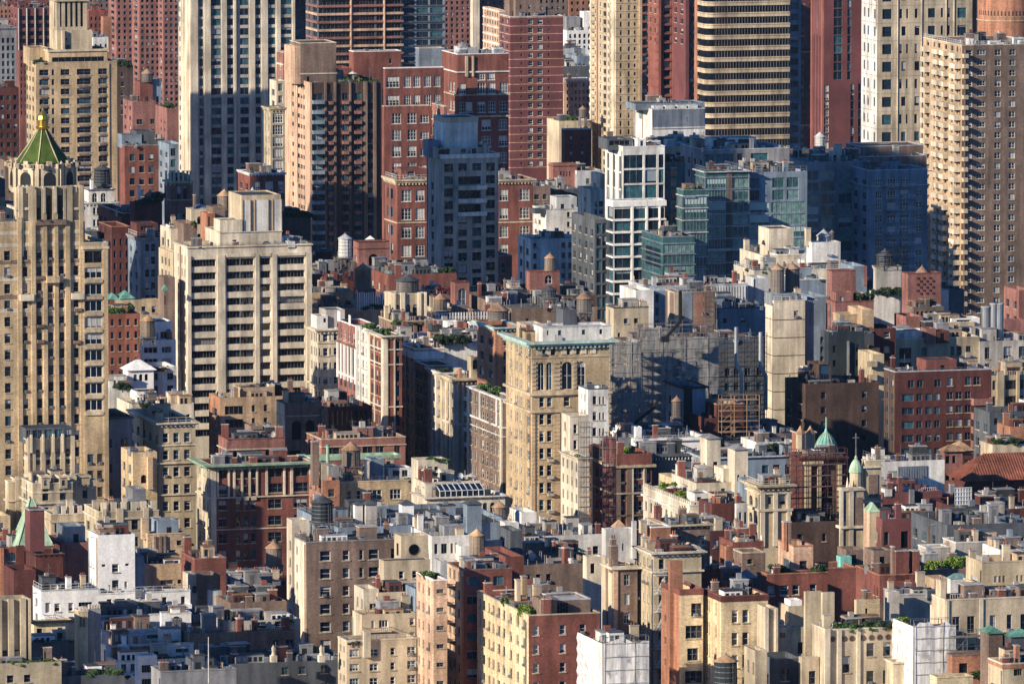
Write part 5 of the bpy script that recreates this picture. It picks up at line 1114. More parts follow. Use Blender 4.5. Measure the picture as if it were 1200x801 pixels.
m = b.mass(683, 694, 706, 262, 2150, 'cream'); m = b.mass(None, 703, 709, 204, 2200, 'cream', dep=8); b.done()
# black glass and white grid tower
b = Bld('glass_tower', 'black glass tower framed by a white square grid, right of centre', 'the white gridded glass tower', 720, 2060)
m = b.mass(709, 730, 779, 172.5, 2080, 'offwhite', F=[('731-753.5', 182, 17.6, 15.8, 3, 'blue3'), ('756-769.5', 182, 17.6, 15.8, 3, 'blue1'), ('772-778', 182, 17.6, 15.8, 3, 'blue1')], L=[(3, 184, 20, 18, 3, 'blue')], dep=26, cope='white', roof='membrane')
clutter(m, b.short, 46, 'air_conditioner:3 cooling_unit:2 vent_pipe:4 exhaust_fan:3'); m.blk(712, 742, 163, fy=.25, d=8, mat='darkgrey', F=[('714-738', 165, 1, 6, 1, 'rib')]); m.blk(747, 757, 163, fy=.1, d=4, mat='white', F=[('750.5-754', 165, 1, 8, 1, 'pl')]); m.blk(758, 770, 168, mat='brown', fy=.1, d=4)
m = b.mass(712, 719, 779, 236, 2060, 'offwhite', F=[('720-739.3 742.5-756.5 759.5-772 774-779', 245, 14.4, 11.8, 11, 'blue')], L=[('712.6-718', 244, 14.4, 12, 9, 'blue1')], dep=26, cope='white', lm='darkgrey')
m.band(236, 6.5, .35, 'white', 'floor_band')
for j in range(8): m.band(257.2+14.4*j, 2, .3, 'white', 'floor_band')
m.piers('739.5-742 756.8-759 772.2-773.8', 236, 380, .35, 'white')
m2 = b.mass(None, 697, 713, 257, 2075, 'darkgrey', F=[('699-705 706-711', 262, 14.4, 12, 9, 'blue1')], dep=20)
b.done()
# mechanical box
b = Bld('plant_house', 'big white and grey louvred mechanical box on a roof, right of yellow tower', 'the louvred mechanical box', 764, 2300)
m = b.mass(743, 764, 826.5, 128, 2300, 'offwhite', dep=24, roof='membrane', par=.4, L=[('748-752.5', 129, 1, 14, 1, 'teal2')]); louvers(m, 764.5, 826, 128.5, 150, 'zinc', 34); m.piers('763.5-826.5', 149.5, 151, .3, 'paint'); m.piers('794-800', 155, 161, .1, 'zinc')
m.blk(745, 826, 122, fy=.2, d=10, mat='bluegrey'); g = MB()
for a in (767, 781, 795, 808): x = m.x+m.fx(a); y = m.y+.8; g = MB(); g.box(x, x+2.6, y, y+2.2, m.zt, m.zt+.8, 'paint'); g.build('hatch', b.e)
m3 = b.mass(None, 757, 832, 168, 2290, 'brown', dep=6); clutter(m, b.short, 47, 'air_conditioner:5 vent_pipe:6 duct:3'); 
m4 = b.mass(None, 778, 850, 172, 2180, 'sand', dep=20, roof='membrane', F=[('792-798 808-814', 178, 12, 7, 2, 'dh')]); clutter(m4, b.short, 48, 'vent_pipe:8 air_conditioner:8 cooling_unit:2 exhaust_fan:4 antenna:2 stair_shed:3'); b.done()
# teal glass building
b = Bld('glass_building', 'stepped teal glass apartment building with planted terraces, right of centre', 'the teal glass building', 828, 2060)
m = b.mass(815, 827, 878, 202, 2050, 'glassteal', F=[('827.6-851', 209, 14.3, 12, 10, 'tw'), ('859-877.5', 209, 14.3, 12, 9, 'teal')], L=[('815.6-826.5', 209, 14.3, 12, 9, 'teal')], dep=20, rec=.15)
m.piers('852-858', 202, 345, .15, 'brown'); m.piers('877-878', 205, 240, .1, 'grey')
m2 = b.mass(None, 878, 946, 202, 2055, 'bluegrey', F=[('879-890', 209, 14.3, 12, 2, 'blue'), ('879-902', 237.6, 14.3, 12.4, 8, 'teal'), ('904-944', 237.6, 14.3, 12.6, 8, 'tw'), ('905-919 922-936', 209, 14.3, 12, 2, 'teal2')], dep=20, rec=.2, roof='membrane'); m.rail(1.2, 'zinc'); m2.rail(1.2, 'zinc')
m.band(201, 1.2, .6, 'silver'); m.piers('816-880', 291, 294, 1.0, 'zinc', name='terrace_rail')
for j in range(9): m.band(207.5+14.3*j, 1.2, .2, 'zinc', 'floor_edge')
m3 = b.mass(793, 801, 829, 223, 2040, 'glassteal', F=[('801.6-828', 230, 14.3, 12.2, 9, 'tw')], L=[('793.6-800.4', 230, 14.3, 12.2, 9, 'teal')], dep=16, rec=.15, cope='zinc')
m3.piers('801.5-815', 229, 232, .2, 'zinc')
for j in range(8): m3.band(229+14.3*j, 1.3, .2, 'silver', 'floor_edge')
greenery(m3, 803, 820, .1, 3, 9, 'leaf', b.short); 
m4 = b.mass(752, 777, 814, 278, 2020, 'glassteal', F=[('777.6-813.5', 286, 12.5, 11, 5, 'tw')], L=[('756-774', 280, 12.5, 11, 6, 'blue')], dep=None, rec=.12, cope='zinc'); greenery(m4, 782, 812, .1, 4, 5, 'leaf', b.short)
for j in range(5): m4.band(285+12.5*j, 1.2, .2, 'zinc', 'floor_edge')
m5 = b.mass(None, 775, 803, 190, 2090, 'glassteal', F=[('777-784 786-794', 196, 13, 11, 10, 'blue')], dep=16, rec=.15, roof='membrane'); clutter(m5, b.short, 49, 'vent_pipe:5 air_conditioner:4 stair_shed:2'); greenery(m5, 783, 800, .1, 4, 7, 'leafdark', b.short)
m6 = b.mass(None, 825, 925, 176, 2140, 'grey', F=[('836-864', 161.5, 1, 1, 1, 'teal'), ('826-836 840-860 864-870', 181, 12, 9, 2, 'blue'), ('880-900', 181, 14, 11, 2, 'blue')], dep=20, roof='membrane', cope='silver')
clutter(m6, b.short, 50, 'vent_pipe:9 air_conditioner:9 cooling_unit:3 exhaust_fan:5 antenna:3 stair_shed:3 duct:4', region=(.02, .98, .05, .8)); m6.blk(834, 886, 162, fy=.5, d=6, mat='offwhite', F=[('836-862', 164, 1, 10, 1, 'teal'), ('865-882', 164, 1, 10, 1, 'blue')]); m6.blk(846, 859, 180, mat='white', d=3, fy=.1)
clutter(m2, b.short, 51, 'vent_pipe:5 air_conditioner:5 satellite_dish:1 duct:2'); b.done()
# dark balcony block right
b = Bld('apartment_block', 'wide dark slate block with white railed balconies and pergola roof, right of centre', 'the shaded balcony block', 940, 2250)
m = b.mass(None, 930, 1086, 186, 2230, 'brown', F=[('985-1011 1050-1062', 181+3, 12, 9, 1, 'rib')], dep=28, roof='gravel', cope='silver')
m.ops_ = None
m2 = b.mass(None, 942, 1020, 190, 2210, 'grey', F=[('944-960 962-979', 200, 14, 12, 11, 'teal2'), ('983-999 1003-1017', 200, 14, 12, 11, 'teal2')], dep=14)
m3 = b.mass(None, 1018, 1087, 200, 2200, 'bluegrey', F=[('1026-1034 1040-1050 1055-1065', 210, 14, 9, 11, 'dh3w'), ('1073-1081', 224, 14, 7, 9, 'dh2w')], dep=14, cope='silver')
m3.balconies('1037-1052 1055-1072', 215.5, 13.7, 4, 10, 1.3, 'bluegrey', rail='paint'); m3.band(217.5, 1, .5, 'silver'); m2.piers('980-982 1000-1002', 190, 340, .5, 'bluegrey')
q = m.blk(1008, 1082, 172, fy=.3, d=12, mat='brown', F=[('1016-1026 1033-1040', 181, 1, 6, 1, 'dh2'), ('1048-1058 1063-1071', 181, 1, 7, 1, 'ar')], cope='silver')
greenery(m, 935, 1005, .08, 14, 6, 'leafdark', b.short, seed=3); greenery(m, 940, 1000, .3, 8, 7, 'leaf', b.short, seed=9); g = MB()
for k in range(16):  # pergola
    x = m.x+m.fx(922+k*6); g.box(x-.06, x+.06, m.y+3, m.y+8, m.zr+2.7, m.zr+2.85, 'paint'); 
    if k % 3 == 0: g.box(x-.08, x+.08, m.y+3, m.y+3.16, m.zr, m.zr+2.7, 'paint')
g.build('pergola', b.e); m.rail(1.1); m.chimney(983, 170, 8, mat='cream', fy=.1, d=2); m.chimney(1052, 171, 6, mat='cream', fy=.1, d=2)
m4 = b.mass(None, 1083, 1130, 340, 2150, 'darkgrey', dep=10)
clutter(m, b.short, 52, 'vent_pipe:6 stair_shed:2 parasol:2'); b.done()
# ================================================================== rooftops and street canyon, centre
def bk(m): return m.b.world(m.x, m.y+m.d)[1]
def dat(m, px, off=0): return m.b.world(m.x+m.fx(px), m.y+off)[1]
b = Bld('brick_tank_house', 'red brick tank house with one tall blind arch and white peaked cap', 'the arched tank house', 420, 1990)
m = b.mass(414, 420, 456, 284, 1990, 'rose', F=[('432-443', 298, 1, 19, 1, 'ard')], L=[('415.5-418', 300, 1, 14, 1, 'ar')], cope='darkred'); m.band(291, 1, .15, 'red'); spire(b, 434, 284, 276, 1997, 24, 4, 'white', rot=math.pi/4)
m = b.mass(None, 386, 458, 318, 1985, 'darkred', dep=30); m2 = b.mass(None, 330, 395, 322, 1960, 'red', roof='tar'); 
for q, s in ((m, 60), (m2, 61)): clutter(q, b.short, s, 'air_conditioner:8 vent_pipe:6 chimney:5 skylight:3 stair_shed:2 exhaust_fan:4')
b.done()
water_tower(404.5, 301, 1975, 16, 22, 28, 'white', 'white steel tank on tall trussed legs beside brick arch house', .35)
b = Bld('apartment_block', 'low brick rooftops packed with vents between arched tank house and pale concrete tower', 'the low vent packed roofs', 458, 1960)
m = b.mass(None, 455, 535, 322, 1960, 'red', roof='gravel', dep=34); m2 = b.mass(None, 534, 640, 352, 1950, 'darkred', roof='tar', dep=30); m3 = b.mass(None, 455, 480, 312, 1970, 'brown'); m3b = b.mass(None, 500, 532, 345, 1935, 'brown', dep=10)
clutter(m, b.short, 62, 'air_conditioner:14 vent_pipe:14 chimney:6 skylight:4 stair_shed:4 exhaust_fan:6 duct:4'); clutter(m2, b.short, 63, 'air_conditioner:6 vent_pipe:8 chimney:3 stair_shed:2 antenna:3 satellite_dish:1')
greenery(m, 516, 545, .05, 5, 12, 'leafdark', b.short, 'tree'); greenery(m3b, 514, 533, .1, 3, 14, 'leafred', b.short, 'tree', seed=3)
m4 = b.mass(528, 533, 550, 331, 1925, 'rose', F=[('537-546', 338, 1, 26, 1, 'arw')], dep=8, cope='darkred'); m5 = b.mass(None, 505, 533, 360, 1925, 'sand', dep=8, F=[('520-530', 362, 1, 8, 1, 'blue')])
b.done()
water_tower(425.5, 337, 1930, 20, 22, 24, 'wood', 'grey tank with orange cone below the arched tank house', .33)
water_tower(516, 367, 1915, 16, 17, 0, 'wood', 'short orange coned tank between planted terraces', .4)
b = Bld('apartment_block', 'tan walled rooftop building with cream sheds beside the slab, above canyon corner', 'the tan shed roof', 362, 1925)
m = b.mass(None, 330, 416, 344, 1935, 'tan', dep=26, roof='gravel'); m.blk(382, 410, 338, mat='concrete', fy=.1, d=5); m.blk(386, 396, 346, mat='cream', fy=.02, d=3); 
m2 = b.mass(None, 372, 450, 362, 1920, 'tan', dep=12, roof='tar'); louvers(m2, 418, 450, 344, 366, 'paint', 12)
q = m2.blk(418, 428, 352, mat='concrete', d=5); clutter(m, b.short, 64, 'air_conditioner:4 vent_pipe:5 chimney:1 stair_shed:1 parasol:1'); clutter(m2, b.short, 65, 'vent_pipe:9 air_conditioner:3')
greenery(m2, 425, 450, .0, 4, 11, 'leafdark', b.short, 'tree', spread=2); b.done()
b = Bld('gothic_tank_house', 'cream buttressed tank house with pointed lancet windows on a planted brown base', 'the lancet tank house', 462, 1880)
m = b.mass(444, 460, 512, 377, 1878, 'brown', F=[('474-485 489-496 500-506', 381, 1, 9, 1, 'rib2')], dep=22, roof='tar', cope='sand'); greenery(m, 448, 470, .0, 5, 8, 'leaf', b.short); greenery(m, 470, 506, .03, 6, 4, 'leafdark', b.short, seed=3)
m2 = b.mass(453, 462, 499, 345, 1886, 'limestone', F=[('463-468.5 475-481 483.5-489', 357, 1, 17, 1, 'ar')], L=[('456-458', 358, 1, 13, 1, 'ar')], dep=10, yb=378, cope='cream'); m2.piers('461.5-463.5 469-474 489.5-493 497-499.5', 343, 377, .5, 'cream'); m2.piers('453-455', 344, 377, .5, 'cream', side=1)
b.done()
water_tower(477.5, 344, 1892, 27, 16, 0, 'grey', 'broad weathered tank on top of lancet tank house', .26)
b = Bld('apartment_block', 'long low roof with pale fence parapet and white cabins right of lancet tank house', 'the fenced cabin roof', 498, 1890)
m = b.mass(None, 497, 580, 373, 1890, 'brown', dep=14, roof='gravel', cope='silver'); m.piers(RG(500,578,24,1.4), 367, 376, .1, 'offwhite', name='fence_post'); m2 = b.mass(None, 512, 585, 389, 1865, 'red', dep=12, roof='gravel', F=[('540-546', 392, 1, 6, 1, 'door')])
for a, c in ((524, 538), (549.5, 562)): m2.blk(a, c, 377, mat='white', d=3.5)
m2.blk(538.5, 547, 378, mat='orange', d=3); greenery(m2, 500, 523, .4, 4, 12, 'leafdark', b.short); clutter(m2, b.short, 66, 'vent_pipe:6 air_conditioner:6 satellite_dish:1'); b.done()
water_tower(584, 379, 1860, 24, 16, 4, 'old', 'wide wooden tank with orange cone above teal cornice', .4)
b = Bld('apartment_block', 'roof terraces with white cabins, pergola and dark hedges above the canyon row', 'the white cabin terraces', 486, 1840)
m = b.mass(None, 466, 590, 402, 1845, 'offwhite', dep=20, roof='deck'); m.blk(488, 512, 399, mat='white', d=4, F=[('494-504', 402, 1, 7, 1, 'ribw')]); m.blk(530, 545, 398, mat='darkgrey', d=4); m.blk(553, 562, 400, mat='concrete', fy=.0, d=3); m.blk(563, 575, 406, mat='darkgrey', d=4); m.blk(578, 590, 396, mat='bluegrey', d=5)
greenery(m, 470, 486, .0, 5, 7, 'leafbright', b.short); greenery(m, 512, 548, -.02, 9, 16, 'leafdark', b.short, 'tree', spread=1.4); greenery(m, 490, 512, -.03, 5, 8, 'leafdark', b.short)
clutter(m, b.short, 67, 'vent_pipe:8 air_conditioner:8 parasol:3 stair_shed:2 duct:2 antenna:2'); b.done()
# canyon row facing left: near corner first
b = Bld('apartment_block', 'brick corner building with white striped side, deep cornice and bright planted roof, canyon left', 'the striped canyon corner', 449, 1800)
m = b.mass(432, 449, 471, 394, 1800, 'red', F=[('463.5-468.5', 400, 17.3, 13, 12, 'blue1')], L=[('435-438 440-443 444.5-446.5', 402, 17.2, 12, 10, 'pls')], cope='offwhite', roof='tar'); m.cornice(4, .8, 'cream')
m.piers('449-454.5 461.5-463', 396, 560, .2, 'cream'); m.piers('432-434 438.5-439.5 447-449', 396, 560, .12, 'cream', side=1)
for y in (396, 409, 426.5, 476): m.band(y, 1.5, .15, 'cream')
greenery(m, 449, 470, .15, 4, 6, 'leafbright', b.short); greenery(m, 438, 462, .75, 5, 11, 'leaf', b.short, seed=4); D2 = bk(m); b.done()
b = Bld('stone_house', 'narrow pale stone house with rounded bays in the left canyon row', 'the narrow pale canyon house', 432, D2)
m = b.mass(418, 431.8, 452, 386, D2+.05, 'offwhite', L=[('419.5-422 424-426.5 428-430', 392, 16, 10, 10, 'dhw')], roof='tar'); m.piers('418-419.2 422.5-423.5', 386, 560, .3, 'offwhite', side=1); D3 = bk(m); greenery(m, 422, 440, .5, 4, 12, 'leaf', b.short, 'tree'); b.done()
b = Bld('studio_building', 'brick and white building with stepped gable parapet and tall studio windows, left canyon row', 'the studio windowed house', 418, D3)
m = b.mass(396, 417.8, 445, 383, D3+.05, 'rose', L=[('398-400.5 403-405.5 408-410.5 413-415.5', 392, 50, 12, 1, 'dhw'), ('397.5-400 401-404 405-408 409-412 413-416.5', 411, 50, 30, 1, 'blue1'), ('398-401 403-406 409-412 414-416.5', 449, 17, 10, 5, 'blue1')], cope='white', roof='tar')
m.piers('396-397 400.2-401 404.2-405 408.2-409 412.2-413 416.8-418', 408, 450, .35, 'white', side=1); m.band(407, 1.5, .5, 'brown'); m.band(443, 2, .3, 'white'); m.piers('396-399 409-411', 372, 384, .1, 'white', side=1, name='gable'); D4 = bk(m); b.done()
b = Bld('apartment_block', 'cream corner apartment house with heavy cornice left of the studio windowed house', 'the cream cornice house', 372, 1885)
m = b.mass(362.5, 372.5, 396.5, 386, 1885, 'cream', F=[('378.5-384.5', 391, 16.9, 9.5, 7, 'dhw'), ('373.5-375.5 386-388 391-395.5', 391, 16.9, 8.5, 7, 'dhw')], L=[('364.5-366 367.5-369 370-371.5', 391, 16.9, 10, 7, 'pl')], cope='offwhite', dep=30); m.cornice(6, .9, 'cream'); m.band(401, 1.5, .2, 'cream'); m.band(450, 2, .4, 'cream'); m.band(455, 1, .2, 'sand')
q = m.blk(382, 404, 363, fy=.3, d=6, mat='concrete'); q2 = m.blk(371, 384, 370, fy=.2, d=5, mat='offwhite', F=[('379-382', 373, 1, 5, 1, 'dark')]); clutter(m, b.short, 68, 'vent_pipe:2 antenna:1'); b.done()
# second row
b = Bld('apartment_block', 'ornate cream stone building with bowed balconies at the front corner of the second canyon row', 'the ornate canyon corner', 534, 1790)
m = b.mass(518, 534, 590, 444, 1790, 'limestone', F=[('545-552', 452, 17, 10, 10, 'dh2w'), ('563-570', 452, 17, 10, 10, 'dh2w')], L=[('520-522.5 524.5-527 529-531.5', 452, 16.8, 10, 9, 'dhw')], cope='cream', roof='deck'); m.cornice(7, 1.1, 'sand'); m.band(496, 2, .5, 'cream'); m.piers('534-537 541-543', 450, 560, .35, 'cream'); m.balconies('543-554', 464, 18, 4, 4, 1.2, 'white'); m.piers('518-519.5 523-524 527.5-528.5 532.5-534', 450, 560, .3, 'cream', side=1)
m.chimney(540, 432, 3, mat='orange'); m.blk(552, 562, 418, mat='limestone', d=3, fy=.0, F=[('554-560', 421, 1, 12, 1, 'ar')]); clutter(m, b.short, 69, 'parasol:2 vent_pipe:3'); m.blk(562, 580, 425, mat='sand', d=4, fy=.1, F=[('565-570 573-577', 428, 1, 10, 1, 'dark')]); D2 = bk(m); b.done()
b = Bld('stone_house', 'grey stone house with carved frieze in the middle of the second canyon row', 'the carved grey canyon house', 518, D2)
m = b.mass(501.5, 517.8, 545, 437, D2+.05, 'limestone', L=[('503-505.5 508-510.5 513-515.5', 447, 16.8, 10, 10, 'dhw')], roof='tar'); m.cornice(6, .7, 'offwhite'); m.piers('506-507.5 511-512.5', 440, 560, .25, 'offwhite', side=1); D3 = bk(m); greenery(m, 510, 530, .3, 4, 10, 'leafdark', b.short, 'tree'); b.done()
b = Bld('apartment_block', 'brown brick house in the shaded back half of the second canyon row', 'the brown canyon house', 501, D3)
m = b.mass(486, 501.2, 530, 429, D3+.05, 'brown', L=[('488-490.5 492-494.5 497-499.5', 438, 16.8, 10, 10, 'dh')], roof='tar', cope='offwhite'); D4 = bk(m); b.done()
b = Bld('apartment_block', 'pinkish brick house with white parapet wall at the far end of the second canyon row', 'the pink canyon house', 486, D4)
m = b.mass(469, 485.8, 520, 409, D4+.05, 'peach', L=[('471-474 476-479 481-484', 415, 16.8, 10, 10, 'dhw')], roof='deck', cope='white'); m.band(412, 9, .1, 'white'); greenery(m, 474, 490, .2, 4, 8, 'leafbright', b.short); clutter(m, b.short, 70, 'parasol:1 vent_pipe:3'); b.done()
b = Bld('apartment_block', 'brown brick block with white banded side and dense roof hedge beside tan corner block', 'the hedge roofed block', 589, 1742)
m = b.mass(549, 589, 606, 468, 1742, 'brown', L=[('552-554 557-559 564-567 569-572 574-577 579-581 583-586', 474, 17, 11, 9, 'dhw')], cope='offwhite', dep=None, roof='soil'); m.band(467, 2, .5, 'offwhite'); m.band(500, 2, .3, 'offwhite'); m.band(511, 1, .2, 'offwhite'); m.piers('548.5-551 587-589', 468, 640, .3, 'cream', side=1); m.piers('562-563.5 582-583', 468, 500, .2, 'offwhite', side=1)
greenery(m, 568, 592, .5, 6, 13, 'leaf', b.short, seed=2, spread=2.4); greenery(m, 562, 590, .8, 6, 13, 'leaf', b.short, seed=6, spread=2.4); b.done()
b = Bld('apartment_block', 'orange brick block with pale teal cornice peeking behind tan corner block', 'the teal corniced block', 581, 1775)
m = b.mass(None, 580.5, 610, 384, 1775, 'orange', F=[('590-594', 395, 17, 10, 5, 'dh')], dep=14); m.cornice(5, .8, 'mint'); b.done()
# tan corner block
b = Bld('apartment_block', 'large tan corner apartment block with pale green copper cornice and arched upper windows, centre', 'the tan copper corniced block', 623, 1700)
m = b.mass(593, 623, 714, 401, 1700, 'buff', F=[('630.3-637.8 640.2-647.2', 425, 1, 33, 1, 'arw'), ('658.5-671', 425, 1, 33, 1, 'arw'), ('676.5-686', 425, 1, 33, 1, 'arw'), ('632-638 641-647', 465.5, 50, 12, 1, 'dhw'), ('660.5-668', 465.5, 50, 12, 1, 'dhw'), ('632-638 641-647', 485, 20.1, 13, 9, 'dhw'), ('660-668', 485, 20.1, 13, 2, 'dhw'), ('634-640 645-651 660-668 674-680', 408, 50, 9, 1, 'dh')],
  L=[('597.5-600 604-606.5 609-611.5 617.5-620.5', 409, 20, 12, 13, 'dhw')], roof='membrane', dep=None)
m.cornice(9, 1.5, 'mint'); m.band(460.5, 3, .55, 'sand'); m.band(481, 2.5, .5, 'sand'); m.band(418.5, 1.5, .15, 'sand')
m.piers('623-627 649-656.5', 484, 700, .18, 'tan')
for k in range(26): m.piers([(623.2, 626.8), (649.2, 656.3)], 486+4.6*k, 488.4+4.6*k, .26, 'buff', name='quoin') if k < 18 else None
for k in range(7): m.piers([(623+.2, 628), (649, 656), (672, 675.5)], 424+5*k, 426.6+5*k, .2, 'sand', name='quoin')
for x in (632, 642, 661, 672, 684, 695): m.piers([(x-3, x+3)], 408, 416, .15, 'cream', name='frieze_panel')
q = m.blk(636, 716, 384, fy=.12, d=7, mat='offwhite', F=[('654-658 682-686 702.5-706', 387.5, 1, 6, 1, 'pl'), ('641-643', 387, 1, 6, 1, 'pl')], cope='silver', roof='silver'); q2 = m.blk(618, 640, 381, fy=.5, d=8, mat='sand', roof='silver'); q3 = m.blk(660, 676, 363, fy=.5, d=5, mat='darkgrey')
for j in range(5): m.balconies([(641.5, 648.5)], 538+20*j, 1, 2.2, 1, .8, 'concrete', name='air_conditioner')
clutter(m, b.short, 71, 'air_conditioner:6 vent_pipe:9 antenna:2 duct:2 stair_shed:1', region=(.1, .95, .5, .95)); b.done()
b = Bld('brick_tank_house', 'pink brick tank house with round arched niche and dark tank before it', 'the pink niche tank house', 622, 1990)
m = b.mass(616, 621, 656, 319, 1990, 'rose', F=[('638.5-647', 323, 1, 10, 1, 'arw')], cope='red', dep=9); m2 = b.mass(None, 605, 700, 348, 1985, 'darkbrown', roof='tar', dep=30); clutter(m2, b.short, 72, 'vent_pipe:9 air_conditioner:7 chimney:3 duct:2 stair_shed:2', region=(.02, .98, .02, .3)); m3 = b.mass(None, 600, 700, 362, 1900, 'brown', roof='gravel', dep=40); clutter(m3, b.short, 73, 'vent_pipe:9 air_conditioner:8 chimney:4 cooling_unit:2 stair_shed:2', region=(.02, .98, .02, .6)); b.done()
water_tower(644.5, 317, 1994, 13, 15, 0, 'wood', 'slim rusty coned tank on pink niche tank house', .45)
water_tower(643, 348, 1900, 17, 9, 14, 'dark', 'black tank on pale trestle in front of pink niche house', .3)
water_tower(684.5, 365, 1850, 18, 16, 6, 'old', 'wooden tank with orange cone left of the tan slab tower', .42)

# ================================================================== scaffolded blocks, right of centre
b = Bld('apartment_block', 'tan slab tower top with two small square windows left of the netted building', 'the two windowed tan slab', 719, 1790)
m = b.mass(710, 719, 760, 361, 1790, 'sand', F=[('731-736 743-748', 373.5, 1, 6, 1, 'dh'), ('724-727', 390, 16, 8, 3, 'dh')], cope='darkgrey', dep=18); m.rail(.8)
m2 = b.mass(None, 745, 766, 340, 1840, 'offwhite', dep=12); m3 = b.mass(None, 766, 781, 341, 1850, 'bluegrey', dep=12, F=[('768-772', 345, 15, 10, 3, 'blue1')]); m4 = b.mass(None, 758, 876, 336, 1880, 'silver', dep=14, cope='silver'); louvers(m4, 790, 875, 338, 362, 'paint', 26); b.done()
b = Bld('apartment_block', 'tall brown and slate block under repair with cream sunlit edge behind netting', 'the block under repair', 790, 1800)
m = b.mass(780, 790, 838, 343, 1800, 'brown', F=[('806-810 822-828', 360, 16, 9, 6, 'dh')], dep=16, cope='sand'); m.piers('790-796', 343, 480, .2, 'sand'); m.piers('800-811', 343, 480, .15, 'bluegrey'); m.piers('812-826', 345, 480, .1, 'orange'); m.piers('783-785', 343, 480, .1, 'cream', side=1)
m2 = b.mass(None, 838, 897, 362, 1810, 'bluegrey', dep=20, F=[('847-852 868-874', 373, 17, 6, 1, 'dh'), ('850-855 858-864 872-878 898-904', 405, 17, 8, 7, 'blue')], roof='tar', cope='darkgrey')
clutter(m2, b.short, 74, 'vent_pipe:12 air_conditioner:3 duct:2', region=(.02, .98, .02, .3)); greenery(m2, 880, 894, .1, 3, 10, 'leafdark', b.short)
m3 = b.mass(None, 838, 895, 398, 1790, 'darkgrey', dep=8, F=[('850-856 860-866 873-880 887-893', 432, 17, 9, 5, 'blue')], roof='tar'); clutter(m3, b.short, 75, 'vent_pipe:10 air_conditioner:6 duct:5'); m.rail()
b.done()
b = Bld('apartment_block', 'cream corner building wrapped by grey debris netting beside tan slab', 'the netted cream building', 712, 1745)
m = b.mass(708, 712, 745, 402, 1745, 'cream', F=[('716-721 726-731', 420, 18, 10, 6, 'dh')], dep=14); m2 = b.mass(None, 745, 842, 404, 1748, 'brown', F=[('752-758 772-778 792-798 815-821', 415, 18, 9, 6, 'dh')], dep=16, roof='tar'); m2b = m2.blk(760, 790, 398, mat='sand', fy=.3, d=4); clutter(m2, b.short, 76, 'vent_pipe:14 air_conditioner:6 duct:4 exhaust_fan:4'); b.done()
scaffold('netted_scaffold', 'tall grey netted scaffold wrapping the building right of tan slab', 745, 838, 397, 520, 1746, net='net', side=6)
scaffold('netted_scaffold', 'narrower ragged netted scaffold over cream building by the tan slab', 712, 747, 402, 500, 1738, net='net')
scaffold('netted_scaffold', 'low grey net screen standing in front of the ragged scaffold', 713, 760, 460, 520, 1728, net='net')
scaffold('tube_scaffold', 'bare rusty tube scaffold on the block under repair beside pale louvred wall', 812, 837, 342, 400, 1797, dep=1.6)
scaffold('tube_scaffold', 'open brown tube scaffold round a peaked tank house, right of black tank shed', 842, 886, 468, 530, 1715, mat='rust', net=None)
scaffold('tube_scaffold', 'dark tube scaffold in front of the slate wall with the two drainpipes', 838, 896, 396, 520, 1780, dep=1.6, mat='black')
scaffold('netted_scaffold', 'small dark netted scaffold rising above the tan two windowed slab corner', 744, 782, 385, 400, 1752, net='net', dep=1.6)
scaffold('tube_scaffold', 'dark scaffold lifts on the roof of the netted building', 782, 836, 380, 400, 1752, dep=2.5, mat='steel')
for px, y0, y1, lab in ((862.5, 382, 480, 'left one of two tall pale drainpipes on slate wall'), (891, 388, 480, 'right one of two tall pale drainpipes on slate wall')):
    D_ = 1776; t = thing('flue_pipe', lab, 'pipe', tuple(P(px, y1, D_)), TH, 'flue pipes on the slate wall'); u = D_/FPX; g = MB()
    g.cyl(0, 0, (y1-y0)*.55*u, (y1-y0)*u, .42, .42, 'zinc', 12); g.build('upper_pipe', t); g = MB(); g.bar((0, 0, (y1-y0)*.56*u), (1.2, 0, (y1-y0)*.42*u), .75, 'zinc'); g.build('elbow', t); g = MB(); g.cyl(1.2, 0, 0, (y1-y0)*.44*u, .42, .42, 'zinc', 12); g.build('lower_pipe', t)
def crane(px0, y0, px1, y1, px2, y2, D, lab):
    t = thing('roof_crane', lab, 'crane', tuple(P(px2, y2, D)), TH); A = P(px0, y0, D)-P(px2, y2, D); B = P(px1, y1, D)-P(px2, y2, D)
    g = MB(); g.bar((0,0,0), tuple(B), .55, 'black'); g.build('boom', t); g = MB(); g.bar(tuple(B), tuple(A), .6, 'black'); g.build('mast', t); g = MB(); g.box(-.8,.8,-.6,.6,-.6,.5,'black'); g.build('counterweight', t)
crane(798, 341, 798, 377, 779, 397, 1740, 'black hoist mast with slanting boom above the netted building')
crane(772, 470, 768, 478, 741, 497, 1705, 'small black davit leaning over white penthouse roof')
b = Bld('apartment_block', 'slate shed with black framed tank stand and blue shaded wall behind white penthouse', 'the black tank shed', 812, 1725)
m = b.mass(None, 801, 827, 454, 1725, 'bluegrey', dep=12); m.piers('801-811', 452, 500, .2, 'black'); m.band(453, 2, .6, 'black'); m2 = b.mass(None, 840, 872, 474, 1720, 'darkred', dep=10, cope='rust'); spire(b, 857, 474, 466, 1722, 18, 4, 'rust', rot=math.pi/4); m3 = b.mass(None, 826, 842, 490, 1715, 'darkred'); m4 = b.mass(None, 780, 944, 512, 1712, 'darkgrey', roof='tar', dep=20); clutter(m4, b.short, 77, 'vent_pipe:12 air_conditioner:6 duct:3 stair_shed:2'); b.done()
water_tower(793, 488, 1712, 12, 19, 14, 'old', 'narrow tank with orange cone under black frame', .4)

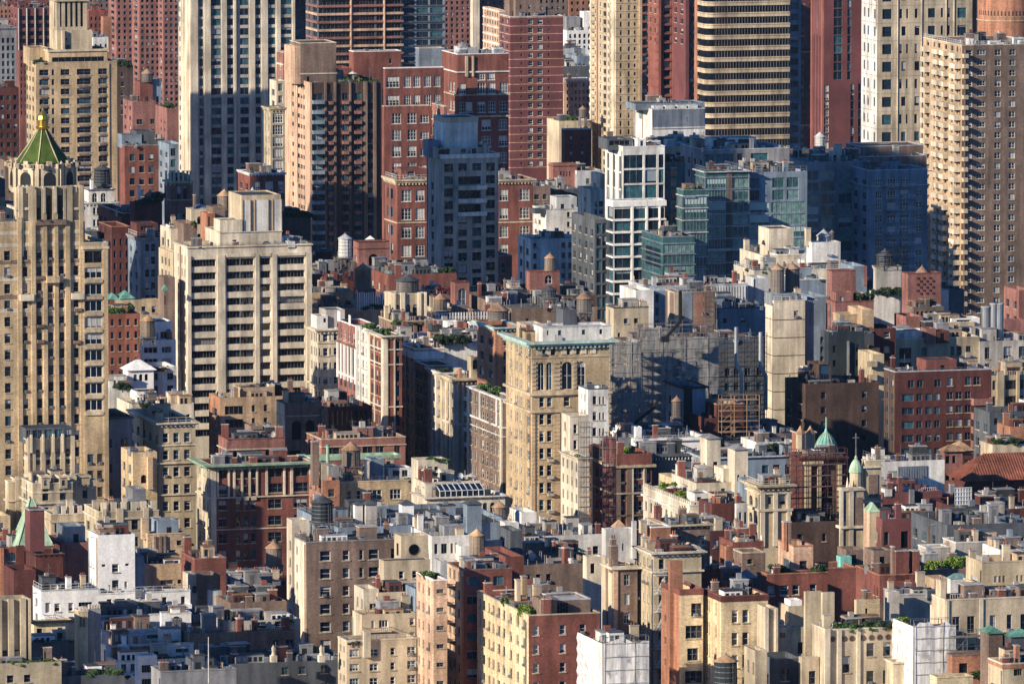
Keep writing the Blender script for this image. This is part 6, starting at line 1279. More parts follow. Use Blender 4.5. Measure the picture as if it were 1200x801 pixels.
# cream stepped terraces and twin tanks
b = Bld('apartment_block', 'cream stepped rooftop terraces with cooling units and greenery, right of teal glass building', 'the cream stepped terraces', 905, 1960)
m = b.mass(867, 894, 938, 300, 1960, 'cream', F=[('898-905', 305, 1, 8, 1, 'pl')], L=[('869-871 876-878 882-884 888-890', 292, 1, 8, 1, 'pl')], dep=26, roof='gravel', cope='cream'); q = m.blk(901, 930, 268, fy=.35, d=8, mat='cream', L=[(1, 283, 1, 6, 1, 'ar')]); m.blk(911, 946, 298, mat='offwhite', d=8, fy=.0)
clutter(m, b.short, 78, 'cooling_unit:4 air_conditioner:4 exhaust_fan:2', region=(.5, .95, .1, .4)); m2 = b.mass(860, 884, 1000, 318, 1930, 'cream', dep=20, roof='gravel', L=[('862-867 872-876', 310, 16, 8, 3, 'pl')], cope='offwhite'); greenery(m2, 888, 950, .1, 9, 10, 'leaf', b.short, seed=2); greenery(m2, 868, 888, .3, 3, 8, 'leafdark', b.short); m2.rail(1, 'paint')
m3 = b.mass(852, 880, 916, 346, 1900, 'cream', dep=None, L=[('855-860 864-868 871-875', 352, 15, 8, 3, 'pl')], F=[('883-887', 352, 15, 8, 3, 'dh')], roof='tar', cope='cream'); greenery(m3, 858, 876, .5, 4, 13, 'leafbright', b.short); m4 = b.mass(None, 886, 901, 326, 1895, 'silver', dep=8)
m5 = b.mass(None, 937, 968, 328, 1900, 'bluegrey', dep=16, cope='offwhite', roof='gravel'); greenery(m5, 940, 966, .1, 4, 5, 'leafdark', b.short); b.done()
b = Bld('apartment_block', 'white plastered box roof house with grey conical tank cap and blue shadow', 'the white box roof house', 950, 1950)
m = b.mass(945, 951, 985, 284, 1950, 'offwhite', dep=12); m.chimney(947, 268, 6, mat='sand', fy=.4); m2 = b.mass(None, 957, 1000, 310, 1945, 'offwhite', dep=14); m.piers('968-974', 298, 300, .7, 'silver', name='vent_hood'); b.done()
water_tower(965.5, 284, 1956, 17, 8, 0, 'white', 'squat grey coned tank on white box roof house', .45)
water_tower(975, 284, 1965, 6, 12, 0, 'old', 'narrow brown tank right of the squat grey tank', .3)
b = Bld('apartment_block', 'cream panelled slab with horizontal joints carrying two slender wooden tanks', 'the twin tank slab', 907, 1850)
m = b.mass(896, 907, 943.5, 353, 1850, 'cream', dep=16, L=[], roof='tar', cope='cream'); 
for j in range(6): m.band(374.5+21*j, .8, .05, 'darkbrown', 'panel_joint')
m2 = b.mass(None, 943.5, 961, 352, 1853, 'bluegrey', dep=14); m2b = b.mass(None, 955, 972, 348, 1880, 'bluegrey', dep=14); q = m.blk(904, 934, 344, fy=.1, d=5, mat='zinc'); m.rail(1, 'paint')
b.done()
water_tower(911, 344, 1854, 16, 29, 0, 'old', 'left one of two slender wooden tanks with orange cones', .4, 'twin slender tanks')
water_tower(928.5, 344, 1857, 17, 30, 0, 'old', 'right one of two slender wooden tanks with orange cones', .4, 'twin slender tanks')
# brick roof houses right
b = Bld('apartment_block', 'red brick stepped roof house right of the twin tank slab', 'the red stepped roof house', 973, 1860)
m = b.mass(969, 975, 1003, 318, 1880, 'rose', dep=10, cope='red'); m2 = b.mass(968.5, 979, 1024, 354, 1850, 'rose', L=[('971-973', 366, 18, 8, 3, 'pl')], cope='red', dep=14); m2.blk(980, 1000, 343, mat='rose', d=4, fy=.1); m3 = b.mass(None, 1000, 1016, 312, 1900, 'bluegrey', dep=10); m3.piers('1012-1016', 312, 335, .1, 'rose'); greenery(m2, 1004, 1030, .3, 5, 15, 'leafdark', b.short, 'tree'); clutter(m2, b.short, 79, 'vent_pipe:4 air_conditioner:3'); 
b.done()
spx = Bld('tank_house', 'tan square tank house with small tiled pyramid roof, below red stepped house', 'the tan pyramid tank house', 984, 1820)
m = spx.mass(976, 984, 1010, 369, 1820, 'tan', dep=9, cope='sand', F=[('993-996', 383, 1, 3, 1, 'dark')]); spire(spx, 1003, 370, 361, 1826, 16, 4, 'rust', rot=math.pi/4); m2 = spx.mass(None, 1010.5, 1024, 363, 1818, 'tan', dep=10); m3 = spx.mass(None, 975, 1024, 392, 1810, 'darkgrey', dep=8, roof='tar'); clutter(m3, spx.short, 80, 'vent_pipe:6 air_conditioner:3'); m4 = spx.mass(None, 1024, 1050, 385, 1815, 'darkred', dep=10, F=[('1036-1043', 380+9, 17, 7, 4, 'dhw')]); spx.done()
b = Bld('concrete_tank_house', 'streaked concrete block under a black caged tank stand', 'the streaked concrete block', 1026, 1900)
m = b.mass(1022, 1027, 1056.5, 313, 1900, 'concrete', dep=9, cope='sand'); m2 = b.mass(None, 1018, 1100, 345, 1895, 'offwhite', dep=16, roof='gravel'); greenery(m2, 1024, 1060, .0, 6, 14, 'leafdark', b.short, 'tree'); clutter(m2, b.short, 81, 'air_conditioner:4 vent_pipe:4'); b.done()
water_tower(1037, 311, 1904, 20, 12, 0, 'dark', 'black caged tank with orange cone on streaked concrete block', .35)
scaffold('tank_cage', 'black steel cage standing round the tank on the streaked concrete block', 1024, 1055, 296, 312, 1900, dep=1.2, bay=3, lift=3, mat='black', deck=False, cat='cage')
b = Bld('brick_tank_house', 'red brick tower with lattice patterned wall and small orange cone, below balcony tower', 'the lattice brick tower', 1063, 1880)
m = b.mass(1057, 1064, 1103, 321, 1880, 'rose', dep=9, cope='red'); 
for i in range(6):
    for j in range(6):
        if (i+j) % 2 == 0: m.piers([(1074+i*3.6, 1076.4+i*3.6)], 325+j*3.6, 327.4+j*3.6, .16, 'darkred', name='lattice_block')
m2 = b.mass(1048, 1062, 1082, 371, 1850, 'rose', F=[('1053-1058', 376, 1, 9, 1, 'dhw'), ('1078-1082', 377, 1, 8, 1, 'dh')], dep=12); m3 = b.mass(None, 1071, 1106, 360, 1870, 'brown', dep=6, F=[(RG(1074,1103,6,3), 365, 20, 10, 2, 'dark')]); clutter(m3, b.short, 82, 'vent_pipe:7 exhaust_fan:3 air_conditioner:3'); m4 = b.mass(None, 1103, 1112, 340, 1885, 'offwhite', dep=6); b.done()
water_tower(1080.5, 321, 1885, 15, 2, 0, 'old', 'small orange cone cap on the lattice brick tower', .5)
b = Bld('apartment_block', 'grey stone apartment roofline with white terrace rooms and steel ducts, right side', 'the grey stone roofline', 1040, 1840)
m = b.mass(1010, 1043, 1148, 398, 1830, 'limestone', F=[('1054-1068', 408, 17, 13, 3, 'rib'), ('1080-1086', 408, 17, 10, 3, 'dh2'), ('1114-1118.5 1121-1127 1132-1138', 408, 17, 11, 3, 'dh2')], dep=22, roof='gravel', cope='cream'); m2 = b.mass(None, 1085, 1142, 379, 1850, 'limestone', dep=10, cope='cream'); m2.blk(1115, 1148, 373, mat='white', d=4, F=[('1121-1138', 375, 1, 3, 1, 'rib')]); m.blk(1040, 1085, 388, mat='offwhite', fy=.1, d=5)
m.blk(1085, 1097, 385, mat='rose', fy=-.05, d=4); m.blk(1098, 1112, 388, mat='darkred', fy=-.05, d=4)
m3 = b.mass(None, 1148, 1225, 400, 1835, 'concrete', F=[('1154-1160 1176-1186 1194-1202', 407, 19, 14, 3, 'dh3')], dep=18, roof='membrane'); m4 = b.mass(None, 1143, 1200, 393, 1860, 'bluegrey', dep=8, roof='membrane'); clutter(m, b.short, 83, 'air_conditioner:6 cooling_unit:2 vent_pipe:5 duct:3')
for k, px in enumerate((1155, 1165, 1171)):
    t = thing('steel_duct', ('leftmost', 'middle', 'rightmost')[k]+' of three fat silver ducts on grey stone roofline', 'duct', tuple(P(px, 395, 1845)), TH, 'fat silver ducts'); g = MB(); h = (6.5 if k == 0 else 7.2); g.cyl(0, 0, 0, h, .95, .95, 'zinc', 14); g.build('duct_body', t); g = MB(); g.cyl(0, 0, h, h+.25, 1.1, 1.1, 'silver', 14); g.build('rim', t)
b.mass(1172, 1177, 1200, 375, 1865, 'rose', dep=6); b.mass(None, 1194, 1210, 340, 1880, 'rose', dep=10)
b.done()
b = Bld('apartment_block', 'dark tall brick wall with one pale crooked flue in deep shade', 'the dark flue wall', 972, 1795)
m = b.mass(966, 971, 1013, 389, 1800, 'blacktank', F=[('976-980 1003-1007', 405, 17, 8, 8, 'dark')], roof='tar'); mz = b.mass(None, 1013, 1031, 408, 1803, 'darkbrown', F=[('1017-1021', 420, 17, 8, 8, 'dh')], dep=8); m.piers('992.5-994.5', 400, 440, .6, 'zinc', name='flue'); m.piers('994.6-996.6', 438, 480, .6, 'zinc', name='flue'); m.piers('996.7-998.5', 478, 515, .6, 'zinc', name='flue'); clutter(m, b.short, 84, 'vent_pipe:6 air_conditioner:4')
m2 = b.mass(938, 944, 960, 430, 1770, 'cream', dep=8, F=[('944-947 950-953', 434, 17, 7, 1, 'dh')]); m3 = b.mass(None, 960, 974, 427, 1765, 'darkbrown', dep=8, F=[('962-972', 428, 1, 19, 1, 'teal')]); m4 = b.mass(None, 944, 1030, 450, 1760, 'darkbrown', F=[('962-968 1010-1016', 460, 17, 8, 5, 'blue1')], roof='tar'); m5 = b.mass(None, 1023, 1036, 415, 1790, 'limestone', dep=10); m5.balconies('1014-1026', 422, 16, 6, 3, 1.2, 'sand'); b.done()
b = Bld('apartment_block', 'broad dark red brick apartment house with blue lit windows and stacked corner balconies', 'the dark red balcony house', 1048, 1750)
F = [('1064-1071.5 1074.5-1082 1095-1103', 446, 16, 9, 1, 'blue'), ('1110.5-1117 1131-1138 1141-1149', 444, 16, 10, 1, 'dh2'), ('1057-1071 1074-1081 1084.5-1092 1095-1102', 462, 16, 8.5, 6, 'blue'), ('1110-1117 1120-1128 1131-1138', 461, 16, 9, 6, 'dh2')]
m = b.mass(1036, 1049, 1162, 436, 1750, 'darkred', lm='darkbrown', F=F, dep=22, roof='tar', cope='silver', L=[(2, 446, 16, 8, 5, 'pl')]); m.blk(1085, 1121, 422, mat='red', fy=.02, d=6); m.balconies('1138-1160', 469, 16.5, 7, 4, 1.8, 'rose'); m.rail(.6); clutter(m, b.short, 85, 'vent_pipe:5 air_conditioner:4 satellite_dish:1 skylight:1'); b.done()
b = Bld('apartment_block', 'shaded cream stone building with ribboned windows at right edge', 'the right edge stone block', 1160, 1775)
m = b.mass(None, 1158, 1225, 440, 1780, 'limestone', F=[('1163-1167 1178.5-1191 1195-1200', 446, 18.5, 11, 4, 'rib')], dep=16); m.piers('1168-1176 1191-1194', 436, 480, .5, 'limestone'); m2 = b.mass(None, 1160, 1240, 483, 1740, 'darkgrey', dep=10, F=[('1165-1170 1180-1186', 490, 16, 8, 3, 'blue')]); m3 = b.mass(None, 1184, 1215, 500, 1700, 'orange', dep=8); m4 = b.mass(None, 1163, 1215, 521, 1690, 'sand', dep=8); greenery(m4, 1166, 1198, .1, 5, 14, 'leafdark', b.short, 'tree'); b.done()
# red tiled hall
b = Bld('tiled_hall', 'dark brick hall under a big red pantiled hip roof, right edge', 'the red tiled hall', 1130, 1640)
m = b.mass(1118, 1136, 1235, 563, 1640, 'darkred', F=[('1153-1161 1168-1176 1188-1197', 571, 18, 8, 5, 'dh'), ('1205-1213', 571, 18, 8, 5, 'dh')], dep=26); m.band(577, 1.2, .2, 'orange'); rf = hip(m, 4.6, 'terracotta', 1.3); g = MB()
X, Y, W, k = m.x-1.3, m.y-1.3, m.w+2.6, (min(m.w, m.d)+2.6)/2
for r in range(20):   # courses of pantiles on the front slope
    t0 = r/20; y = Y+k*t0; z = m.zt+.05+4.6*t0; xa, xb = X+k*t0, X+W-k*t0
    g.box(xa, xb, y-.05, y+.35, z, z+.13, 'terracotta'); 
for i in range(int(W/.55)):
    x = X+.3+i*.55; t1 = min(1, (x-X)/k, (X+W-x)/k)
    if t1 > .05: g.bar((x, Y, m.zt+.12), (x, Y+k*t1, m.zt+.12+4.6*t1), .16, 'terracotta')
D_ = m.d+2.6
for i in range(int(D_/.55)):
    y = Y+.3+i*.55; t1 = min(1, (y-Y)/k, (Y+D_-y)/k)
    if t1 > .05: g.bar((X, y, m.zt+.12), (X+k*t1, y, m.zt+.12+4.6*t1), .16, 'terracotta')
tag(g.build('roof_tiles', b.e), None, None, kind='stuff')
m2 = b.mass(1102, 1107, 1128, 529, 1660, 'rose', dep=9, F=[('1108-1113 1116-1120', 534, 20, 9, 2, 'dark')]); hip(m2, 1.2, 'rust'); q = m2.blk(1120, 1140, 528, mat='orange', d=5); hip(q, 1.6, 'rust'); b.done()
# ================================================================== left middle
b = Bld('villa_block', 'white octagonal roof villa with arched windows and white terraced rooms left of ribbon slab', 'the white arched villa', 158, 1800)
m = b.mass(152, 160, 206, 399, 1810, 'white', F=[('168.5-184.5 189.5-201', 407, 13.5, 7.5, 3, 'ribw')], dep=16, roof='membrane'); m.blk(176, 202, 377, mat='white', fy=.4, d=7, F=[('188-203', 389, 1, 8, 1, 'rib')]); m2 = b.mass(None, 179, 207, 430, 1795, 'offwhite', F=[('181-185 196-203', 437, 15, 8, 2, 'dh2')], dep=10); greenery(m2, 181, 200, .0, 5, 6, 'leafdark', b.short)
q = b.mass(144, 150, 180, 434, 1790, 'white', F=[('156.5-160.5 163-167 169.5-173.5', 438.5, 1, 8, 1, 'ard')], dep=8, par=.1); hip(q, 2.0, 'white', .6); q2 = b.mass(None, 160, 183, 459, 1775, 'white', F=[(RG(161,181,6,2.8), 462, 1, 9, 1, 'pl')], dep=6); q3 = b.mass(None, 128, 160, 455, 1780, 'offwhite', dep=10); q3.chimney(129, 446, 5, mat='white', d=1); greenery(q3, 135, 152, .0, 3, 14, 'leafdark', b.short, 'tree'); b.done()
b = Bld('church', 'brown brick front with tall pale framed arches behind the white villa', 'the tall arched front', 128, 1850)
b.mass(None, 125, 158, 398, 1850, 'brown', F=[('127-132.5 137-142.5', 406, 1, 24, 1, 'ard'), ('126-133 137-144', 434, 1, 30, 1, 'ard')], dep=10).piers('125-126.5 133.5-136 143.5-146', 398, 480, .3, 'cream'); b.done()
b = Bld('apartment_block', 'shaded dark blank walled block beside the green crowned tower', 'the shaded blank block', 127, 1670)
m = b.mass(None, 126, 155, 489, 1712, 'grey', F=[('128-131 141.5-149', 514, 29.5, 11, 6, 'dh2')], dep=16, roof='soil'); greenery(m, 128, 152, .1, 6, 9, 'leafdark', b.short, 'tree'); m.band(489, 2, .3, 'darkgrey'); b.done()
b = Bld('apartment_block', 'cream stucco stepped terraces with rooftop cabin between shaded block and slab', 'the cream stucco terraces', 160, 1760)
m = b.mass(None, 155, 227, 474, 1765, 'cream', dep=14, roof='gravel', F=[('159-163', 488, 16, 9, 2, 'dh')]); m2 = b.mass(None, 193, 227, 474, 1750, 'cream', F=[('206-212 218-223', 486, 1, 9, 1, 'dhw')], dep=8); m3 = b.mass(None, 155, 178, 498, 1745, 'offwhite', dep=8, F=[('157-165', 513, 1, 14, 1, 'dh2')]); m3.chimney(175, 497, 7, mat='sand'); greenery(m, 163, 190, .0, 5, 7, 'leafdark', b.short); clutter(m, b.short, 100, 'parasol:1 vent_pipe:3 chimney:1'); b.done()
b = Bld('apartment_block', 'cream stone apartment house with three columns of windows and balustrade, left of green corniced block', 'the three columned stone house', 187, 1720)
m = b.mass(None, 186.5, 229, 496, 1715, 'limestone', F=[('190.5-197.5 203-210 215.5-223', 507.5, 20, 11.5, 9, 'dhw')], dep=26, cope='cream'); m.cornice(5, .8, 'cream'); m.band(521, 1.5, .25, 'cream'); m.band(542, 1.5, .4, 'cream'); m.band(579, 1.5, .3, 'cream'); m.rail(1.1, 'cream'); clutter(m, b.short, 101, 'vent_pipe:3 stair_shed:1'); b.done()
b = Bld('house', 'yellow brick rear wing with one small arched window beside the three columned stone house', 'the yellow rear wing', 156, 1690)
m = b.mass(None, 155.5, 184, 530, 1690, 'buff', F=[('174-178.5', 536, 1, 8, 1, 'dh'), ('165-171.5', 556.5, 1, 10, 1, 'ard')], dep=10); m2 = b.mass(None, 155.5, 171, 573, 1680, 'zinc', dep=6, roof='silver'); m3 = b.mass(None, 155, 182, 590, 1675, 'darkgrey', dep=6); m.chimney(172, 573, 6, mat='tan', fy=-.1); clutter(m, b.short, 102, 'vent_pipe:4 air_conditioner:2'); b.done()
b = Bld('apartment_block', 'tan block with orange sunlit side and rooftop bulkhead below the ribbon slab', 'the tan orange sided block', 250, 1790)
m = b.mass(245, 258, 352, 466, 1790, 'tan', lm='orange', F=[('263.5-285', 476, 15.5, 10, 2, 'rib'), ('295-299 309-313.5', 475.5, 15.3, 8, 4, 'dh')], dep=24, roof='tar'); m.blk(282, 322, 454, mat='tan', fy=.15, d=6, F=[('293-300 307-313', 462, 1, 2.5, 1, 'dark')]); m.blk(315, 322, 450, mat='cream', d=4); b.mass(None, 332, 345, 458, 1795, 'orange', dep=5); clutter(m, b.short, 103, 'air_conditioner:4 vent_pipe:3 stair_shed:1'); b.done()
b = Bld('arched_tank_house', 'brown brick tower with two tall dark arches and cream sunlit edge', 'the double arched tower', 326, 1745)
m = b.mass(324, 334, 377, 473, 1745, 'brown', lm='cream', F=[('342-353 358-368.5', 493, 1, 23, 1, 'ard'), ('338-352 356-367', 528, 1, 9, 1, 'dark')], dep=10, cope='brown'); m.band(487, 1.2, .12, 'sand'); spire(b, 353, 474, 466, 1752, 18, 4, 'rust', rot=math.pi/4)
m2 = b.mass(None, 376, 436, 477, 1770, 'darkred', dep=20, roof='tar', F=[(RG(384,430,9,2.4), 482, 30, 18, 1, 'dark')]); clutter(m2, b.short, 104, 'vent_pipe:6 air_conditioner:5 duct:2 chimney:2'); m3 = b.mass(None, 377, 384, 478, 1746, 'brown', dep=8); b.done()
# penthouse ring and green corniced block
b = Bld('apartment_block', 'red brick block with pale green copper cornice and tall cream framed bays, lower left', 'the green corniced block', 247, 1680)
F = [('256-267 314-331 345-361', 550.5, 19, 11, 1, 'rib2'), ('276-282 285-291 294-299.5', 550.5, 19, 11, 1, 'dh'), ('256-266 313.5-331.5 344-361', 568.5, 50, 11, 1, 'dh3'), ('276-282 285-291 294-299.5', 568.5, 50, 11, 1, 'dh'),
     ('256-265.5 314-330 344-360', 587, 19.4, 11, 7, 'dh2'), ('276-282 285-291 294-299.5', 587, 19.4, 12, 7, 'dh')]
m = b.mass(231, 246.5, 366, 545, 1680, 'red', lm='sand', F=F, L=[('233.5-235.5 238-240 242.5-244.5', 550, 19.4, 10, 8, 'dhw')], dep=30, roof='tar', cope='sand'); m.cornice(6, 1.6, 'palecopper'); m.band(549, 1.5, .4, 'sand')
m.piers('247-253', 547, 700, .3, 'cream'); m.piers('254-256 267-269 273-275.5 282.3-284.5 291.3-293.5 300-302 311-313.5 331.8-334 340-343 362-364', 549, 582, .3, 'cream'); m.band(582.5, 1.6, .35, 'cream'); m.band(620, 1.4, .2, 'cream')
for x in (279, 288, 297): m.piers([(x-3, x+3)], 583, 587, .4, 'cream', name='pediment')
P1 = b.mass(256, 267, 334, 515, 1700, 'rose', dep=12, F=[('273-285 291-305 311-323', 529, 1, 9, 1, 'rib2')], L=[('258-262', 530, 1, 9, 1, 'dh')], cope='red', roof='tar'); P1.band(526, 1.5, .3, 'sand'); clutter(P1, b.short, 105, 'satellite_dish:1 air_conditioner:4 skylight:1'); b.mass(None, 294, 308, 499, 1706, 'brown', dep=5)
P2 = b.mass(None, 377, 475, 515, 1705, 'rose', dep=12, F=[('381-398 425-437 440-450 462-469', 525, 1, 9, 1, 'rib2')], cope='sand', roof='gravel'); P2.band(523, 1, .2, 'sand'); clutter(P2, b.short, 106, 'antenna:4 vent_pipe:3 air_conditioner:3 duct:2'); b.mass(None, 364, 470, 536, 1690, 'palecopper', dep=5, yb=540); b.done()
b = Bld('apartment_block', 'yellow plastered roof houses with chimney stacks and white balcony windows, centre left', 'the yellow roof houses', 378, 1640)
m = b.mass(362, 378, 398, 563, 1635, 'orange', dep=18, L=[(3, 570, 18, 9, 4, 'dh')], F=[('384.5-392', 573, 18, 9, 5, 'dh')]); m2 = b.mass(None, 397, 484, 565, 1640, 'buff', F=[('406-411.5 417.5-423', 575, 20, 12, 5, 'dhw'), ('431-447.5 457-470', 575, 20, 12, 5, 'dh3w')], dep=16, cope='sand', roof='gravel')
m.chimney(368, 518, 8, mat='brown', d=1.6); m.chimney(378, 543, 7, mat='sand', fy=.1); m2.chimney(431, 540, 4.5, mat='cream'); m2.blk(435, 450, 538, mat='bluegrey', d=5, fy=.2); m2.blk(385, 397, 546, mat='grey', d=4); m2.blk(455, 482, 548, mat='offwhite', fy=.3, d=4, F=[('460-468 471-478', 551, 1, 8, 1, 'blue')]); m2.rail(.9); clutter(m2, b.short, 107, 'vent_pipe:10 air_conditioner:5 duct:2'); greenery(m2, 464, 484, .05, 4, 8, 'leafdark', b.short); greenery(m2, 430, 445, .5, 3, 12, 'leafdark', b.short)
t = thing('vent_stack', 'bright green painted vent stack left of the orange coned tank', 'pipe', tuple(P(384, 548, 1650)), TH); g = MB(); g.cyl(0,0,0,4.4,.35,.35,'palecopper',10); g.build('pipe_body', t); g = MB(); g.cyl(0,0,4.4,4.6,.45,.45,'copper',10); g.build('cap', t); b.done()
water_tower(411.5, 545, 1655, 22, 19, 13, 'wood', 'big wooden tank with orange cone above the yellow roof houses', .42)
b = Bld('apartment_block', 'cream building with slanting glass conservatory above an arcade of small arches', 'the arcaded conservatory block', 498, 1600)
m = b.mass(484, 500, 592, 584, 1600, 'cream', F=[(RG(505,580,9,5.6), 591, 1, 12, 1, 'ar'), ('505-511 520-526 536-542 552-558 568-574', 610, 18, 10, 3, 'dh')], dep=14, cope='offwhite', roof='tar'); m.cornice(3, .6, 'cream'); q = b.mass(484, 497, 562, 565, 1608, 'cream', F=[('505-510', 574.5, 1, 8, 1, 'dh')], L=[('486-488 491-493', 575, 18, 9, 3, 'dh')], dep=8); q2 = b.mass(482, 490, 525, 539, 1615, 'cream', L=[('484-486', 570, 18, 9, 2, 'dh')], F=[('502-507 509-513.5', 547, 1, 9, 1, 'dh')], dep=6)
glasshouse(m, 516, 568, 567, 583, .04, 3, 8); greenery(q2, 500, 540, .2, 5, 8, 'leaf', b.short); g = None; clutter(q, b.short, 108, 'parasol:3 vent_pipe:4 satellite_dish:1'); t = q2.blk(498, 520, 541, mat='offwhite', d=4); b.done()
# small peaked cabins row
b = Bld('apartment_block', 'low grey terrace roof with peaked tank cabins, blue tarpaulins and white rooms, lower centre', 'the peaked cabin roof', 400, 1560)
m = b.mass(None, 396, 600, 618, 1560, 'bluegrey', dep=30, roof='tar', F=[('413-419 422.5-429 436-442 450.5-456.5', 622, 1, 12, 1, 'blue1')]); m2 = b.mass(None, 506, 552, 628, 1500, 'offwhite', dep=14, roof='membrane', F=[('509-513 517-524 528-531 533-536', 637, 1, 12, 1, 'blue')]); m3 = b.mass(None, 492, 509, 609, 1512, 'offwhite', dep=5); m4 = b.mass(None, 540, 560, 640, 1498, 'offwhite', dep=8)
for k, (px, mt) in enumerate(((420.5, 'offwhite'), (435, 'concrete'), (478, 'white'), (556, 'bluegrey'))):
    w_ = (9, 13, 14, 17)[k]; q = b.mass(None, px-w_/2, px+w_/2, 591, 1566, mt, dep=w_*.155, par=.05); hip(q, w_*.06, 'slate', .3)
clutter(m, b.short, 109, 'vent_pipe:14 air_conditioner:10 satellite_dish:2 exhaust_fan:4 duct:3 stair_shed:2', region=(.02,.98,.02,.5)); g = MB(); x, y = m.x+m.fx(452), m.y+2
for i in range(6): 
    for j in range(3): g.face([(x+i*1.2, y+j*1.2, m.zr+.5+.25*((i+j)%2)), (x+i*1.2+1.2, y+j*1.2, m.zr+.5+.25*((i+j+1)%2)), (x+i*1.2+1.2, y+j*1.2+1.2, m.zr+.5+.25*((i+j)%2)), (x+i*1.2, y+j*1.2+1.2, m.zr+.5+.25*((i+j+1)%2))], 'bluetarp')
g.build('tarpaulin', b.e); m.rail(); b.done()
water_tower(585, 609, 1590, 17, 16, 4, 'wood', 'pale tank with brown cone at right end of the arcaded block', .35)
b = Bld('apartment_block', 'rooftops with white sheds and planted edges between peaked cabins and tan corner block', 'the white shed rooftops', 575, 1520)
m = b.mass(None, 560, 700, 664, 1500, 'brown', dep=24, roof='gravel', F=[('616-622 628-634 640-646', 675, 19, 11, 3, 'dh')]); m2 = b.mass(586, 592, 608, 612, 1530, 'offwhite', dep=8); m3 = b.mass(None, 598, 612, 622, 1515, 'darkgrey', dep=8); m4 = b.mass(None, 611, 629, 600, 1590, 'offwhite', dep=8); m5 = b.mass(None, 610, 648, 635, 1540, 'offwhite', F=[('625-632 636-641', 641, 1, 8, 1, 'dh2')], dep=12, roof='membrane'); m6 = b.mass(683, 688, 707, 652, 1490, 'cream', dep=7, F=[('692-697', 660, 1, 12, 1, 'dark')]); m7 = b.mass(None, 592, 614, 652, 1470, 'red', dep=14); m8 = b.mass(None, 648, 690, 648, 1530, 'silver', dep=12); m9 = b.mass(None, 628, 712, 628, 1560, 'offwhite', dep=16, roof='tar')
for q, s, sp in ((m, 110, 'vent_pipe:10 air_conditioner:10 skylight:4 chimney:4 stair_shed:3 exhaust_fan:3'), (m8, 111, 'vent_pipe:5 air_conditioner:5 skylight:2'), (m9, 112, 'vent_pipe:6 air_conditioner:6 duct:2')): clutter(q, b.short, s, sp)
greenery(m8, 672, 690, .0, 4, 8, 'leaf', b.short); greenery(m, 682, 704, .0, 4, 14, 'leafdark', b.short, 'tree'); b.done()

# ================================================================== foreground left
b = Bld('brick_church', 'red brick church tower with tall pale green copper broach spire, lower left', 'the copper spired brick tower', 20, 1470)
m = b.mass(None, -20, 70, 642, 1470, 'red', dep=16, F=[('6-20', 648, 1, 22, 1, 'arw')]); m.piers('18-28 38-44', 640, 720, .5, 'darkred'); m.piers('0-4', 642, 720, .4, 'orange'); spire(b, 37, 644, 583, 1478, 70, 4, 'palecopper', rot=math.pi/4+.0, ribs='palecopper', prof=[(0,1),(.35,.62),(1,.08)]); m2 = b.mass(None, 35, 52, 597, 1462, 'maroon', dep=4, yb=646); m2.band(596, 2, .2, 'membrane')
m3 = b.mass(None, 42, 74, 650, 1462, 'darkred', dep=8, cope='brown'); m3.cornice(3, .3, 'darkred'); m4 = b.mass(None, 16, 42, 668, 1455, 'darkred', dep=8); m5 = b.mass(None, 72, 104, 636, 1480, 'rose', dep=12); m5.blk(75, 100, 617, mat='zinc', d=6, roof='membrane'); clutter(m3, b.short, 120, 'exhaust_fan:2 air_conditioner:1'); b.done()
b = Bld('stair_tower_block', 'bare white rendered stair tower rising over white terraces, lower left', 'the white stair tower', 112, 1440)
m = b.mass(104, 114.5, 158, 627, 1440, 'white', F=[('131-139', 661, 1, 10, 1, 'dhw'), ('119-123.5 146.5-151', 661, 1, 2.8, 1, 'dark'), ('131-139', 680, 1, 10, 1, 'dh'), ('145.5-149', 682, 1, 9, 1, 'door')], dep=None, roof='tar', L=[('106-107.5 109-110.5', 662, 19, 6, 2, 'dh')]); m.chimney(141, 623, 10, mat='cream', fy=.2); b.mass(None, 158, 169, 652, 1445, 'bluegrey', dep=8); b.done()
b = Bld('terraced_apartments', 'white apartment block stepping down in planted terraces with awnings, lower left', 'the white terraced apartments', 116, 1420)
tr = [(115, 223, 696, 1420, '125-131 134.5-146.5 149-153 164.5-167.5 174.5-178 190-195.5 212-217', 702, 9, 'dh2'), (118, 224, 722, 1412, '130.5-137 152-162 166.5-176.5 184-190', 723, 10, 'blue'), (119, 225, 739.5, 1404, '129-146 157.5-163 168.5-186 199-214', 741, 9.5, 'blue'), (124, 227, 757, 1396, '131-148 152-158 178-192 206-222', 759, 9, 'blue'), (136, 236, 775, 1390, '142-148 153-158 186-198 203-216', 778, 9, 'dh2')]
for k, (x0, x1, yt, D_, cl, y0, h, st) in enumerate(tr):
    m = b.mass(x0-4 if k == 0 else None, x0, x1, yt, D_, 'white', F=[(cl, y0, 50, h, 1, st)], dep=10 if k else 16, roof='deck' if k else 'tar', cope='offwhite', rec=.8 if k in (1, 2, 3) else .3)
    m.balconies([(x0+2, x1-1)], yt+ (14 if k == 0 else 14.5), 1, 4, 1, 1.6, 'white', rail='steel' if k in (2, 3) else None)
    greenery(m, x0+8, x1-6, -.14, 9, 5+k%2, ('leafdark', 'leaf')[k % 2], b.short+f' {["top","fourth","third","second","lowest"][k]} terrace', z=m.z(yt+19), spread=1.2)
    if k == 0: clutter(m, b.short, 121, 'vent_pipe:5 exhaust_fan:4 air_conditioner:4'); m.rail(1, 'paint')
m = b.mass(158, 163, 184, 768, 1378, 'white', dep=8, F=[('166-179', 779, 16, 9, 2, 'rib')]); b.done()
b = Bld('apartment_block', 'white block with pipes on its roof and curved balcony, left of the white stair tower', 'the white piped roof block', 60, 1410)
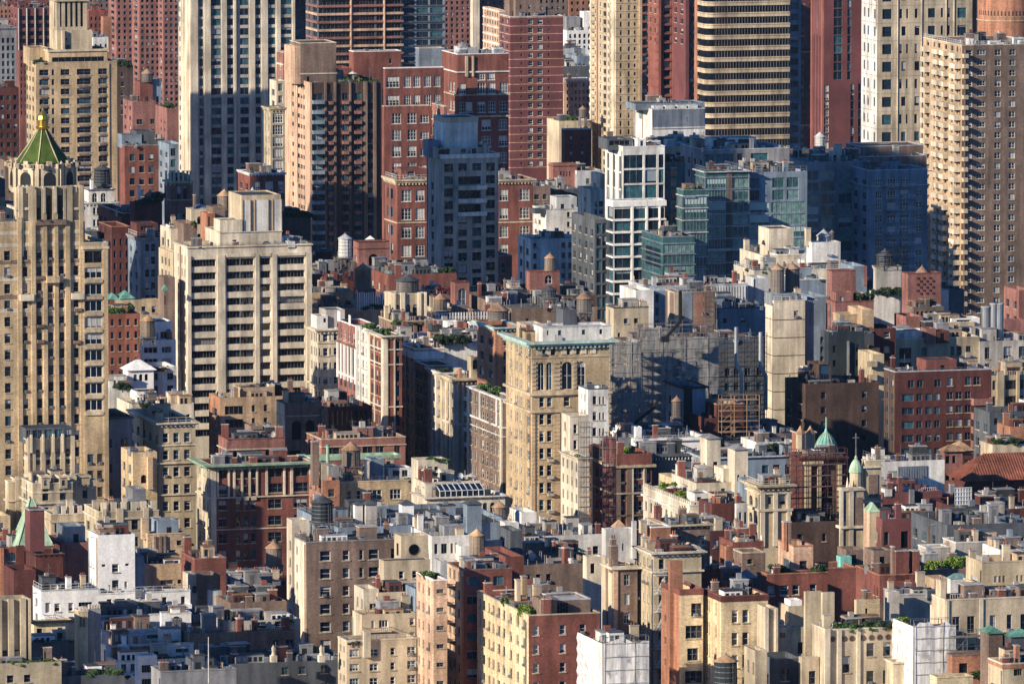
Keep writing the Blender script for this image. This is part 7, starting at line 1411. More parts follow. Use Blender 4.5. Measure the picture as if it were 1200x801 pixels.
m = b.mass(38.5, 48, 115, 692, 1405, 'white', F=[('53-59', 706, 1, 12, 1, 'door'), ('63.5-70.5 80-86', 707, 1, 10, 1, 'dhw'), ('92-108', 707, 1, 5, 1, 'rib')], L=[('41-44', 703, 18, 9, 2, 'dh')], dep=30, roof='deck', cope='silver'); m.balconies('50-63', 719, 1, 3.5, 1, 1.4, 'white', rail='steel'); m.rail(1, 'paint'); clutter(m, b.short, 122, 'vent_pipe:14 satellite_dish:2 air_conditioner:4 antenna:2'); m2 = b.mass(36, 40, 86, 728, 1398, 'yellow', F=[('43-49.5', 736, 1, 15, 1, 'dark')], dep=10, yb=770); m2.band(727, 3, .7, 'black')
m3 = b.mass(None, 35, 90, 752, 1385, 'darkgrey', dep=8, roof='tar'); greenery(m3, 40, 88, .1, 9, 9, 'leafdark', b.short, 'tree'); b.done()
b = Bld('art_deco_block', 'limestone slab top with vertical grooves at bottom left corner', 'the grooved limestone slab', 0, 1340)
m = b.mass(-20, -12, 35, 704, 1340, 'limestone', dep=8, cope='sand', F=[('2-8 16-22', 762, 1, 12, 1, 'dark')]); m.piers('-8-0 8.5-14 22-28 31.5-35', 702, 775, .7, 'limestone') if 0 else m.piers([(-8, 1), (8.5, 15), (22.5, 29), (32, 35)], 702, 776, .8, 'limestone'); m2 = b.mass(None, -20, 72, 778, 1335, 'limestone', dep=6, roof='soil', F=[('8-16 28-36', 792, 1, 9, 1, 'dh')]); greenery(m2, 12, 66, .1, 8, 12, 'leaf', b.short, 'tree', seed=4); b.done()
b = Bld('stone_pylon', 'slim grooved limestone pylon with carved crown in front of the white terraces', 'the carved pylon', 88, 1350)
m = b.mass(87, 92, 103, 716, 1350, 'limestone', dep=3.5, cope='cream'); m.piers('93.5-95.5 97.5-99.5', 722, 734, .2, 'brown'); m2 = b.mass(None, 103, 118, 713, 1354, 'grey', dep=4); merlons(m2, 5, .7, .5, 'cream', 0); merlons(m, 3, .6, .5, 'cream', 0); m3 = b.mass(None, 72, 146, 792, 1340, 'darkgrey', dep=6, roof='soil'); greenery(m3, 104, 144, .1, 8, 14, 'leaf', b.short, 'tree', seed=9); b.done()
b = Bld('flat_roof_shed', 'plain grey flat roofed lift house at bottom edge with thin flagpole', 'the flat lift house', 178, 1340)
m = b.mass(177, 188, 277, 787, 1335, 'grey', dep=10, roof='membrane', cope='grey'); g = MB(); x, y, z = lp(b, 244.5, 800, 1332); g.cyl(x, y, z, z+7.4, .1, .06, 'paint', 8); g.build('flagpole', b.e); b.done()
b = Bld('apartment_block', 'ochre house with metal boxed roof room and carved tan gable, below the yellow rear wing', 'the metal boxed roof house', 176, 1500)
m = b.mass(None, 170, 222, 661, 1490, 'tan', dep=12, F=[('188-203 208-218', 680, 1, 5, 1, 'dh2')], roof='tar'); m2 = b.mass(168, 173, 217, 626, 1510, 'tan', dep=9, cope='sand', F=[('207-213', 634, 1, 6, 1, 'dh'), ('176-179 198-206', 645, 1, 8, 1, 'dh')]); m2.piers('180-182.5 186-189 191.5-194', 628, 660, .35, 'brown'); q = m2.blk(185, 209, 610, mat='bluegrey', fy=.2, d=5, roof='membrane'); m2.chimney(168, 608, 8, mat='tan', fy=.3); clutter(m, b.short, 123, 'vent_pipe:2'); b.done()
b = Bld('apartment_block', 'small red brick roof house with cream oval window gable, left of the dark lower courtyard', 'the oval window brick house', 225, 1480)
m = b.mass(None, 228, 265, 655, 1480, 'red', dep=10, roof='silver', cope='rose'); clutter(m, b.short, 124, 'exhaust_fan:3 vent_pipe:3'); m2 = b.mass(None, 222, 234, 673, 1460, 'cream', F=[('225-231', 686, 1, 9, 1, 'ar')], dep=5); m3 = b.mass(None, 234, 258, 674, 1458, 'brown', dep=6); b.done()
b = Bld('apartment_block', 'low dark brick houses in deep shade across the lower courtyard left of centre', 'the dark courtyard houses', 226, 1440)
m = b.mass(None, 222, 345, 742, 1400, 'brown', F=[('232-240 278-284 287-293 320-326 335-345', 753, 22, 10, 3, 'dh2')], dep=24, roof='tar'); m2 = b.mass(None, 226, 262, 720, 1420, 'bluegrey', dep=10, F=[('232-238', 728, 1, 12, 1, 'dh')]); m3 = b.mass(None, 262, 345, 688, 1500, 'darkred', dep=24, roof='tar'); m4 = b.mass(None, 262, 352, 728, 1410, 'concrete', dep=9, F=[('300-312 322-336', 730, 1, 8, 1, 'dh2')], roof='membrane'); m5 = b.mass(243, 246, 260, 692, 1452, 'offwhite', dep=4)
m6 = b.mass(None, 262, 410, 778, 1380, 'darkgrey', dep=16, roof='tar', F=[('330-338 350-358 376-384', 784, 20, 9, 2, 'dh2')]); m7 = b.mass(None, 270, 336, 706, 1440, 'brown', dep=10, roof='tar')  # front row block's dark grey wall stands in for the courtyard shade
for q, s, sp in ((m, 125, 'vent_pipe:8 air_conditioner:6 chimney:4 stair_shed:2'), (m3, 126, 'vent_pipe:14 air_conditioner:10 chimney:6 duct:4 stair_shed:3 exhaust_fan:5'), (m6, 127, 'vent_pipe:6 air_conditioner:6 skylight:3 chimney:3'), (m7, 134, 'vent_pipe:8 chimney:4 air_conditioner:5 exhaust_fan:3')): clutter(q, b.short, s, sp)
greenery(m4, 330, 350, .0, 5, 7, 'leaf', b.short)
for px in (320.5, 376.5):
    t = thing('carved_finial', ('left' if px < 350 else 'right')+' pale carved stone finial on the dark courtyard roofs', 'finial', tuple(P(px, 775, 1378)), TH); g = MB(); g.box(-.5,.5,-.5,.5,0,1.1,'cream'); g.build('pedestal', t); g = MB(); g.cyl(0,0,1.1,1.6,.42,.25,'cream',10); g.cyl(0,0,1.6,2.3,.25,.36,'cream',10); g.cyl(0,0,2.3,2.8,.36,.05,'cream',10); g.build('urn', t)
b.done()
water_tower(321, 661, 1530, 19, 20, 8, 'wood', 'pale ribbed tank with orange cone over the dark courtyard', .4)
b = Bld('apartment_block', 'wide grey brown block with cream sunlit edge under a black tank, lower centre left', 'the cream edged grey block', 358, 1440)
F = [('375-387.5 401.5-409.5 421-426 432-444', 646, 20.8, 12, 8, 'dhw'), ('458-463', 646, 20.8, 12, 3, 'dh')]
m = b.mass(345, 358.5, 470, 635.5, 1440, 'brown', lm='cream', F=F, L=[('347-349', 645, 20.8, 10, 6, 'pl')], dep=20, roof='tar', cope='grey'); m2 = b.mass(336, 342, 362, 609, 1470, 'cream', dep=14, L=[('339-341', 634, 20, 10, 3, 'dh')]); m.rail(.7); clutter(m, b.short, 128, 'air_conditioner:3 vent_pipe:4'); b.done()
water_tower(377.5, 611, 1446, 25, 24, 22, 'dark', 'big black tank on open steel trestle above cream edged grey block', .3)
b = Bld('art_deco_block', 'tan art deco block stepping down with round porthole window and curved balconies, bottom centre', 'the porthole deco block', 445, 1395)
q = b.mass(462, 470, 502, 628, 1409, 'sand', dep=8)
b2 = b.mass(444, 449.5, 504, 657, 1404, 'sand', F=[('467.5-473.5 483-489', 669.5, 15.6, 9, 2, 'dhw')], dep=3.5, par=.1)
x, y, z = lp(b, 486, 644, 1409); y = q.y; g = MB(); n = 28; rr = 6.2*.1418; g.face([(x+rr*math.cos(2*math.pi*k/n), y-.03, z+rr*math.sin(2*math.pi*k/n)) for k in range(n)], 'panedark')
for k in range(n): a, c = 2*math.pi*k/n, 2*math.pi*(k+1)/n; g.face([(x+rr*math.cos(a), y-.12, z+rr*math.sin(a)), (x+rr*math.cos(c), y-.12, z+rr*math.sin(c)), (x+rr*1.1*math.cos(c), y-.02, z+rr*1.1*math.sin(c)), (x+rr*1.1*math.cos(a), y-.02, z+rr*1.1*math.sin(a))], 'brown')
g.build('porthole_window', b.e); q.piers('465-467', 638, 652, .05, 'black', side=1)
b3 = b.mass(None, 443, 484, 694, 1392, 'sand', F=[('433-452', 706, 1, 13, 1, 'rib'), ('461.5-464', 706, 1, 8, 1, 'pl')], dep=8, roof='deck'); b3b = b.mass(415, 426, 444, 690, 1392, 'cream', F=[('433-442', 707, 1, 12, 1, 'dh2w')], L=[('418-420 423-425', 702, 1, 11, 1, 'dh')], dep=6); b3.balconies('424-483', 715, 1, 4, 1, 1.4, 'sand', rail='brown')
b4 = b.mass(413, 424, 487, 720, 1384, 'sand', F=[('435-439 444-455', 727, 1, 9, 1, 'ribw'), ('480-486', 725.5, 17, 9, 5, 'dhw')], dep=8, roof='deck'); b4.balconies('424-456', 734, 1, 4, 1, 1.8, 'cream', rail='brown')
b5 = b.mass(396, 406, 488, 751, 1376, 'sand', F=[('409.5-420.5', 760.5, 17, 9, 3, 'dh3w'), ('433-443', 761, 17, 9, 3, 'dh2w'), ('457.5-463', 760.5, 17, 9, 3, 'dhw'), ('477-487', 760, 16.5, 10, 3, 'dh2w')], L=[('398-400 402-404', 758, 17, 8, 3, 'pl')], dep=9, roof='deck', cope='cream'); b5.piers('425-433', 740, 770, .8, 'cream'); greenery(b5, 407, 424, .0, 5, 7, 'leafdark', b.short); b5.rail(.8)
clutter(q, b.short, 129, 'vent_pipe:1'); b.done()
b = Bld('apartment_block', 'pale grey back wall with flue pipes between porthole block and brick fire escape block', 'the grey flued back wall', 488, 1385)
b.mass(None, 487, 502, 690, 1388, 'bluegrey', dep=8).piers('492-494 496-497.5', 690, 790, .3, 'silver', name='flue'); b.done()
b = Bld('apartment_block', 'reddish brick block with balconied recess and white parapet corner, bottom centre', 'the recessed brick block', 508, 1370)
m = b.mass(488, 508, 524, 680, 1370, 'peach', L=[('490-492 495-497 501.5-504', 690, 21.5, 10, 5, 'dh')], F=[('511.5-520', 690, 21.5, 5, 6, 'dh2')], dep=None, cope='white', roof='deck'); m2 = b.mass(524, 543, 600, 668, 1380, 'red', lm='peach', F=[('547-562 566-572 578-590', 676, 21.5, 11, 6, 'blue')], L=[('526-528.5 531-533.5 536.5-539', 672, 21.5, 11, 6, 'dh')], dep=24, roof='tar', cope='brown'); pass
greenery(m, 493, 507, .5, 4, 14, 'leaf', b.short, 'tree', spread=2); greenery(m, 489, 495, .8, 2, 9, 'leafred', b.short); m2.balconies('525-534', 688, 21.5, 3, 5, 1.5, 'brown', side=1, rail='steel'); clutter(m2, b.short, 130, 'satellite_dish:1 vent_pipe:6 air_conditioner:5 stair_shed:1'); m.blk(516, 524, 657, mat='silver', d=4, fy=.5); b.done()
water_tower(559, 652, 1402, 18, 26, 4, 'wood', 'tall pale ribbed tank with orange cone on recessed brick block', .4)
b = Bld('apartment_block', 'corner apartment block, yellow sunlit side and red brick front, bottom centre', 'the yellow sided brick block', 620, 1350)
F = [('624.5-631.5 656-663 679-686.5', 733, 22, 11.5, 5, 'dhw')]
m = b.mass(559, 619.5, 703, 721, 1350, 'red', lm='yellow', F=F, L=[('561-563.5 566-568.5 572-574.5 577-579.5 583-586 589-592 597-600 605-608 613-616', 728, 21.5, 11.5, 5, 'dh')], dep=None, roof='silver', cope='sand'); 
m2 = b.mass(None, 634, 652, 702, 1351.5, 'brown', dep=5); m3 = m.blk(652, 692, 703, mat='brown', fy=.1, d=8, F=[('652-666', 706, 1, 13, 1, 'rib')], roof='silver', cope='silver'); m4 = m.blk(600, 650, 700, mat='offwhite', fy=.55, d=6, roof='silver')
m.chimney(630, 680, 5, mat='sand', fy=.4); m.chimney(643, 676, 6, mat='tan', fy=.5); m.chimney(650, 686, 8, mat='tan', fy=.4)
greenery(m, 592, 622, .15, 10, 15, 'leafbright', b.short, seed=1, spread=2); greenery(m, 585, 615, .5, 9, 14, 'leaf', b.short, seed=5, spread=2); clutter(m, b.short, 131, 'skylight:3 vent_pipe:5 air_conditioner:4 parasol:1', region=(.3,.95,.4,.9)); b.done()
# ================================================================== right of centre, near
b = Bld('apartment_block', 'cream corner house with long windowed side and bushy balcony right of tan corner block', 'the cream long sided house', 668, 1660)
m = b.mass(657, 678.5, 691, 537, 1640, 'cream', L=[('659-661 664-666 669-671 674.5-676.5', 543, 18.5, 11, 8, 'pl')], dep=None, roof='gravel'); m.cornice(3, .5, 'cream'); m2 = b.mass(658, 668, 690, 488, 1670, 'cream', F=[('672-676.5', 497, 18.5, 11, 2, 'dhw')], L=[('661-663', 496, 18.5, 10, 3, 'dh')], dep=14, cope='cream'); greenery(m, 666, 678, .3, 3, 8, 'leafbright', b.short); m3 = b.mass(678, 689, 713, 456, 1690, 'offwhite', F=[('694.5-699', 464, 18.5, 10, 3, 'dh'), ('702-704 706-708', 465, 18.5, 9, 3, 'dh')], L=[('681-682.5 684.5-686', 463, 18.5, 9, 3, 'pl')], dep=14, cope='darkgrey'); m4 = b.mass(684, 692.5, 698, 406, 1710, 'offwhite', dep=6); m5 = b.mass(None, 698, 714, 418, 1715, 'buff', F=[('705-710', 430, 17, 10, 4, 'dh')], dep=8); clutter(m3, b.short, 140, 'vent_pipe:3 air_conditioner:2'); b.done()
scaffold('tube_scaffold', 'narrow tube scaffold on the front corner of the cream long sided house', 678, 691, 500, 640, 1636, dep=1.6)
b = Bld('apartment_block', 'dark brick block with white bracketed windows and broad dark cornice, partly netted in red', 'the red netted block', 718, 1665)
m = b.mass(690, 720, 764, 532, 1665, 'red', L=[('692-694.5 698-700.5 704-706.5 710-712.5 715-717.5', 538, 19, 11, 7, 'dh')], F=[('727-732', 555, 19, 12, 6, 'dh'), ('742-747 748-753.5', 548, 19.5, 14, 6, 'dhw'), ('758-762', 555, 19, 12, 5, 'dh')], dep=None, roof='gravel', rec=.3); m.piers('721-727 734-740 754-757', 545, 700, .4, 'brown'); m.piers('740.2-741.8 753.8-755', 545, 700, .45, 'cream'); m.band(545, 3, .7, 'limestone'); m.band(577, 2, .5, 'limestone'); m.band(603, 2, .4, 'brown')
m2 = b.mass(None, 734, 820, 533, 1670, 'darkgrey', dep=14, roof='tar'); m2.band(533, 3, .8, 'darkgrey'); m2.piers(RG(737,818,22,1), 537, 540, .6, 'silver', name='modillion'); m3 = m; greenery(m, 722, 742, .25, 5, 11, 'leafbright', b.short); greenery(m, 712, 722, .4, 3, 10, 'leaf', b.short, seed=3); b.done()
scaffold('netted_scaffold', 'tall dark red netted scaffold in the street gap below white penthouse', 703, 719, 512, 640, 1655, net='netred', dep=1.5)
b = Bld('apartment_block', 'long white penthouse storey with green framed windows over a dark cornice, right of centre', 'the white penthouse storey', 744, 1690)
m = b.mass(708, 744, 829, 515, 1690, 'white', F=[('752.5-766', 527, 1, 7, 1, 'blue'), ('778-783 787-792 796-801 804.5-809 813-817.5', 527, 1, 7, 1, 'dhw')], dep=None, roof='gravel', cope='offwhite'); m.band(515, 2.5, .5, 'white'); m.piers('768-770 824-829', 515, 540, .3, 'white'); greenery(m, 722, 748, -.06, 5, 9, 'leaf', b.short, z=m.z(537)); q = m.blk(769, 786, 502, mat='darkgrey', fy=.3, d=5, cope='silver'); m.blk(745, 752, 500, mat='white', fy=.2, d=3); m.blk(754, 768, 505, mat='white', fy=.4, d=3); clutter(m, b.short, 141, 'air_conditioner:5 vent_pipe:5 duct:2'); m.rail(.7, 'paint')
m4 = b.mass(None, 826, 960, 537, 1665, 'bluegrey', dep=14, roof='tar', F=[('893-901 906-914 920-928', 547, 19, 12, 3, 'dh')]); m5 = b.mass(None, 886, 932, 518, 1680, 'offwhite', dep=10, F=[('908-920', 524, 1, 8, 1, 'dh3w')]); greenery(m5, 888, 905, -.1, 4, 14, 'leafdark', b.short, 'tree', z=m4.zr); clutter(m4, b.short, 142, 'vent_pipe:10 air_conditioner:8 duct:3 stair_shed:2'); m4.band(536, 1.5, .5, 'silver'); b.done()
b = Bld('apartment_block', 'cream plastered roof houses with two tall blank chimney towers and white flat roof', 'the cream chimney towered house', 830, 1600)
m = b.mass(None, 816, 880, 566, 1600, 'cream', dep=16, roof='white', F=[('845-850', 573, 1, 14, 1, 'blue1')]); m2 = b.mass(None, 828.5, 844.5, 514, 1615, 'cream', dep=4.5, roof='concrete', F=[('836-841', 541, 1, 8, 1, 'dark')]); hip(m2, .7, 'grey', .3); m3 = b.mass(None, 861, 876.5, 527, 1600, 'cream', dep=4.5, F=[('864-867 872-874', 556, 1, 8, 1, 'ar')]); hip(m3, .7, 'grey', .3); m4 = b.mass(None, 848, 862, 549, 1603, 'cream', dep=6); m5 = b.mass(772, 800, 834, 565, 1625, 'yellow', dep=16, roof='white', L=[('776-779 784-787 792-795', 560, 1, 9, 1, 'dh')], F=[('806-812', 572, 1, 9, 1, 'dh')]); m6 = b.mass(None, 876, 892, 563, 1590, 'bluegrey', dep=6, F=[('880-886', 566, 1, 12, 1, 'blue')])
clutter(m, b.short, 143, 'vent_pipe:14 air_conditioner:5 exhaust_fan:3'); clutter(m5, b.short, 144, 'vent_pipe:4 air_conditioner:3'); greenery(m6, 878, 884, -.2, 1, 9, 'leaf', b.short, z=m6.z(588)); b.done()
b = Bld('apartment_block', 'cream building with battlemented parapet, long windowed side and colourful roof garden', 'the roof garden block', 808, 1580)
m = b.mass(754, 808, 836, 592, 1580, 'cream', L=[(9, 588, 19.5, 11, 6, 'dh')], F=[('818-824', 606, 19, 10, 2, 'dh')], dep=None, roof='soil', cope='offwhite'); merlons(m, 4, .8, .55, 'cream'); m.band(600, 2, .4, 'offwhite')
greenery(m, 800, 830, .25, 7, 12, 'leaf', b.short, seed=1); greenery(m, 790, 815, .5, 7, 14, 'leafbright', b.short, 'tree', seed=4); greenery(m, 785, 805, .65, 6, 15, 'leafred', b.short, 'tree', seed=6); greenery(m, 776, 796, .85, 5, 16, 'leafbright', b.short, 'tree', seed=8)
q = m.blk(814, 834, 578, mat='offwhite', fy=.1, d=5, F=[('817-822', 582, 1, 8, 1, 'blue1')]); m2 = b.mass(None, 834, 875, 590, 1570, 'darkred', dep=8, roof='tar'); m3 = b.mass(861, 863, 876, 590, 1560, 'offwhite', dep=8, F=[('866-869 872-875', 600, 1, 14, 1, 'blue1')]); clutter(m, b.short, 145, 'parasol:2'); clutter(m2, b.short, 146, 'vent_pipe:12 chimney:4 air_conditioner:4'); m2.chimney(841, 583, 5, mat='orange'); b.done()
b = Bld('stone_mansion', 'carved limestone mansion top with heavy cornice and round relief windows', 'the carved limestone mansion', 892, 1560)
m = b.mass(875, 891, 926, 569, 1560, 'limestone', F=[('900-904', 582, 1, 9, 1, 'ar'), ('914-921', 580, 1, 12, 1, 'ar')], L=[('878-882 885-888', 584, 20, 12, 3, 'ar')], dep=None, cope='cream', roof='gravel'); m.cornice(7, 1.0, 'limestone'); m.band(577, 2, .3, 'cream'); m.band(596, 3, .45, 'cream'); m.piers('891-896 906-911 922-926', 577, 640, .35, 'cream'); m.rail(.9, 'cream'); m.chimney(916, 561, 7, mat='limestone'); clutter(m, b.short, 147, 'vent_pipe:2 air_conditioner:1'); m2 = b.mass(None, 826, 878, 622, 1520, 'darkred', dep=12, roof='tar', F=[('836-842 858-866', 632, 1, 10, 1, 'dh')]); clutter(m2, b.short, 148, 'vent_pipe:10 air_conditioner:8 duct:3'); b.done()
# scaffolded church tower with aqua dome
b = Bld('church_tower', 'shade-darkened red church tower under an aqua copper dome, wrapped in scaffold', 'the aqua domed tower', 940, 1580)
m = b.mass(926, 940, 988, 534, 1580, 'darkbrown', lm='darkred', dep=None, F=[('962-976', 566, 1, 34, 1, 'ard')], rec=.8); m.piers('943-949 957-961 981-985', 544, 600, .9, 'limestone', name='column'); m.piers('941-963', 540, 545, 1.1, 'limestone', name='capital_band'); m.band(536, 2, .9, 'darkred'); m.band(602, 4, .9, 'limestone'); m.piers('944-960', 603, 612, 1.0, 'limestone')  # tower walls darkened in their colour in place of cast shade
m2 = b.mass(928, 934, 955, 507, 1600, 'orange', dep=6); m2.band(506, 1.2, .3, 'cream')
for px, D_ in ((938, 1596), (949.5, 1598)): spire(b, px, 508, 498, D_, 13, 8, 'rust'); spire(b, px, 530, 507, D_, 11, 8, 'sand', 'turret_wall', prof=[(0,1),(1,1)])
spire(b, 968, 531, 505, 1590, 28.5, 16, 'aqua', 'dome', ribs='palecopper', prof=DOME, finial=17); spire(b, 968, 534, 530.5, 1590, 31, 16, 'palecopper', 'dome_ring', prof=[(0,1),(1,1),(1.001,.01)]); spire(b, 968, 507, 501, 1590, 4, 8, 'aqua', 'lantern', prof=[(0,1),(.6,.9),(1,.1)]); m3 = b.mass(None, 925, 990, 612, 1560, 'darkbrown', dep=8); b.done()
scaffold('tube_scaffold', 'dense dark tube scaffold wrapped round the aqua domed church tower', 922, 990, 532, 660, 1566, dep=1.5, lift=2.0, bay=1.9, mat='darkred')  # tubes coloured dark to carry the same shade as the tower
b = Bld('church_tower', 'cream and pink church tower with green domed turret and curved gable', 'the green domed church tower', 985, 1535)
m = b.mass(983.5, 987, 1012, 573, 1540, 'limestone', F=[('989-991.5', 585, 1, 26, 1, 'arw')], dep=8, cope='cream'); m.piers('984-988 995-1000', 573, 660, .25, 'cream'); m.piers('1001-1011', 583, 616, .1, 'brown'); m.band(616, 3, .5, 'cream'); m.band(573, 2, .3, 'cream')
spire(b, 1003, 553, 536, 1545, 17, 12, 'palecopper', 'dome', prof=DOME, finial=12); spire(b, 1003, 574, 553, 1545, 15, 12, 'limestone', 'dome_drum', prof=[(0,1.15),(.2,1),(1,1)])
for s, px in enumerate((993, 996)): spire(b, px, 574, 558+s*6, 1543, 5, 6, 'cream', 'scroll')
g = MB(); x, y, z = lp(b, 1003, 524, 1545); g.bar((x, y, z), (x, y, z+2.6), .16, 'steel'); g.bar((x-.6, y, z+1.8), (x+.6, y, z+1.8), .14, 'steel'); g.build('cross', b.e)
m2 = b.mass(1010, 1014, 1032.5, 540, 1545, 'limestone', dep=7, cope='cream', F=[('1017-1019', 632, 1, 8, 1, 'dark')]); m2.piers('1018-1029', 556, 583, .12, 'brown'); m2.band(546, 2, .4, 'cream'); m2.band(586, 3, .4, 'cream')
for px in (1017, 1024): m2.chimney(px, 533, 3, mat='cream', d=.6, name='pinnacle')
m3 = b.mass(1012, 1019, 1031, 600, 1528, 'limestone', lm='peach', dep=8, roof='palecopper'); hip(m3, 1.6, 'palecopper', .1); b.done()
b = Bld('apartment_block', 'white parapeted roof with steel frame screens and gas bottles above maroon walls', 'the white parapet maroon block', 1034, 1590)
m = b.mass(None, 1030, 1107, 541, 1620, 'offwhite', dep=10, roof='membrane', F=[]); m.piers('1030-1038 1051-1064 1076-1086', 541, 580, .02, 'offwhite'); m.rail(1.1); m.piers('1040-1050 1066-1075', 552, 572, .1, 'bluegrey'); louvers(m, 1052, 1087, 547, 562, 'zinc', 12); m2 = b.mass(None, 1034, 1104, 577, 1560, 'maroon', dep=10, F=[('1035-1050', 591, 1, 17, 1, 'dark')], roof='membrane'); m2.piers('1065-1070', 574, 606, .8, 'zinc', name='flue'); m2.piers('1071-1079', 577, 606, .05, 'darkbrown'); m3 = b.mass(None, 1034, 1111, 608, 1525, 'maroon', dep=9, roof='silver', F=[('1036-1042', 623, 30, 16, 1, 'blue1'), ('1056-1064.5 1078-1087', 623, 30, 20, 2, 'dark')]); 
clutter(m2, b.short, 149, 'cooling_unit:3 air_conditioner:5 vent_pipe:7 exhaust_fan:3'); clutter(m3, b.short, 150, 'duct:3 vent_pipe:2'); b.done()
b = Bld('sign_frame_building', 'dark slate building with back of a white framed billboard, below the tiled hall', 'the billboard backed block', 1106, 1530)
m = b.mass(None, 1106, 1142, 590, 1560, 'bluegrey', dep=8, roof='tar'); m2 = b.mass(None, 1110, 1215, 615, 1500, 'darkgrey', dep=20, roof='tar', F=[('1120-1128 1140-1148 1162-1170 1184-1192', 628, 19, 9, 5, 'blue')]); clutter(m2, b.short, 151, 'vent_pipe:6 air_conditioner:8 duct:3 stair_shed:2'); m3 = b.mass(None, 1128, 1230, 598, 1540, 'darkred', dep=20, F=[('1136-1142 1150-1156 1165-1171 1180-1186', 604, 18, 9, 3, 'blue')]); b.done()
t = thing('billboard', 'white framed billboard panel seen from behind, lower right', 'billboard', tuple(P(1119, 591, 1545)), TH); g = MB(); W, H = 3.2, 3.1; g.box(0, W, -.1, .1, 0, H, 'paint'); g.build('panel', t)
g = MB(); 
for i in range(7): g.bar((W*i/6, -.15, 0), (W*i/6, -.15, H), .07, 'zinc')
for i in range(5): g.bar((0, -.16, H*i/4), (W, -.16, H*i/4), .09, 'white')
g.build('frame', t)
for s in (0.4, W-.4): g = MB(); g.bar((s, 0, -3.2), (s, 0, 0), .2, 'steel'); g.build('post', t)
# red brick band building
b = Bld('apartment_block', 'long red brick building with angled parapets, stepped chimneys and roof gardens, lower right', 'the red angled parapet building', 860, 1460)
m = b.mass(892, 899, 970, 673, 1440, 'red', F=[('899-908 914-924 928.5-937 949-957', 686, 20, 12, 3, 'dhw')], dep=12, roof='soil', cope='orange'); m1 = b.mass(None, 969, 1003, 666, 1455, 'red', dep=8, cope='orange', roof='tar'); m2 = b.mass(1003, 1031, 1079, 674, 1400, 'red', F=[], L=[('1024-1025.5 1027.5-1029', 688, 22, 11, 3, 'dh')], dep=None, roof='tar', cope='orange'); m2.chimney(1070, 646, 8, d=2, fy=.0, mat='red'); m2.chimney(1050, 646, 16, mat='red', d=1.5, fy=.0); m2.chimney(1047, 641, 3, mat='brown', fy=.05)
P_ = m2.blk(1024, 1046, 645, mat='brown', fy=.4, d=5, F=[('1031-1037', 652, 1, 10, 1, 'dark')]); P3 = b.mass(912, 930, 953, 640, 1460, 'peach', F=[('937-946', 657, 1, 10, 1, 'dh')], dep=8, cope='orange', roof='membrane'); P3.chimney(924, 612, 4, mat='orange', fy=.3); P3.chimney(929, 612, 4, mat='brown', fy=.3); P4 = b.mass(None, 845, 882, 680, 1420, 'brown', dep=8, F=[('872-881', 684, 1, 16, 1, 'dark')], roof='silver'); spire(b, 875, 676, 666, 1425, 34, 4, 'bluegrey', rot=math.pi/4, squash=.6)
P5 = b.mass(844, 851, 859, 640, 1440, 'orange', dep=5); P6 = b.mass(None, 870, 897, 648, 1450, 'brown', dep=6, cope='sand', F=[('876-882', 655, 1, 6, 1, 'dh')]); P7 = b.mass(None, 859, 895, 635, 1470, 'red', dep=8, roof='membrane'); P8 = b.mass(980, 985, 998, 652, 1462, 'aqua', dep=4) ; P8b = b.mass(None, 992, 1012, 644, 1464, 'brown', F=[('997-1004', 650, 1, 10, 1, 'dark')], dep=5); P9 = b.mass(None, 800, 848, 662, 1430, 'darkred', dep=12, roof='tar')
for i, (a, c, mt, kd, hh) in enumerate(((905, 916, 'leafdark', 'tree', 24), (918, 930, 'leaf', 'tree', 14), (956, 968, 'leafdark', 'tree', 18), (897, 905, 'leafdark', 'shrub', 9))): greenery(m, a, c, .5, 2, hh, mt, b.short, kd, seed=i)
clutter(m, b.short, 152, 'satellite_dish:2 vent_pipe:6 chimney:2'); clutter(P7, b.short, 153, 'satellite_dish:1 vent_pipe:4 exhaust_fan:2'); clutter(m2, b.short, 154, 'vent_pipe:4 air_conditioner:3')
x, y, z = lp(b, 1030, 670, 1412); g = MB(); g.cyl(x, y, z, z+2.2, 1.2, 1.1, 'copper', 12); g.cyl(x, y, z+2.2, z+2.7, 1.3, .3, 'copper', 12); g.build('copper_vent_tank', b.e); b.done()
b = Bld('apartment_block', 'grey rendered boxes with bright climbing shrubs and small orange cone, right side', 'the grey rendered boxes', 1085, 1420)
m = b.mass(1076, 1085, 1113, 642, 1425, 'concrete', dep=10, cope='offwhite'); m2 = b.mass(1105, 1120, 1178, 636, 1432, 'concrete', dep=None, cope='offwhite', roof='membrane'); m2.blk(1133, 1168, 630, mat='white', d=4, fy=.3); m3 = b.mass(None, 1068, 1135, 668, 1405, 'brown', dep=10, roof='deck'); greenery(m3, 1084, 1110, .4, 6, 14, 'leafbright', b.short, spread=1.6); greenery(m3, 1116, 1134, .35, 5, 22, 'leafbright', b.short, 'tree'); m4 = b.mass(None, 1172, 1240, 644, 1415, 'offwhite', dep=9, roof='tar'); clutter(m4, b.short, 155, 'vent_pipe:3 air_conditioner:3 skylight:1'); clutter(m2, b.short, 156, 'vent_pipe:7'); 
m5 = b.mass(None, 1095, 1114, 678, 1385, 'tan', dep=5); m6 = b.mass(1110, 1114, 1134, 678, 1370, 'offwhite', dep=5); hip(m6, .8, 'paneteal', .1); b.done()
water_tower(1113, 642, 1436, 20, 2, 0, 'wood', 'low tank showing only its broad orange cone on grey rendered boxes', .45)
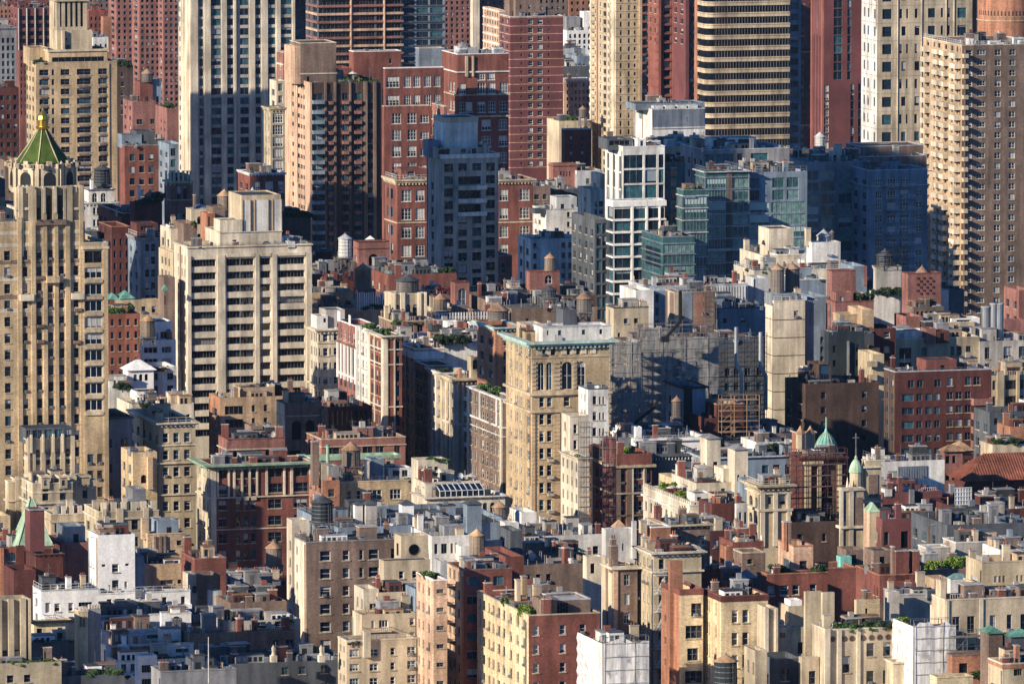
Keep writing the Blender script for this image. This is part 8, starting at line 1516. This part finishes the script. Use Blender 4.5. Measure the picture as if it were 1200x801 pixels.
# white peaked tank house and sculptured brick building
b = Bld('tank_house', 'white square tank house with tan pyramid roof and blank walls, bottom centre right', 'the white pyramid tank house', 710, 1440)
m = b.mass(705, 710, 744, 620, 1440, 'offwhite', dep=7, F=[('729-731', 637, 1, 9, 1, 'pl')]); spire(b, 725, 617, 608, 1445, 22, 4, 'rust', rot=math.pi/4); m.piers('740-745', 611, 655, .5, 'offwhite'); b.done()
b = Bld('apartment_block', 'brown brick building with ornate chimney, stone balustrade and fire escape, bottom centre right', 'the fire escape building', 715, 1380)
m = b.mass(707, 719, 747, 664, 1385, 'brown', F=[('731-738', 673, 22.5, 13.5, 7, 'light')], dep=12, cope='cream'); m.piers('707-711 714-719', 655, 800, .2, 'sand', side=1); m.piers('719-724', 664, 800, .2, 'peach'); m.rail(.9, 'cream'); m.chimney(716, 640, 9, mat='brown', d=1.4, fy=.0); m.chimney(717, 632, 6, mat='brown', d=1, fy=.03, pots=2); m.band(664, 3, .5, 'cream')
m2 = b.mass(747, 766, 822, 648, 1380, 'limestone', F=[('772-778.5', 655, 21.5, 12, 7, 'dh')], L=[('749-751 754-756 758.5-760.5 763-765', 656, 21.5, 10, 7, 'dhw')], dep=22, cope='cream', roof='gravel'); m2.cornice(5, .8, 'cream'); m2.band(669, 2, .4, 'cream'); fire_escape(m2, 766, 781, 673, 21.5, 6)
m3 = b.mass(755, 763, 786, 618, 1400, 'orange', F=[('769.5-774.5', 629, 1, 10, 1, 'dhw')], dep=7, cope='white'); m3b = b.mass(None, 784, 832, 616, 1405, 'brown', F=[('791-800 818-827', 628, 1, 12, 1, 'dhw')], dep=10, cope='limestone', roof='gravel'); m3b.cornice(4, .7, 'limestone'); m3.chimney(752, 611, 7, mat='sand', fy=.1); m4 = b.mass(None, 800, 818, 642, 1385, 'limestone', dep=6); m4.band(641, 2, .4, 'sand'); clutter(m3b, b.short, 157, 'air_conditioner:3 vent_pipe:5 duct:1'); clutter(m2, b.short, 158, 'chimney:2 vent_pipe:3'); b.done()
b = Bld('apartment_block', 'yellow brick building with orange end wall, corner chimney and dark red parapet, near bottom', 'the orange ended yellow building', 785, 1350)
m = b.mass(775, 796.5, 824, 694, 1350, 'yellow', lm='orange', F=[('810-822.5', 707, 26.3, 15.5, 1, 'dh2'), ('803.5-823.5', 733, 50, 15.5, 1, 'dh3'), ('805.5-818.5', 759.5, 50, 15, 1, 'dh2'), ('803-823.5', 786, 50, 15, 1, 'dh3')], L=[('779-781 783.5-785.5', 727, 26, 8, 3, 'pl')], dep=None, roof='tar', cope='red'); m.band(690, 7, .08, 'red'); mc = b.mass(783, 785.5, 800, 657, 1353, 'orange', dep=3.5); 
m2 = b.mass(824, 845, 900, 699, 1345, 'yellow', F=[('857.5-865 870-877.5', 715, 26.3, 15.5, 5, 'dhw')] , L=[('825.5-827 828.5-830 831-832.3 838.5-840', 708, 26.3, 14, 5, 'dh')], dep=None, roof='tar', cope='red'); m2.band(699, 6, .1, 'darkred'); mk = b.mass(None, 800, 845, 668, 1385, 'darkred', dep=8); greenery(m2, 846, 862, .3, 4, 10, 'leaf', b.short); greenery(m2, 880, 896, .3, 3, 7, 'leafdark', b.short); b.done()
water_tower(850.5, 806, 1325, 27, 33, 8, 'darkrust', 'big blue black tank with orange cone at the bottom edge', .28)
b = Bld('netted_chimney_building', 'white wrapped building corner under repair at bottom edge', 'the white wrapped building', 690, 1330)
m = b.mass(688, 704, 757, 755, 1332, 'offwhite', dep=8, roof='gravel', F=[('725-733', 790, 1, 10, 1, 'dh')]); spire(b, 727, 755, 748, 1336, 22, 4, 'black', rot=math.pi/4); clutter(m, b.short, 159, 'vent_pipe:8'); b.done()
scaffold('netted_scaffold', 'white wrapped scaffold around the building corner at the bottom edge', 703, 757, 752, 830, 1330, net='netwhite', side=12, dep=1.5)
# limestone deco group bottom right
b = Bld('art_deco_block', 'cream limestone building with stepped chimneys, round medallions and planted terrace, bottom right', 'the medallion limestone block', 955, 1330)
m = b.mass(952, 968, 1064, 738, 1320, 'sand', F=[('1015.5-1024.5 1035-1044 1049.5-1056', 755, 32.5, 16, 2, 'dh'), ('987.5-996.5', 769, 1, 20, 1, 'dh')], dep=18, roof='soil', cope='cream'); m.piers('966-972 1045-1048', 736, 810, .5, 'cream'); m.piers('981-986 1004-1008', 738, 810, .25, 'cream'); 
for px in (960, 976, 989, 998, 1011, 1021, 1030.5, 1040.5, 1051):
    x, y, z = m.x+m.fx(px), m.y-.02, m.z(748.5); g = MB(); n = 16
    if px < 966: continue
    for k in range(n): a, c = 2*math.pi*k/n, 2*math.pi*(k+1)/n; g.face([(x+.36*math.cos(a), y-.12, z+.36*math.sin(a)), (x+.36*math.cos(c), y-.12, z+.36*math.sin(c)), (x+.5*math.cos(c), y, z+.5*math.sin(c)), (x+.5*math.cos(a), y, z+.5*math.sin(a))], 'brown'); g.face([(x, y-.05, z), (x+.36*math.cos(a), y-.12, z+.36*math.sin(a)), (x+.36*math.cos(c), y-.12, z+.36*math.sin(c))][::-1], 'darkbrown')
    g.build('medallion', b.e)
greenery(m, 976, 1058, .06, 16, 13, 'leaf', b.short, seed=2, spread=2); greenery(m, 980, 1050, .2, 12, 17, 'leafdark', b.short, 'tree', seed=3, spread=1.8); greenery(m, 1050, 1062, .2, 3, 20, 'leafbright', b.short, 'tree', seed=5)
for a, c, y, D_, dp, ml in ((944, 963, 693, 1335, 4, 'limestone'), (964, 978, 694, 1330, 3.5, 'sand')): q = b.mass(a-2, a, c, y, D_, ml, dep=dp)
m2 = b.mass(None, 924, 942, 710, 1345, 'sand', dep=5); m3 = b.mass(905, 911, 945, 735, 1340, 'sand', dep=10, F=[('935-941', 753, 1, 14, 1, 'dark')], roof='deck'); m3.piers([(917-3, 917+3)], 741, 747, .1, 'brown', name='medallion'); m4 = b.mass(936, 940, 960, 770, 1322, 'sand', dep=6, F=[('948-956', 786, 1, 16, 1, 'dh')]); m5 = b.mass(None, 906, 940, 772, 1325, 'darkgrey', dep=8, F=[('915-925', 784, 1, 14, 1, 'dh2')], roof='tar'); m6 = b.mass(887, 899, 911, 712, 1338, 'sand', dep=None); m6.piers('896-900 908-911', 712, 810, .4, 'cream'); m7 = b.mass(872, 885, 899, 762, 1318, 'sand', dep=None, F=[], L=[('876-878 882-884', 776, 1, 14, 1, 'dh')])
g0 = m2.blk(926, 940, 703, mat='white', d=3); clutter(m3, b.short, 160, 'satellite_dish:2 vent_pipe:2'); clutter(m, b.short, 161, 'satellite_dish:1 vent_pipe:1', region=(0, .2, .3, .5)); m8 = b.mass(None, 1047, 1070, 776, 1316, 'sand', dep=4); m8.band(775, 2, .2, 'cream'); b.done()
b = Bld('apartment_block', 'yellow gabled roof house and grey slab with tall chimneys behind the planted terrace', 'the yellow gable and grey slab', 1004, 1360)
m = b.mass(1001, 1004, 1012, 703, 1352, 'limestone', dep=4); m2 = b.mass(1010, 1012, 1031, 702, 1356, 'yellow', dep=5, F=[('1014-1017', 712, 1, 12, 1, 'ar')]); m2.chimney(1012, 692, 4, mat='brown'); m2.chimney(1017, 694, 4, mat='orange'); m3 = b.mass(1037, 1041, 1054, 693, 1358, 'concrete', dep=4); m4 = b.mass(None, 1054, 1098, 697, 1362, 'concrete', dep=8, roof='membrane', cope='silver'); clutter(m4, b.short, 162, 'air_conditioner:5 exhaust_fan:3', region=(.05,.95,.02,.4)); m5 = b.mass(1090, 1096, 1108, 710, 1345, 'cream', dep=6); m6 = b.mass(None, 1031, 1068, 712, 1372, 'brown', dep=6); b.done()
b = Bld('art_deco_block', 'large blank limestone block with tall narrow windows, bottom right corner', 'the big limestone corner block', 1150, 1320)
m = b.mass(1132, 1151, 1240, 659, 1335, 'limestone', F=[('1165-1169 1170.5-1173.5 1175-1178 1191-1194 1196-1199', 675, 1, 8, 1, 'light')], dep=20, roof='membrane', cope='limestone'); m.band(684, 2, .35, 'sand'); m2 = b.mass(1092, 1108, 1240, 703, 1322, 'sand', F=[('1116-1125 1133.5-1142.5 1160-1167 1180-1186 1196-1202', 722.5, 33, 20, 2, 'dh2')], dep=10, roof='deck', cope='cream'); m2.piers('1148-1152 1109-1112', 703, 800, .2, 'cream'); m.blk(1151, 1159, 652, mat='concrete', d=3, fy=.1); clutter(m2, b.short, 163, 'chimney:1 vent_pipe:2'); greenery(m2, 1122, 1138, .2, 3, 8, 'leafred', b.short); 
for k, (a, z0) in enumerate(((1165, 690), (1180, 697), (1193, 692), (1172, 708), (1187, 712))): m.piers([(a, a+7)], z0, z0+6, .03, 'cream', name='stone_block')
b.done()
spk = random.Random(3)
b = Bld('netted_chimney_building', 'tall chimney stack wrapped in white netting above planted terrace, bottom right', 'the netted chimney stack', 1068, 1318)
m = b.mass(1063, 1070, 1112, 735, 1316, 'sand', dep=7); b.done()
scaffold('netted_scaffold', 'torn white netting on scaffold round the chimney stack, bottom right', 1067, 1116, 732, 830, 1314, net='netwhite', side=8, dep=1.5)
scaffold('tube_scaffold', 'bare tube scaffold with railings right of the netted chimney stack', 1113, 1160, 745, 780, 1312, dep=2)
b = Bld('row_house', 'orange brick roof terrace with copper capped shed and white banded corner house, bottom right', 'the orange corner roofs', 1160, 1300)
m = b.mass(1110, 1116, 1165, 768, 1302, 'orange', F=[('1124-1134', 777, 1, 14, 1, 'dark')], dep=7, roof='tar', cope='brown'); m2 = b.mass(None, 1159, 1175, 742, 1298, 'brown', dep=4); hip(m2, .9, 'copper', .3); m3 = b.mass(None, 1185, 1215, 746, 1296, 'darkgrey', dep=4); hip(m3, 1, 'copper', .3); m4 = b.mass(1158, 1175, 1225, 778, 1288, 'limestone', dep=None, cope='cream', roof='tar', F=[('1188-1198', 784, 1, 8, 1, 'rib')]); m4.band(773+6, 4, .1, 'orange'); m4.chimney(1192, 757, 5, mat='orange'); m5 = b.mass(1090, 1098, 1140, 794, 1285, 'yellow', dep=10, cope='yellow'); greenery(m, 1140, 1160, -.1, 4, 18, 'leafdark', b.short, 'tree', z=m.z(800)); clutter(m4, b.short, 164, 'chimney:2 vent_pipe:2'); b.done()
# ================================================================== unseen towers added left of the frame to cast shadows into view
def shadow_tower(label, short, x, D, w, d, h, mat, dy=3.2):
    b = Bld('apartment_tower', label, short, 600, D); b.o = (x, D); b.e.location = (x, D, 0)  # name shared with the seen towers; this one only casts shadow
    g = MB(); n = int(h/dy); ops = [(a, a+1.6, 6+j*dy, 7.7+j*dy) for j in range(n-3) for a in [1.5+i*3.4 for i in range(int((w-2)/3.4))]]
    ol = [(a, a+1.6, 6+j*dy, 7.7+j*dy) for j in range(n-3) for a in [1.5+i*3.4 for i in range(int((d-2)/3.4))]]
    facade(g, (0, 0), (1, 0), w, 0, h, ops, mat, .3); facade(g, (0, d), (0, -1), d, 0, h, ol, mat, .3); facade(g, (w, 0), (0, 1), d, 0, h, [], mat, .3); facade(g, (w, d), (-1, 0), w, 0, h, [], mat, .3)
    g.face([(0,0,h),(w,0,h),(w,d,h),(0,d,h)], 'tar'); g.build('wall', b.e); g = MB()
    for a, c, z0, z1 in ops: g.face([(a,.3,z0),(c,.3,z0),(c,.3,z1),(a,.3,z1)], 'pane', uv=[(0,0),(1,0),(1,1),(0,1)], rnd=random.random())
    for a, c, z0, z1 in ol: g.face([(.3,c,z0),(.3,a,z0),(.3,a,z1),(.3,c,z1)], 'pane', uv=[(0,0),(1,0),(1,1),(0,1)], rnd=random.random())
    g.build('panes', b.e)['kind'] = 'stuff'; g = MB(); g.box(w*.3, w*.7, d*.3, d*.7, h-.01, h+6, mat); g.build('bulkhead', b.e)
shadow_tower('unseen tall brown shadow-casting tower added outside the left edge level with the ribbon slab', 'x', -176, 1973, 36, 75, 201, 'brown')
shadow_tower('unseen cream shadow-casting tower added outside the left edge behind the tan crowned tower', 'x', -176, 2465, 22, 18, 108, 'sand')
shadow_tower('unseen red shadow-casting tower added outside the left edge level with the peach sided tower', 'x', -176, 2297, 24, 12, 103, 'red')
shadow_tower('unseen buff shadow-casting tower added outside the left edge beside the dark railed block', 'x', -150, 1906, 22, 12, 101, 'buff')
shadow_tower('unseen limestone shadow-casting tower added outside the bottom left corner', 'x', -122, 1353, 14, 5, 94, 'limestone')
shadow_tower('unseen grey shadow-casting tower added outside the bottom left corner', 'x', -122, 1333, 22, 11, 110, 'concrete')
# ------------------------------------------------------------------ thin blue autumn haze over the whole district
m = bpy.data.materials.new('haze'); m.use_nodes = True; N = m.node_tree.nodes; N.remove(N['Principled BSDF'])
pv = N.new('ShaderNodeVolumePrincipled'); pv.inputs['Color'].default_value = (.36, .62, 1.0, 1); pv.inputs['Density'].default_value = .000009; pv.inputs['Anisotropy'].default_value = .0
m.node_tree.links.new(pv.outputs[0], N['Material Output'].inputs['Volume']); MATS['haze'] = m
g = MB(); g.box(-9100, 9100, -3100, 16100, -1, 275, 'haze'); tag(g.build('haze'), None, None, kind='stuff')
# ------------------------------------------------------------------ tell look-alikes apart by their place
from collections import defaultdict
def px_of(o):
    d = o.matrix_basis.translation - Vector((0, 0, CAM_H)); return d.x/(d.dot(FW))
dd = defaultdict(list)
for o in col.objects:
    if o.parent is None and o.get('label') and o.get('group') and o.get('category'): dd[o['label']].append(o)
ORD = ['', 'second', 'third', 'fourth', 'fifth', 'sixth', 'seventh', 'eighth', 'ninth', 'tenth', 'eleventh', 'twelfth', 'thirteenth', 'fourteenth', 'fifteenth', 'sixteenth', 'seventeenth', 'eighteenth', 'nineteenth', 'twentieth', 'twenty first', 'twenty second', 'twenty third']
for lab, os_ in dd.items():
    if len(os_) == 1 or len(os_) > 23: continue
    os_.sort(key=px_of); n = len(os_)
    for i, o in enumerate(os_):
        pre = 'leftmost' if i == 0 else 'rightmost' if i == n-1 else f'{ORD[i]} from left'
        o['label'] = f"{lab}, {pre}" if len(lab.split()) <= 13 else f"{pre} {lab}"
